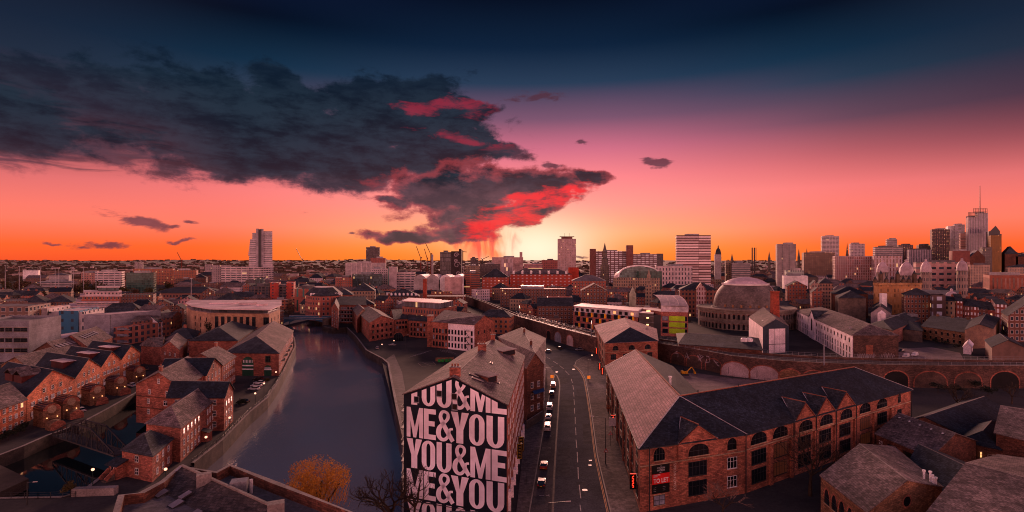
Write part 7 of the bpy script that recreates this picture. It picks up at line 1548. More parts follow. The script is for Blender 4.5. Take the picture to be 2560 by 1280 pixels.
# curved red riverside building by the bridge
t = thing('curved_building', 'curved red brick riverside building with glazed top and grey roof left of the bridge end', 'building', Q(812, 480))
pl = [Q(763, 470), Q(775, 452), Q(800, 445), Q(828, 449), Q(852, 460), Q(856, 490), Q(780, 500)]; m = MB(); m.prism(pl, 0, 21, fc('f_cur', (.36, .12, .08), su=3.4, sv=4.2, fu=.4, fv=.5, lit=.05, frame=.3)); m.build('wall', t)
c = sum(pl, Vector())/len(pl); m = MB(); I = [c+(p-c)*.55 for p in pl]
for i in range(len(pl)): j = (i+1) % len(pl); O_ = lambda p: c+(p-c)*1.03; m.poly([V2(O_(pl[i]), 21), V2(O_(pl[j]), 21), V2(I[j], 28), V2(I[i], 28)], SL)
m.poly([V2(p, 28) for p in I], RFP); m.build('roof', t)
for k in range(9): p = pl[1].lerp(pl[4], (k+.5)/9)+Vector((0, -2-4*math.sin(math.pi*(k+.5)/9), 0)); m = MB(); m.box((p.x, p.y+3, 21), (1.8, 3, 2.4), WHP); m.build('dormer', t)
# market hall with domes
t = thing('market_hall', 'ornate yellow stone market front with pinnacled roofline', 'market hall', Q(2240, 470))
m = MB(); m.prism([Q(2184, 470), Q(2198, 462), Q(2300, 462), Q(2304, 500), Q(2188, 500)], 0, HT(712, 465), fc('f_market', (.46, .25, .10), (.22, .12, .06), su=3.0, sv=4.6, fu=.45, fv=.6, wall2=(.36, .19, .08)), top=SL); m.build('wall', t)
m = MB(); m.prism([Q(2182, 469), Q(2198, 460.5), Q(2302, 460.5), Q(2306, 470), Q(2190, 474)], HT(712, 465), HT(707, 465), surf('market_stone', (.44, .26, .13)), bot=True)
m.build('cornice', t)
for k in range(9): p = Q(2188+k*14, 466); m = MB(); z = HT(707, 465); hh = 3+5*((k % 3) == 1); m.box((p.x, p.y, z), (2.4, 2.4, hh), surf('gable_dark', (.16, .11, .08))); m.lathe((p.x, p.y, z+hh), [(1.5, 0), (.1, 3)], SL, 6); m.build('pinnacle', t)
DOME = surf('dome_pale', (.50, .40, .41), (.42, .33, .34), rough=.5, pat='seam')
for lb, x, yt, yb, r, d in (('leftmost pale ribbed dome above the market front', 2206, 650, 680, 12.5, 480), ('large second pale dome above the market front', 2266, 650, 688, 15.5, 475), ('third pale dome from the left over the market', 2315, 648, 680, 11.5, 560), ('rightmost pale dome over the market roofs', 2405, 646, 676, 11.5, 560), ('small pale dome on the corner building below the market', 2379, 723, 742, 12.5, 440)):
    p = Q(x, d); rr = r/F*d; z0, z1 = HT(yb, d), HT(yt+5, d); t = thing('domed_turret', lb, 'dome', V2(p), 'pale ribbed domes')
    m = MB(); m.lathe(V2(p), [(rr*1.0, 0), (rr*1.0, z0-1), (rr*1.12, z0-.9), (rr*1.12, z0-.3), (rr, z0)], fc('f_drum', (.34, .26, .22), su=2.2, sv=7, fu=.4, fv=.5), 12); m.build('drum', t)
    m = MB(); m.lathe(V2(p), [(rr*1.02, z0), (rr*1.0, z0+(z1-z0)*.25), (rr*.86, z0+(z1-z0)*.58), (rr*.55, z0+(z1-z0)*.85), (rr*.2, z1)], DOME, 20); m.build('dome', t)
    m = MB(); m.lathe(V2(p), [(rr*.2, z1), (rr*.2, z1+1.2), (rr*.28, z1+1.3), (.05, z1+2.6)], DOME, 8); m.build('lantern', t)
t, C = house('long grey market roof with a row of dark vents', [Q(2300, 470), Q(2408, 455), Q(2385, 540), Q(2302, 560)], 15, 'gable', 8, BRD, surf('market_roof', (.20, .185, .20), pat='seam'), ax=1, name='market_hall', cat='market')
for k in range(9): p = Q(2318+k*9.6, 470-k*1.5); m = MB(); m.box((p.x, p.y+4, 18), (1.5, 1.5, 1.6), MD); m.build('roof_vent', t)
# Victorian terraces at right: each house of its own
for k, (x0, x1, yt, d, mt, rs, col_) in enumerate(((2364, 2388, 752, 425, STW, 3, 'tan stone'), (2390, 2408, 752, 418, fc('f_v1', (.30, .09, .06), (.5, .4, .38), su=2.6, sv=4.2, fu=.5, fv=.5), 5, 'red brick and white'), (2409, 2426, 764, 412, fc('f_v2', (.20, .07, .05), (.42, .33, .3), su=2.4, sv=4.0, fu=.5, fv=.5), 5, 'dark narrow'),
        (2427, 2447, 766, 405, fc('f_v1', (.3, .09, .06)), 5, 'arch windowed red'), (2448, 2468, 771, 398, RBd, 5, 'plain brown'), (2469, 2489, 774, 392, fc('f_v3', (.26, .08, .055), (.36, .28, .27), su=3.4, sv=4.4, fu=.4, fv=.5), 5, 'tall dark-roofed'), (2490, 2517, 760, 384, fc('f_v4', (.34, .09, .06), (.55, .44, .42), su=2.4, sv=4.2, fu=.6, fv=.7), 3, 'white-arched ornate red'))):
    t, C, h = FBX(f'{col_} Victorian shop house, number {k+1} from the left in the right-hand terrace', x0, x1, yt, d, 22, mt, SL, 'gable', rise=rs, d1=d-6, name='shop_house', cat='house', ax=1, sk=14, group='Victorian terrace on the right', chim=1)
# yard houses (right)
t, C = house('long slate hip roof with chimney turret and two roof boxes in the right yard', [R(2172, 812, 9), R(2232, 826, 9), R(2300, 797, 9), R(2240, 786, 9)], 9, 'hip', 3.6, surf('pinkish_brick', (.34, .17, .13), pat='brick'), SL, ax=0, inset=8); row(t, R(2172, 812, 9), R(2232, 826, 9), [1.5, 5], n=6, kind='plain', w=1.4, h=1.6)
for x, y in ((2236, 791), (2281, 787)): p = R(x, y, 12); m = MB(); m.box((p.x, p.y, 10.8), (5, 3.6, 1.9), MG); m.build('roof_box', t)
p = R(2204, 800, 11); m = MB(); m.box((p.x, p.y, 10), (3.2, 3.2, 5.4), WH); m.lathe((p.x, p.y, 15.4), [(2.4, 0), (.1, 2.2)], WH, 4, rot=.785); m.build('turret', t)
t, C = house('white rendered gable house with a tall white chimney left of the yard', [R(2177, 782, 12), R(2226, 782, 12), R(2230, 762, 12), R(2184, 762, 12)], 12, 'gable', 5, surf('pale_render', (.40, .34, .34)), SL, ax=0, name='house', cat='house')
p = R(2208, 768, 14); m = MB(); m.box((p.x, p.y, 12), (4.0, 3, 13), WHP); m.build('chimney', t)
t, C = house('old brown brick cottage row with slate roof and brick chimneys in the yard', [R(2303, 816, 8), R(2412, 832, 8), R(2460, 800, 8), R(2350, 790, 8)], 8, 'gable', 3.4, BRB, SL, ax=1, chim=3, name='cottage_row', cat='house'); row(t, R(2303, 816, 8), R(2412, 832, 8), [1.0, 4.6], n=7, kind='sash', w=1.3, h=1.8, fr=MD)
t, C = house('tall blank buff gable wall building right of the cottage row', [R(2412, 825, 11), R(2482, 822, 11), R(2500, 795, 11), R(2430, 797, 11)], 11, 'gable', 3, surf('buff_render', (.30, .19, .13), (.20, .13, .10)), SL, ax=0, name='house', cat='house')
t, C = house('small pale gabled outbuilding below the blank gable wall', [R(2408, 866, 4), R(2428, 868, 4), R(2432, 858, 4), R(2414, 856, 4)], 4, 'gable', 2, WH, WH, ax=0, name='outbuilding', cat='house')
t, C = house('dark brick yard building with graffiti left of the cottages', [R(2246, 818, 8), R(2306, 824, 8), R(2300, 803, 8), R(2250, 800, 8)], 7, 'hip', 2.8, STD, SLB, ax=1, name='house', cat='house')
# cranes
def crane(label, px, d, yb, yt, jx, jy, mat):
    p = Q(px, d); t = thing('tower_crane', label, 'crane', V2(p), 'tower cranes on the skyline'); m = MB(); m.bar(V2(p), Q(px, d, HT(yb, d)), 2.0, mat); m.build('mast', t); m = MB(); m.bar(Q(px, d, HT(yb, d)), Q(jx, d, HT(jy, d)), 1.4, mat, 1.4); m.bar(Q(px, d, HT(yb, d)), Q(px+(px-jx)*.25, d, HT(yb, d)+3), 2.2, mat); m.build('jib', t)
CRM = surf('crane_red', (.22, .06, .04))
for a_ in (('thin luffing crane on the far left horizon', 454, 1900, 652, 0, 443, 631, CRM), ('dark luffing crane between white tower and dark square tower', 755, 1900, 649, 0, 740, 621, MD), ('left one of three slender cranes left of the black tower', 1052, 1350, 646, 0, 1041, 616, CRM), ('middle one of three slender cranes left of the black tower', 1068, 1350, 647, 0, 1061, 622, CRM), ('crane on the concrete core left of the black tower', 1077, 1300, 636, 0, 1064, 608, CRM), ('low crane with flat jib behind the black tower', 1206, 1300, 648, 0, 1222, 641, MD), ('crane with level jib right of the black tower', 1157, 1200, 629, 0, 1167, 630, MD)): crane(*a_)
for k, (x, yt) in enumerate(((13, 665), (48, 667), (101, 670), (138, 671), (147, 672), (178, 669), (183, 669), (209, 670), (240, 671), (286, 672), (478, 697), (1158, 668))):
    m = MB(); d = 760 if k < 10 else 500; p = Q(x, d); m.tube([V2(p), Q(x, d, HT(yt, d))], [.45, .25], LEAD, 5); m.box(Q(x, d, HT(yt, d)), (2.2, .8, .7), LEAD); tag(m.build('lighting_mast', off=V2(p)), f'slender pale lighting mast {("one", "two", "three", "four", "five", "six", "seven", "eight", "nine", "ten", "eleven", "twelve")[k]} counting from the left', 'lighting mast', 'slender lighting masts')
# ------------------------------------------------------------------ the rest of the dense low town
random.seed(11)
EXC = [(Q(1863, 414), 40), (Q(580, 350), 45), (Q(812, 475), 36), (Q(1598, 700), 34), (Q(1095, 780), 60), (Q(2240, 480), 45), (Q(650, 940), 30), (Q(1417, 1110), 22), (Q(248, 465), 30), (Q(1420, 318), 44), (Q(1500, 300), 30), (Q(2320, 285), 26), (Q(1035, 290), 30), (Q(1745, 400), 24), (Q(1005, 362), 28), (Q(1625, 330), 26), (Q(1680, 330), 20), (Q(975, 345), 14), (Q(1700, 440), 14)]+FPR
def inpoly(p, poly):
    c = False; n = len(poly)
    for i in range(n):
        a, b = poly[i], poly[i-1]
        if (a.y > p.y) != (b.y > p.y) and p.x < (b.x-a.x)*(p.y-a.y)/(b.y-a.y)+a.x: c = not c
    return c
def segd(p, a, b):
    d = b-a; k = max(0, min(1, (p-a).dot(d)/max(d.length_squared, 1e-6))); return (p-a-d*k).length
vmid = [V2(a.lerp(b, .5)) for a, b in zip(vf, vb)]
def ok(c, r):
    if inpoly(c, river) or min((c-p).length for p in river) < r+6: return False
    if any((c-e).length < (r+er)*.80 for e, er in EXC): return False
    if any(segd(c, a, b) < r+13 for a, b in zip(vmid, vmid[1:])): return False
    return True
FW = {'red brick': [RB, RBo], 'dark brick': [RBd], 'stone': [STW, STK], 'white': [WHW], 'brown brick': [fc('f_brownb', (.22, .11, .075), su=2.9, sv=3.4, fu=.44, fv=.5, lit=.03, frame=.4), fc('f_brownc', (.26, .15, .10), su=3.3, sv=3.6, fu=.4, fv=.45, lit=.02, frame=.2)], 'concrete': [CB, TWP]}
RMS = [SL, SL, SLR, SLB, SLR]
fills = []
d = 335.0
while d < 1300:
    step = 14+d*.052; px = -120+random.random()*30
    while px < 2680:
        w_ = random.uniform(11, 30)*(1+max(0, d-500)/900); dep = random.uniform(11, 20)*(1+max(0, d-500)/900)
        dd = d+random.uniform(-.3, .3)*step; c = Q(px+w_/2/d*F, dd+dep/2); r = max(w_, dep)*.5
        if ok(c, r) and not (px < 430 and dd > 640 and random.random() < .75) and random.random() < .93: fills.append((px, dd, w_, dep, c, r)); EXC.append((c, r))
        px += (w_+random.uniform(1, 7))/d*F
    d += step
def district(px):
    for x, s in ((430, 'beyond the blue fronted flats'), (740, 'around the white stepped tower'), (1010, 'beyond the blue arched bridge'), (1270, 'left of the long brick hotel'), (1470, 'below the sunlit pale tower'), (1700, 'behind the yellow panelled flats'), (2000, 'around the stone domed hall'), (2200, 'left of the market domes')):
        if px < x: return s
    return 'right of the market front'
recs = []
for px, dd, w_, dep, c, r in fills:
    k = random.random(); wk = 'red brick' if k < .26 else 'brown brick' if k < .54 else 'dark brick' if k < .70 else 'stone' if k < .85 else 'white' if k < .92 else 'concrete'
    rk = random.choice(('gable', 'gable', 'hip', 'hip', 'flat')) if wk not in ('concrete',) else 'flat'
    if dd > 900 and random.random() < .5: rk = 'flat'
    h = random.uniform(7, 13.5) if dd < 560 else random.uniform(8, 17) if dd < 900 else random.uniform(11, 24)
    if px < 430: h = min(h, 12)
    kind = ('shed' if w_ > 26 and h < 10 else 'house' if h < 11 else 'shop_building' if h < 14 else 'warehouse' if wk in ('brown brick', 'dark brick') else 'office_building')
    band = 'nearer' if dd < 560 else 'middle' if dd < 900 else 'far'
    recs.append((district(px), band, wk, rk, kind, px, dd, w_, dep, h))
groups = {}
for r_ in recs: groups.setdefault(r_[:5], []).append(r_)
ORD = ['first', 'second', 'third', 'fourth', 'fifth', 'sixth', 'seventh', 'eighth', 'ninth', 'tenth']+[f'{i}th' for i in range(11, 60)]
RKN = {'gable': 'gabled', 'hip': 'hip-roofed', 'flat': 'flat-roofed'}
for key, L in groups.items():
    L.sort(key=lambda q: q[5]/1)
    for i, (ds, band, wk, rk, kind, px, dd, w_, dep, h) in enumerate(L):
        kn = kind.replace('_', ' '); lb = f'{ORD[i]} {wk} {RKN[rk]} {kn} from left, {band} rows {ds}' if len(L) > 1 else f'only {wk} {RKN[rk]} {kn} in {band} rows {ds}'
        rot = random.uniform(-.55, .55); ca, sa = math.cos(rot), math.sin(rot); c = Q(px, dd)+Vector((w_/2, dep/2, 0)); f = .88
        C = [c+Vector((x*ca-y*sa, x*sa+y*ca, 0)) for x, y in ((-w_/2*f, -dep/2*f), (w_/2*f, -dep/2*f), (w_/2*f, dep/2*f), (-w_/2*f, dep/2*f))]
        wm = random.choice(FW[wk]); ax = 1 if w_ > dep else 0
        hw = (dep if ax else w_)*f/2
        t, C = house(lb, C, h, rk, min(6.5, hw*random.uniform(.55, .75)), wm, (random.choice([RFL, RFL, RFP]) if rk == 'flat' else random.choice(RMS)), kind, kn, ax=ax, group=f'{kn}s of the low town', chim=(random.choice((0, 1, 2)) if rk != 'flat' and dd < 700 else 0), over=.3, inset=hw*.8)
        if rk == 'flat' and dd < 1100:
            m = MB(); m.box((c.x+random.uniform(-3, 3), c.y, h-.7), (w_*.22, dep*.25, random.uniform(1.6, 3)), random.choice([MG, CO, RFL])); m.build('roof_unit', t)
# distant suburbs and woods on the hills: masses nobody could count
m = MB(); cols = [surf('far_a', (.30, .2, .17)), surf('far_b', (.14, .09, .075)), surf('far_c', (.46, .36, .34)), surf('far_d', (.09, .07, .065))]
for k in range(2600):
    d = 1500*(4.6**random.random()); px = random.uniform(-60, 2620); p = Q(px, d); z = hill(p.x, d) if d > 2500 else 0
    w_ = random.uniform(10, 42); m.box((p.x, p.y, z-4), (w_, 14, 4+random.uniform(5, 12 if d > 2400 else 16)), random.choice(cols), rz=random.uniform(-.4, .4))
tag(m.build('distant_suburbs'), 'countless small distant roofs and walls spreading to the hills', 'town', kind='stuff')
LFd = surf('wood_dark', (.10, .068, .045), (.06, .042, .03), ns=.05)
m = MB()
for k in range(5200):
    d = 1400*(5.6**random.random()); px = random.uniform(-60, 2620)
    if px > 1300 and px < 2000 and random.random() < .6: continue
    p = Q(px, d); z = hill(p.x, d) if d > 2500 else 0; s = random.uniform(8, 22)*(1+d/6000)
    for q in range(2): a = random.uniform(0, 3.14); u = Vector((math.cos(a), math.sin(a)*.3, 0))*s; o = Vector((random.uniform(-8, 8), 0, 0)); m.poly([V2(p+o-u, z-3), V2(p+o+u, z-3), V2(p+o+u*.5, z+random.uniform(6, 12)), V2(p+o-u*.7, z+random.uniform(5, 11))], LFd)
tag(m.build('distant_woods'), 'dark woods and hedges scattered across the far suburbs and hills', 'woods', kind='stuff')
# ------------------------------------------------------------------ trees
BARK = surf('bark', (.075, .05, .035), (.045, .03, .022), ns=2)
LO = surf('leaf_olive', (.10, .075, .025), (.06, .045, .018), ns=.8); LG = surf('leaf_gold', (.52, .27, .045), (.36, .17, .03), ns=.9); LD = surf('leaf_dark', (.03, .035, .02), (.018, .022, .014), ns=.8); LBn = surf('leaf_brown', (.13, .07, .04), (.08, .045, .028), ns=.8)
def leaves(m, c, r, n, s, mat, squash=1.0, hollow=.35):
    for _ in range(n):
        v = Vector((random.gauss(0, 1), random.gauss(0, 1), random.gauss(0, 1))).normalized()*(hollow+(1-hollow)*random.random()**.6)
        p = Vector(c)+Vector((v.x*r, v.y*r, v.z*r*squash)); a = Vector((random.gauss(0, 1), random.gauss(0, 1), random.gauss(0, 1))).normalized()*s; b = a.orthogonal().normalized()*s*.7
        m.poly([p-a, p-b*.6, p+a, p+b*.6], mat)
def leafy(label, p, h, r, mat, n=420, s=.55, name='tree', squash=.9, group=None, z0=0.0):
    t = thing(name, label, 'tree' if name != 'bush' else 'bush', V2(p, z0), group); m = MB()
    m.tube([V2(p, z0), V2(p, z0+h*.35), V2(p+Vector((r*.1, 0, 0)), z0+h*.7)], [h*.03, h*.022, h*.01], BARK, 6)
    for k in range(5): a = k*1.26; m.tube([V2(p, z0+h*.35), V2(p+Vector((math.cos(a)*r*.5, math.sin(a)*r*.5, 0)), z0+h*.68)], [h*.015, h*.006], BARK, 4)
    m.build('trunk', t); m = MB()
    for k in range(9):
        a = random.uniform(0, 6.28); q = random.uniform(0, .62); leaves(m, (p.x+math.cos(a)*r*q, p.y+math.sin(a)*r*q, z0+h*.62+random.uniform(-.22, .26)*h*squash), r*random.uniform(.3, .55), n//9, s, mat, squash)
    m.build('crown', t); return t
def bare(label, p, h, r, z0=0.0, lv=5, seed=1, name='bare_tree', up=.5, thick=1.0, tw=BARK):
    rnd = random.Random(seed); t = thing(name, label, 'tree', V2(p, z0)); m, c = MB(), MB()
    def br(a, d, L, w, k):
        e = a+d*L; mid = a+d*L*.5+Vector((rnd.uniform(-1, 1), rnd.uniform(-1, 1), rnd.uniform(-.5, .5)))*L*.07
        (m if k < 3 else c).tube([a, mid, e], [w, w*.82, w*.62], tw if k >= 3 else BARK, 6 if k < 2 else 3, cap=False)
        if k >= lv: return
        for j in range(3 if k else 4):
            nd = (d+Vector((rnd.gauss(0, 1), rnd.gauss(0, 1), rnd.gauss(0, .6)+up*.5))*(.62 if k else .8)).normalized()
            br(e if j else e-d*L*.25, nd, L*rnd.uniform(.62, .86), w*.6, k+1)
    br(V2(p, z0), Vector((.05, 0, 1)), h*.30, h*.028*thick, 0); m.build('trunk', t); c.build('crown', t); return t
random.seed(21)
p = Q(793, 91); t = leafy('bushy golden-leaved willow by the river at the bottom', p, 17.6, 7.8, LG, 8200, .15, squash=.72)
m = MB(); random.seed(4)
for k in range(700):
    a = random.uniform(0, 6.28); q = random.uniform(.3, 1)*6.6; b = V2(p+Vector((math.cos(a)*q*.8, math.sin(a)*q*.8, 0)), 7+random.uniform(0, 8)*(1-q/13)); e = b+Vector((math.cos(a)*.5, math.sin(a)*.5, random.uniform(.9, 2.0))); m.tube([b, e], [.035, .012], LG, 3, cap=False)
m.build('twigs', t)
bare('pollarded bare tree in front of the left foot of the lettered gable', Q(975, 97), 13.5, 6, seed=3, lv=5, up=.9, thick=1.5)
bare('smaller bare tree reaching across the lower letters of the gable', Q(1035, 100), 12.0, 5, seed=8, lv=5, up=.8)
bare('pale-limbed bare tree in front of the corner block near the sign', Q(1806, 103), 8.5, 4, seed=5, lv=5, up=.6, tw=surf('bark_pale', (.22, .15, .12)))
bare('tall dark bare tree in the yard before the corner block', Q(2025, 113), 14.5, 5, seed=12, lv=6, up=.7)
bare('spreading bare tree in the car park beneath the viaduct', Q(2392, 176), 11, 6, seed=14, lv=6, up=.6)
bare('second bare tree by the viaduct at the right edge', Q(2530, 186), 9, 6, seed=19, lv=5, up=.6)
bare('slim bare tree beside the pyramid-roofed block pavement', R(1340, 918), 6, 3, seed=23, lv=4)
TREES = ((20, 780, 20, 13), (52, 770, 22, 15), (88, 760, 19, 12), (130, 745, 13, 10), (190, 770, 19, 11), (216, 765, 24, 14), (240, 780, 22, 12), (258, 790, 17, 11), (290, 780, 14, 10), (310, 770, 13, 9), (340, 760, 12, 9), (370, 765, 12, 9), (402, 740, 12, 9), (8, 700, 12, 9), (68, 690, 12, 9), (105, 690, 12, 8), (430, 770, 13, 10), (60, 1000, 16, 13), (110, 1050, 14, 12), (350, 980, 15, 12), (420, 930, 14, 12), (15, 950, 17, 13), (150, 900, 14, 11), (470, 860, 13, 10)); TL = sorted(q[0] for q in TREES)
for k, (x, d_, h_, r_) in enumerate(TREES):
    leafy(f'olive-brown bushy tree of the left green belt, {ORD[TL.index(x)]} of them from the left', Q(x, d_), h_, r_, (LO, LBn, LO)[k % 3], 330, 1.3, group='trees of the left green belt')
leafy('bare-brown willow beside the bridge left of the red river building', Q(722, 455), 13, 8, LBn, 700, .45); leafy('dark conifer standing in front of the tan office', Q(521, 306), 12, 2.2, LD, 700, .4, squash=2.2); leafy('small dark conifer before the tan office windows', Q(588, 308), 7, 1.8, LD, 400, .35, squash=1.8)
leafy('dark evergreen in front of the brick gables right of the dome', Q(1988, 440), 11, 6, LD, 500, .5); leafy('olive bushy tree below the railway by the half white warehouse', Q(1252, 372), 12, 7, LO, 700, .4); leafy('brown scrub tree left of the viaduct arches', Q(1290, 352), 8, 5, LBn, 600, .35); leafy('dark scrub by the tracks above the brick sheds', Q(1235, 420), 8, 7, LD, 500, .5)
leafy('round evergreen bush by the parked black car on the wharf', R(602, 1016), 2.6, 2.2, LD, 500, .2, name='bush', squash=.6); leafy('clipped bush at the end of the wharf car park', R(668, 958), 2.4, 1.6, LO, 300, .2, name='bush', squash=.7); leafy('bright spiky bush beside the dock lock railing', R(176, 1238), 3.2, 2.1, LO, 700, .22, name='bush', squash=.7)
for k, x in enumerate((0, 22, 45, 62)): leafy(f'dark garden bush on the left bank, {("leftmost", "second from left", "third from left", "rightmost")[k]} below the brick houses', R(x, 1112-k*11), 3.2, 2.2, LD, 400, .25, name='bush', squash=.6)
for k, (x, y) in enumerate(((2390, 985), (2440, 975), (2345, 982), (2470, 990))): leafy(('scrub bush under the viaduct beside the bare tree', 'scrub bush right of the car park bare tree under the viaduct', 'leftmost dark scrub bush under the viaduct arches', 'rightmost dark scrub bush under the viaduct arches')[k], R(x, y), 4, 3.5, LD, 500, .3, name='bush', squash=.6)
for k, (x, y) in enumerate(((2340, 858), (2365, 862), (2395, 872), (2300, 850))): leafy(('garden shrub at the middle of the old cottage row', 'garden shrub right of middle before the old cottages', 'garden shrub near the blank gable wall', 'garden shrub at the left end of the old cottages')[k], R(x, y), 3, 3, LD, 260, .35, name='bush', squash=.7)
# ------------------------------------------------------------------ vehicles
TYRE = surf('tyre', (.012, .012, .012)); RIM = surf('rim', (.35, .34, .35), rough=.4, fine=False); TLR = surf('tail_light', (.45, .02, .015), rough=.3, fine=False); HLW = surf('headlight', (.7, .68, .62), rough=.2, fine=False); PLY = surf('plate_yellow', (.6, .42, .06), fine=False)
def paint(c, k): return surf('paint_'+k, c, tuple(x*.9 for x in c), rough=.28, spec=.6, fine=False)
def car(label, p, rz, col, kname, kind='car', group=None):
    L, Wd = (4.3, 1.78) if kind == 'car' else (5.0, 1.95); t = thing('parked_car' if kind == 'car' else 'parked_van', label, kind, (p.x, p.y, p.z), group); pm_ = paint(col, kname)
    M = Matrix.Translation(p) @ Matrix.Rotation(rz, 4, 'Z'); q = lambda x, y, z: M @ Vector((x, y, z))    # nose toward +y
    if kind == 'car': prof = [(-L/2, .35), (-L/2+.05, .75), (-L/2+.25, .95), (-L/2+.9, .98), (L/2-1.35, .96), (L/2-.25, .78), (L/2, .6), (L/2-.02, .35)]; cab = [(-L/2+.3, .95), (-L/2+.85, 1.42), (L/2-2.1, 1.46), (L/2-1.25, .95)]
    else: prof = [(-L/2, .35), (-L/2, 1.05), (-L/2+.1, 1.1), (L/2-1.0, 1.1), (L/2-.15, .95), (L/2, .7), (L/2, .35)]; cab = [(-L/2+.03, 1.08), (-L/2+.12, 1.92), (L/2-1.75, 1.98), (L/2-.95, 1.08)]
    def ext(mb, pr, w0, w1, mat, zt):
        f = lambda z: w0+(w1-w0)*max(0, min(1, (z-pr[0][1])/(zt-pr[0][1]+1e-6)))
        for s in (-1, 1): mb.poly([q(s*f(z)/2, y, z) for y, z in pr][::s], mat)
        for i in range(len(pr)): (y0, z0), (y1, z1) = pr[i], pr[(i+1) % len(pr)]; mb.poly([q(f(z0)/2, y0, z0), q(-f(z0)/2, y0, z0), q(-f(z1)/2, y1, z1), q(f(z1)/2, y1, z1)][::-1], mat)
    m = MB(); ext(m, prof, Wd, Wd*.94, pm_, .98); m.build('body', t)
    m = MB(); ext(m, cab, Wd*.92, Wd*.74, GL if kind == 'car' else pm_, cab[1][1]); m.build('windows' if kind == 'car' else 'cargo_body', t)
    m = MB(); (y0, z0), (y1, z1) = cab[1], cab[2]; m.sheet([[q(Wd*.39, y0-.05, z0+.05), q(Wd*.39, y1+.05, z1+.05), q(-Wd*.39, y1+.05, z1+.05), q(-Wd*.39, y0-.05, z0+.05)]], .06, pm_); m.build('roof', t)
    if kind == 'van':
        m = MB(); m.poly([q(-.75, -L/2-.0, 1.25), q(.75, -L/2-.0, 1.25), q(.7, -L/2+.05, 1.7), q(-.7, -L/2+.05, 1.7)], GL); m.build('rear_window', t)
        m = MB(); m.poly([q(-.8, L/2-1.05, 1.2), q(.8, L/2-1.05, 1.2), q(.7, L/2-1.68, 1.88), q(-.7, L/2-1.68, 1.88)][::-1], GL); m.build('windscreen', t)
    for sx in (-1, 1):
        for sy in (-1, 1):
            c = q(sx*(Wd/2-.12), sy*L*.31, .32); ax_ = M.to_3x3() @ Vector((1, 0, 0)); m = MB(); m.tube([c-ax_*.12, c+ax_*.12], .32, TYRE, 12); w = m.build('wheel', t); m = MB(); m.tube([c-ax_*.13, c+ax_*.13], .18, RIM, 8); o = m.build('rim', None, off=Vector(t['_o'])); o.location = (0, 0, 0); o.parent = w
        m = MB(); m.box(None, (.28, .08, .25), TLR, M=M @ Matrix.Translation((sx*(Wd/2-.22), -L/2-.0, .66))); m.build('tail_light', t)
        m = MB(); m.box(None, (.32, .1, .18), HLW, M=M @ Matrix.Translation((sx*(Wd/2-.25), L/2-.07, .58))); m.build('headlight', t)
    m = MB(); m.box(None, (.5, .05, .12), PLY, M=M @ Matrix.Translation((0, -L/2-.03, .5))); m.build('number_plate', t)
    return t
WC, BC, RC, SC = (.62, .58, .56), (.012, .012, .014), (.30, .035, .015), (.28, .27, .28)
def bay(py, px=None):
    i = min(range(len(bl)-1), key=lambda k: abs((R(1300, 0+py).y)-(bl[k].y+bl[k+1].y)/2)); d_ = (bl[i+1]-bl[i]).normalized(); return math.atan2(d_.y, d_.x)-math.pi/2
for lb, x, y, col, kn, kd in (('black saloon nearest the camera in the roadside bays', 1354, 1216, BC, 'black', 'car'), ('red hatchback parked just ahead of the black saloon', 1360, 1172, RC, 'red', 'car'), ('white van at the near end of the line of white vehicles', 1369, 1077, WC, 'white', 'van'), ('silver-white car squeezed ahead of the nearest white van', 1371, 1050, WC, 'white', 'car'),
        ('white van with square back in the middle of the bays', 1374, 1026, WC, 'white', 'van'), ('black car behind the farthest pale van', 1379.5, 990, BC, 'black', 'car'), ('pale van with orange rear at the far end of the bays', 1383, 972, WC, 'white', 'van')):
    p = R(x, y-4); t = car(lb, p, bay(y), col, kn, kd)
    if 'orange' in lb: m = MB(); m.box(None, (1.7, .06, .5), surf('orange_band', (.6, .2, .02)), M=Matrix.Translation(p) @ Matrix.Rotation(bay(y), 4, 'Z') @ Matrix.Translation((0, -2.54, .5))); m.build('reflective_band', t)
for lb, x, y, rz_, col, kn, kd in (('nearest of three white cars parked on the wharf', 635, 975, 1.5, WC, 'white', 'car'), ('middle white car on the wharf', 641, 967, 1.5, WC, 'white', 'car'), ('farthest of three white cars on the wharf', 648, 960, 1.5, WC, 'white', 'car'), ('dark car behind the white wharf cars', 645, 951, 1.5, BC, 'black', 'car'), ('black car by the round bush on the wharf', 607, 1008, 1.4, BC, 'black', 'car'),
        ('white hatchback on the towpath before the fourth brick pod', 328, 966, 1.1, WC, 'white', 'car'), ('white car half hidden behind the second brick pod', 200, 1029, 1.1, WC, 'white', 'car'), ('dark car in the yard past the farthest brick pod', 366, 925, .6, BC, 'black', 'car'), ('silver car by the right bank railing', 943, 872, .3, SC, 'silver', 'car'), ('silver car before the warehouse archway', 981, 864, 1.3, SC, 'silver', 'car'),
        ('left white minibus in the yard below the cottages', 2265, 893, 2.2, WC, 'white', 'van'), ('right white minibus in the yard below the cottages', 2287, 890, 2.2, WC, 'white', 'van'), ('dark car beyond the two white minibuses', 2253, 880, 2.0, BC, 'black', 'car'),
        ('dark car waiting left of the road junction', 1368, 880, 1.4, BC, 'black', 'car'), ('dark car at the junction beneath the pale arch', 1398, 872, .4, BC, 'black', 'car'), ('silver car turning at the junction by the viaduct', 1448, 876, 1.9, SC, 'silver', 'car'), ('dark car by the lit shopfronts left of the dome', 1722, 805, 2.0, BC, 'black', 'car')):
    car(lb, R(x, y), rz_, col, kn, kd)
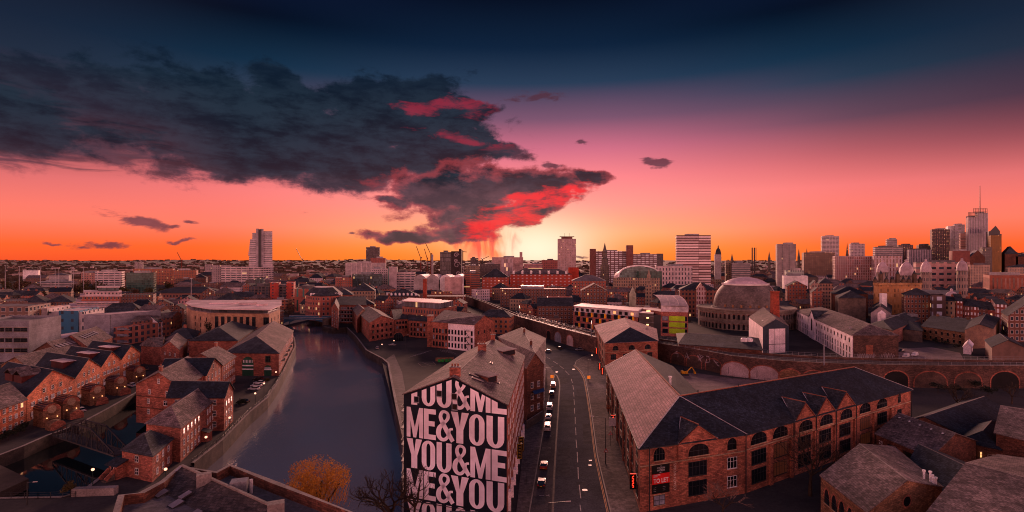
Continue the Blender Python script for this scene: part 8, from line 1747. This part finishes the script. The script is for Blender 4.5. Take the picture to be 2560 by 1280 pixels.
# ------------------------------------------------------------------ street furniture
GLB = emis('globe', (1, .50, .32), 1.9)
def globe(label, x, y, h=4.0):
    p = R(x, y); t = thing('globe_lamp', label, 'street lamp', p, 'globe lamps on the riverside'); m = MB(); m.tube([p, V2(p, h-.3)], [.09, .06], surf('post_green', (.03, .06, .045)), 6); m.build('post', t); m = MB(); m.lathe(V2(p), [(.05, h-.3), (.26, h-.2), (.34, h), (.26, h+.22), (.02, h+.32)], GLB, 10); m.build('globe', t)
for k, a_ in enumerate(((515, 1131), (574, 1078), (638, 1012), (660, 985), (690, 954))): globe(f'lit globe lamp on the left riverside path, {("nearest", "second nearest", "middle one", "fourth", "farthest")[k]} of five', *a_)
globe('lit globe lamp on a green post at the basin corner', 232, 1219); globe('lit globe lamp behind the near parapet by the pavilion', 414, 1218)
for k, a_ in enumerate(((955, 876), (1004, 850), (985, 866), (1480, 905))): globe(('orange-lit globe by the right bank railing', 'warm globe right of the warehouse archway', 'warm globe left of the warehouse archway', 'small warm globe under the far banner')[k], *a_, h=3.4)
LHD = surf('lamp_head', (.5, .42, .4))
def lamp(label, p, h, arm, name='street_lamp'):
    t = thing(name, label, 'street lamp', p, 'tall column street lamps'); m = MB(); m.tube([p, V2(p, 1.2), V2(p, h)], [.16, .11, .07], MD, 8); m.build('column', t); e = V2(p, h)+Vector(arm); m = MB(); m.tube([V2(p, h), e], [.06, .05], MD, 6); m.build('arm', t); m = MB(); m.bar(e, e+Vector(arm).normalized()*.9, .22, LHD, .12); m.build('lamp_head', t)
lamp('near column lamp with a long arm over the road at the bottom', Vector((6.3, 90.0, 0)), 9.0, (2.8, -.3, .35)); lamp('tall black column lamp on the right pavement beside the corner block', R(1514, 1160), 11.5, (-2.8, .3, .2)); lamp('black column lamp on the left pavement by the warehouse signs', R(1353, 1038), 10, (-1.6, .1, .2)); lamp('column lamp at the far right pavement before the pyramid-roofed block', R(1470, 952), 9, (.4, -1.8, .2)); lamp('column lamp at the left mouth of the bend', R(1367, 962), 7, (1.8, .2, .2))
lamp('thin lamp column by the river car park wall', R(1013, 877), 9, (1.0, 0, .2)); lamp('thin lamp column at the far left lock', R(68, 1262), 4.6, (1.2, 0, .1))
TRI = surf('sign_red', (.6, .06, .05), fine=False); OS = emis('orange_sign', (1, .22, .02), .55)
def sign(label, p, h, kind):
    t = thing('road_sign', label, 'road sign', p); m = MB(); m.tube([p, V2(p, h+.8)], .05, MD, 6); m.build('post', t); m = MB(); x, y = p.x, p.y-.08
    if kind == 'tri': m.poly([(x-.6, y, h), (x+.6, y, h), (x, y, h+1.05)], TRI); m.poly([(x-.36, y-.02, h+.14), (x+.36, y-.02, h+.14), (x, y-.02, h+.76)], WHP); m.poly([(x-.05, y-.03, h+.2), (x+.05, y-.03, h+.2), (x+.05, y-.03, h+.52), (x-.05, y-.03, h+.52)], BLK)
    if kind == 'board': m.box((x, y, h), (1.9, .08, 2.4), WHP)
    if kind == 'orange': m.box((x, y, h-.6), (1.3, .08, 1.3), OS)
    if kind == 'bar': m.box((x, y, h), (1.6, .08, .5), surf('orange_brown', (.4, .12, .04))); m.box((x, y, h+.7), (1.6, .08, .4), surf('orange_brown', (.4, .12, .04)))
    m.build('plate', t)
sign('upper triangular warning sign on the right pavement pole', R(1526, 1115), 3.0, 'tri'); sign('lower triangular warning sign by the black column lamp', R(1515, 1163), 3.2, 'tri'); sign('triangular warning sign on the left pavement', R(1355, 1035), 4.2, 'tri'); sign('pale blank notice board hanging by the corner block wall', R(1531, 1095), 3.4, 'board'); sign('orange roadworks sign on the left kerb beyond the parked vans', R(1380, 951), 1.6, 'orange'); sign('orange roadworks sign on the right pavement near the bend', R(1472, 953), 1.6, 'orange'); sign('orange-brown twin sign on the corner block street wall', R(1522, 1050), 3.6, 'bar')
sign('white panel sign on the yard wall past the warehouse', R(1327, 990), 3.0, 'board'); p = R(1317, 1213); m = MB(); m.tube([p, V2(p, 2.9)], .06, MD, 6); tag(m.build('parking_post', off=p), 'thin dark post on the left pavement beside the red hatchback', 'post')
for k, (x, y) in enumerate(((1568, 1262), (1516, 1255))):
    pass
# pedestrians ------------------------------------------------------------------
def person(label, p, step, mat, face=0.0):
    me = bpy.data.meshes.new('person'); bm = bmesh.new(); sk = bm.verts.layers.skin.verify(); J = {}
    def V(n, co, r): v = bm.verts.new(co); v[sk].radius = (r, r*.9); J[n] = v
    V('pel', (0, 0, .95), .16); V('che', (0, .02, 1.30), .18); V('nk', (0, .03, 1.50), .06); V('hd', (0, .05, 1.62), .10); V('tp', (0, .05, 1.76), .085)
    for s, n in ((-1, 'l'), (1, 'r')):
        st_ = step*s; V('hp'+n, (.10*s, .02, .88), .10); V('kn'+n, (.11*s, .16*st_+.04, .48), .07); V('an'+n, (.11*s, .26*st_, .08), .05); V('to'+n, (.12*s, .26*st_+.18, .04), .04)
        V('sh'+n, (.20*s, .02, 1.42), .07); V('el'+n, (.27*s, -.10*st_, 1.14), .05); V('wr'+n, (.26*s, -.20*st_+.1, .90), .035); V('ha'+n, (.25*s, -.22*st_+.14, .82), .035)
        for a, b in (('pel', 'hp'+n), ('hp'+n, 'kn'+n), ('kn'+n, 'an'+n), ('an'+n, 'to'+n), ('che', 'sh'+n), ('sh'+n, 'el'+n), ('el'+n, 'wr'+n), ('wr'+n, 'ha'+n)): bm.edges.new((J[a], J[b]))
    for a, b in (('pel', 'che'), ('che', 'nk'), ('nk', 'hd'), ('hd', 'tp')): bm.edges.new((J[a], J[b]))
    J['pel'][sk].use_root = True; bm.to_mesh(me); bm.free(); me.materials.append(mat); o = bpy.data.objects.new('person', me); COL.objects.link(o); o.location = p; o.rotation_euler = (0, 0, face)
    o.modifiers.new('skin', 'SKIN'); s_ = o.modifiers.new('sub', 'SUBSURF'); s_.levels = s_.render_levels = 1; return tag(o, label, 'person')
CLO = surf('clothes_dark', (.02, .018, .02)); o = person('person in dark clothes walking on the left pavement by the yard wall', V2(R(1347, 1010), .13), 1, CLO, 2.9); o = person('person in dark clothes near the black and gold signs', V2(R(1321, 1060), .13), .7, CLO, .3)
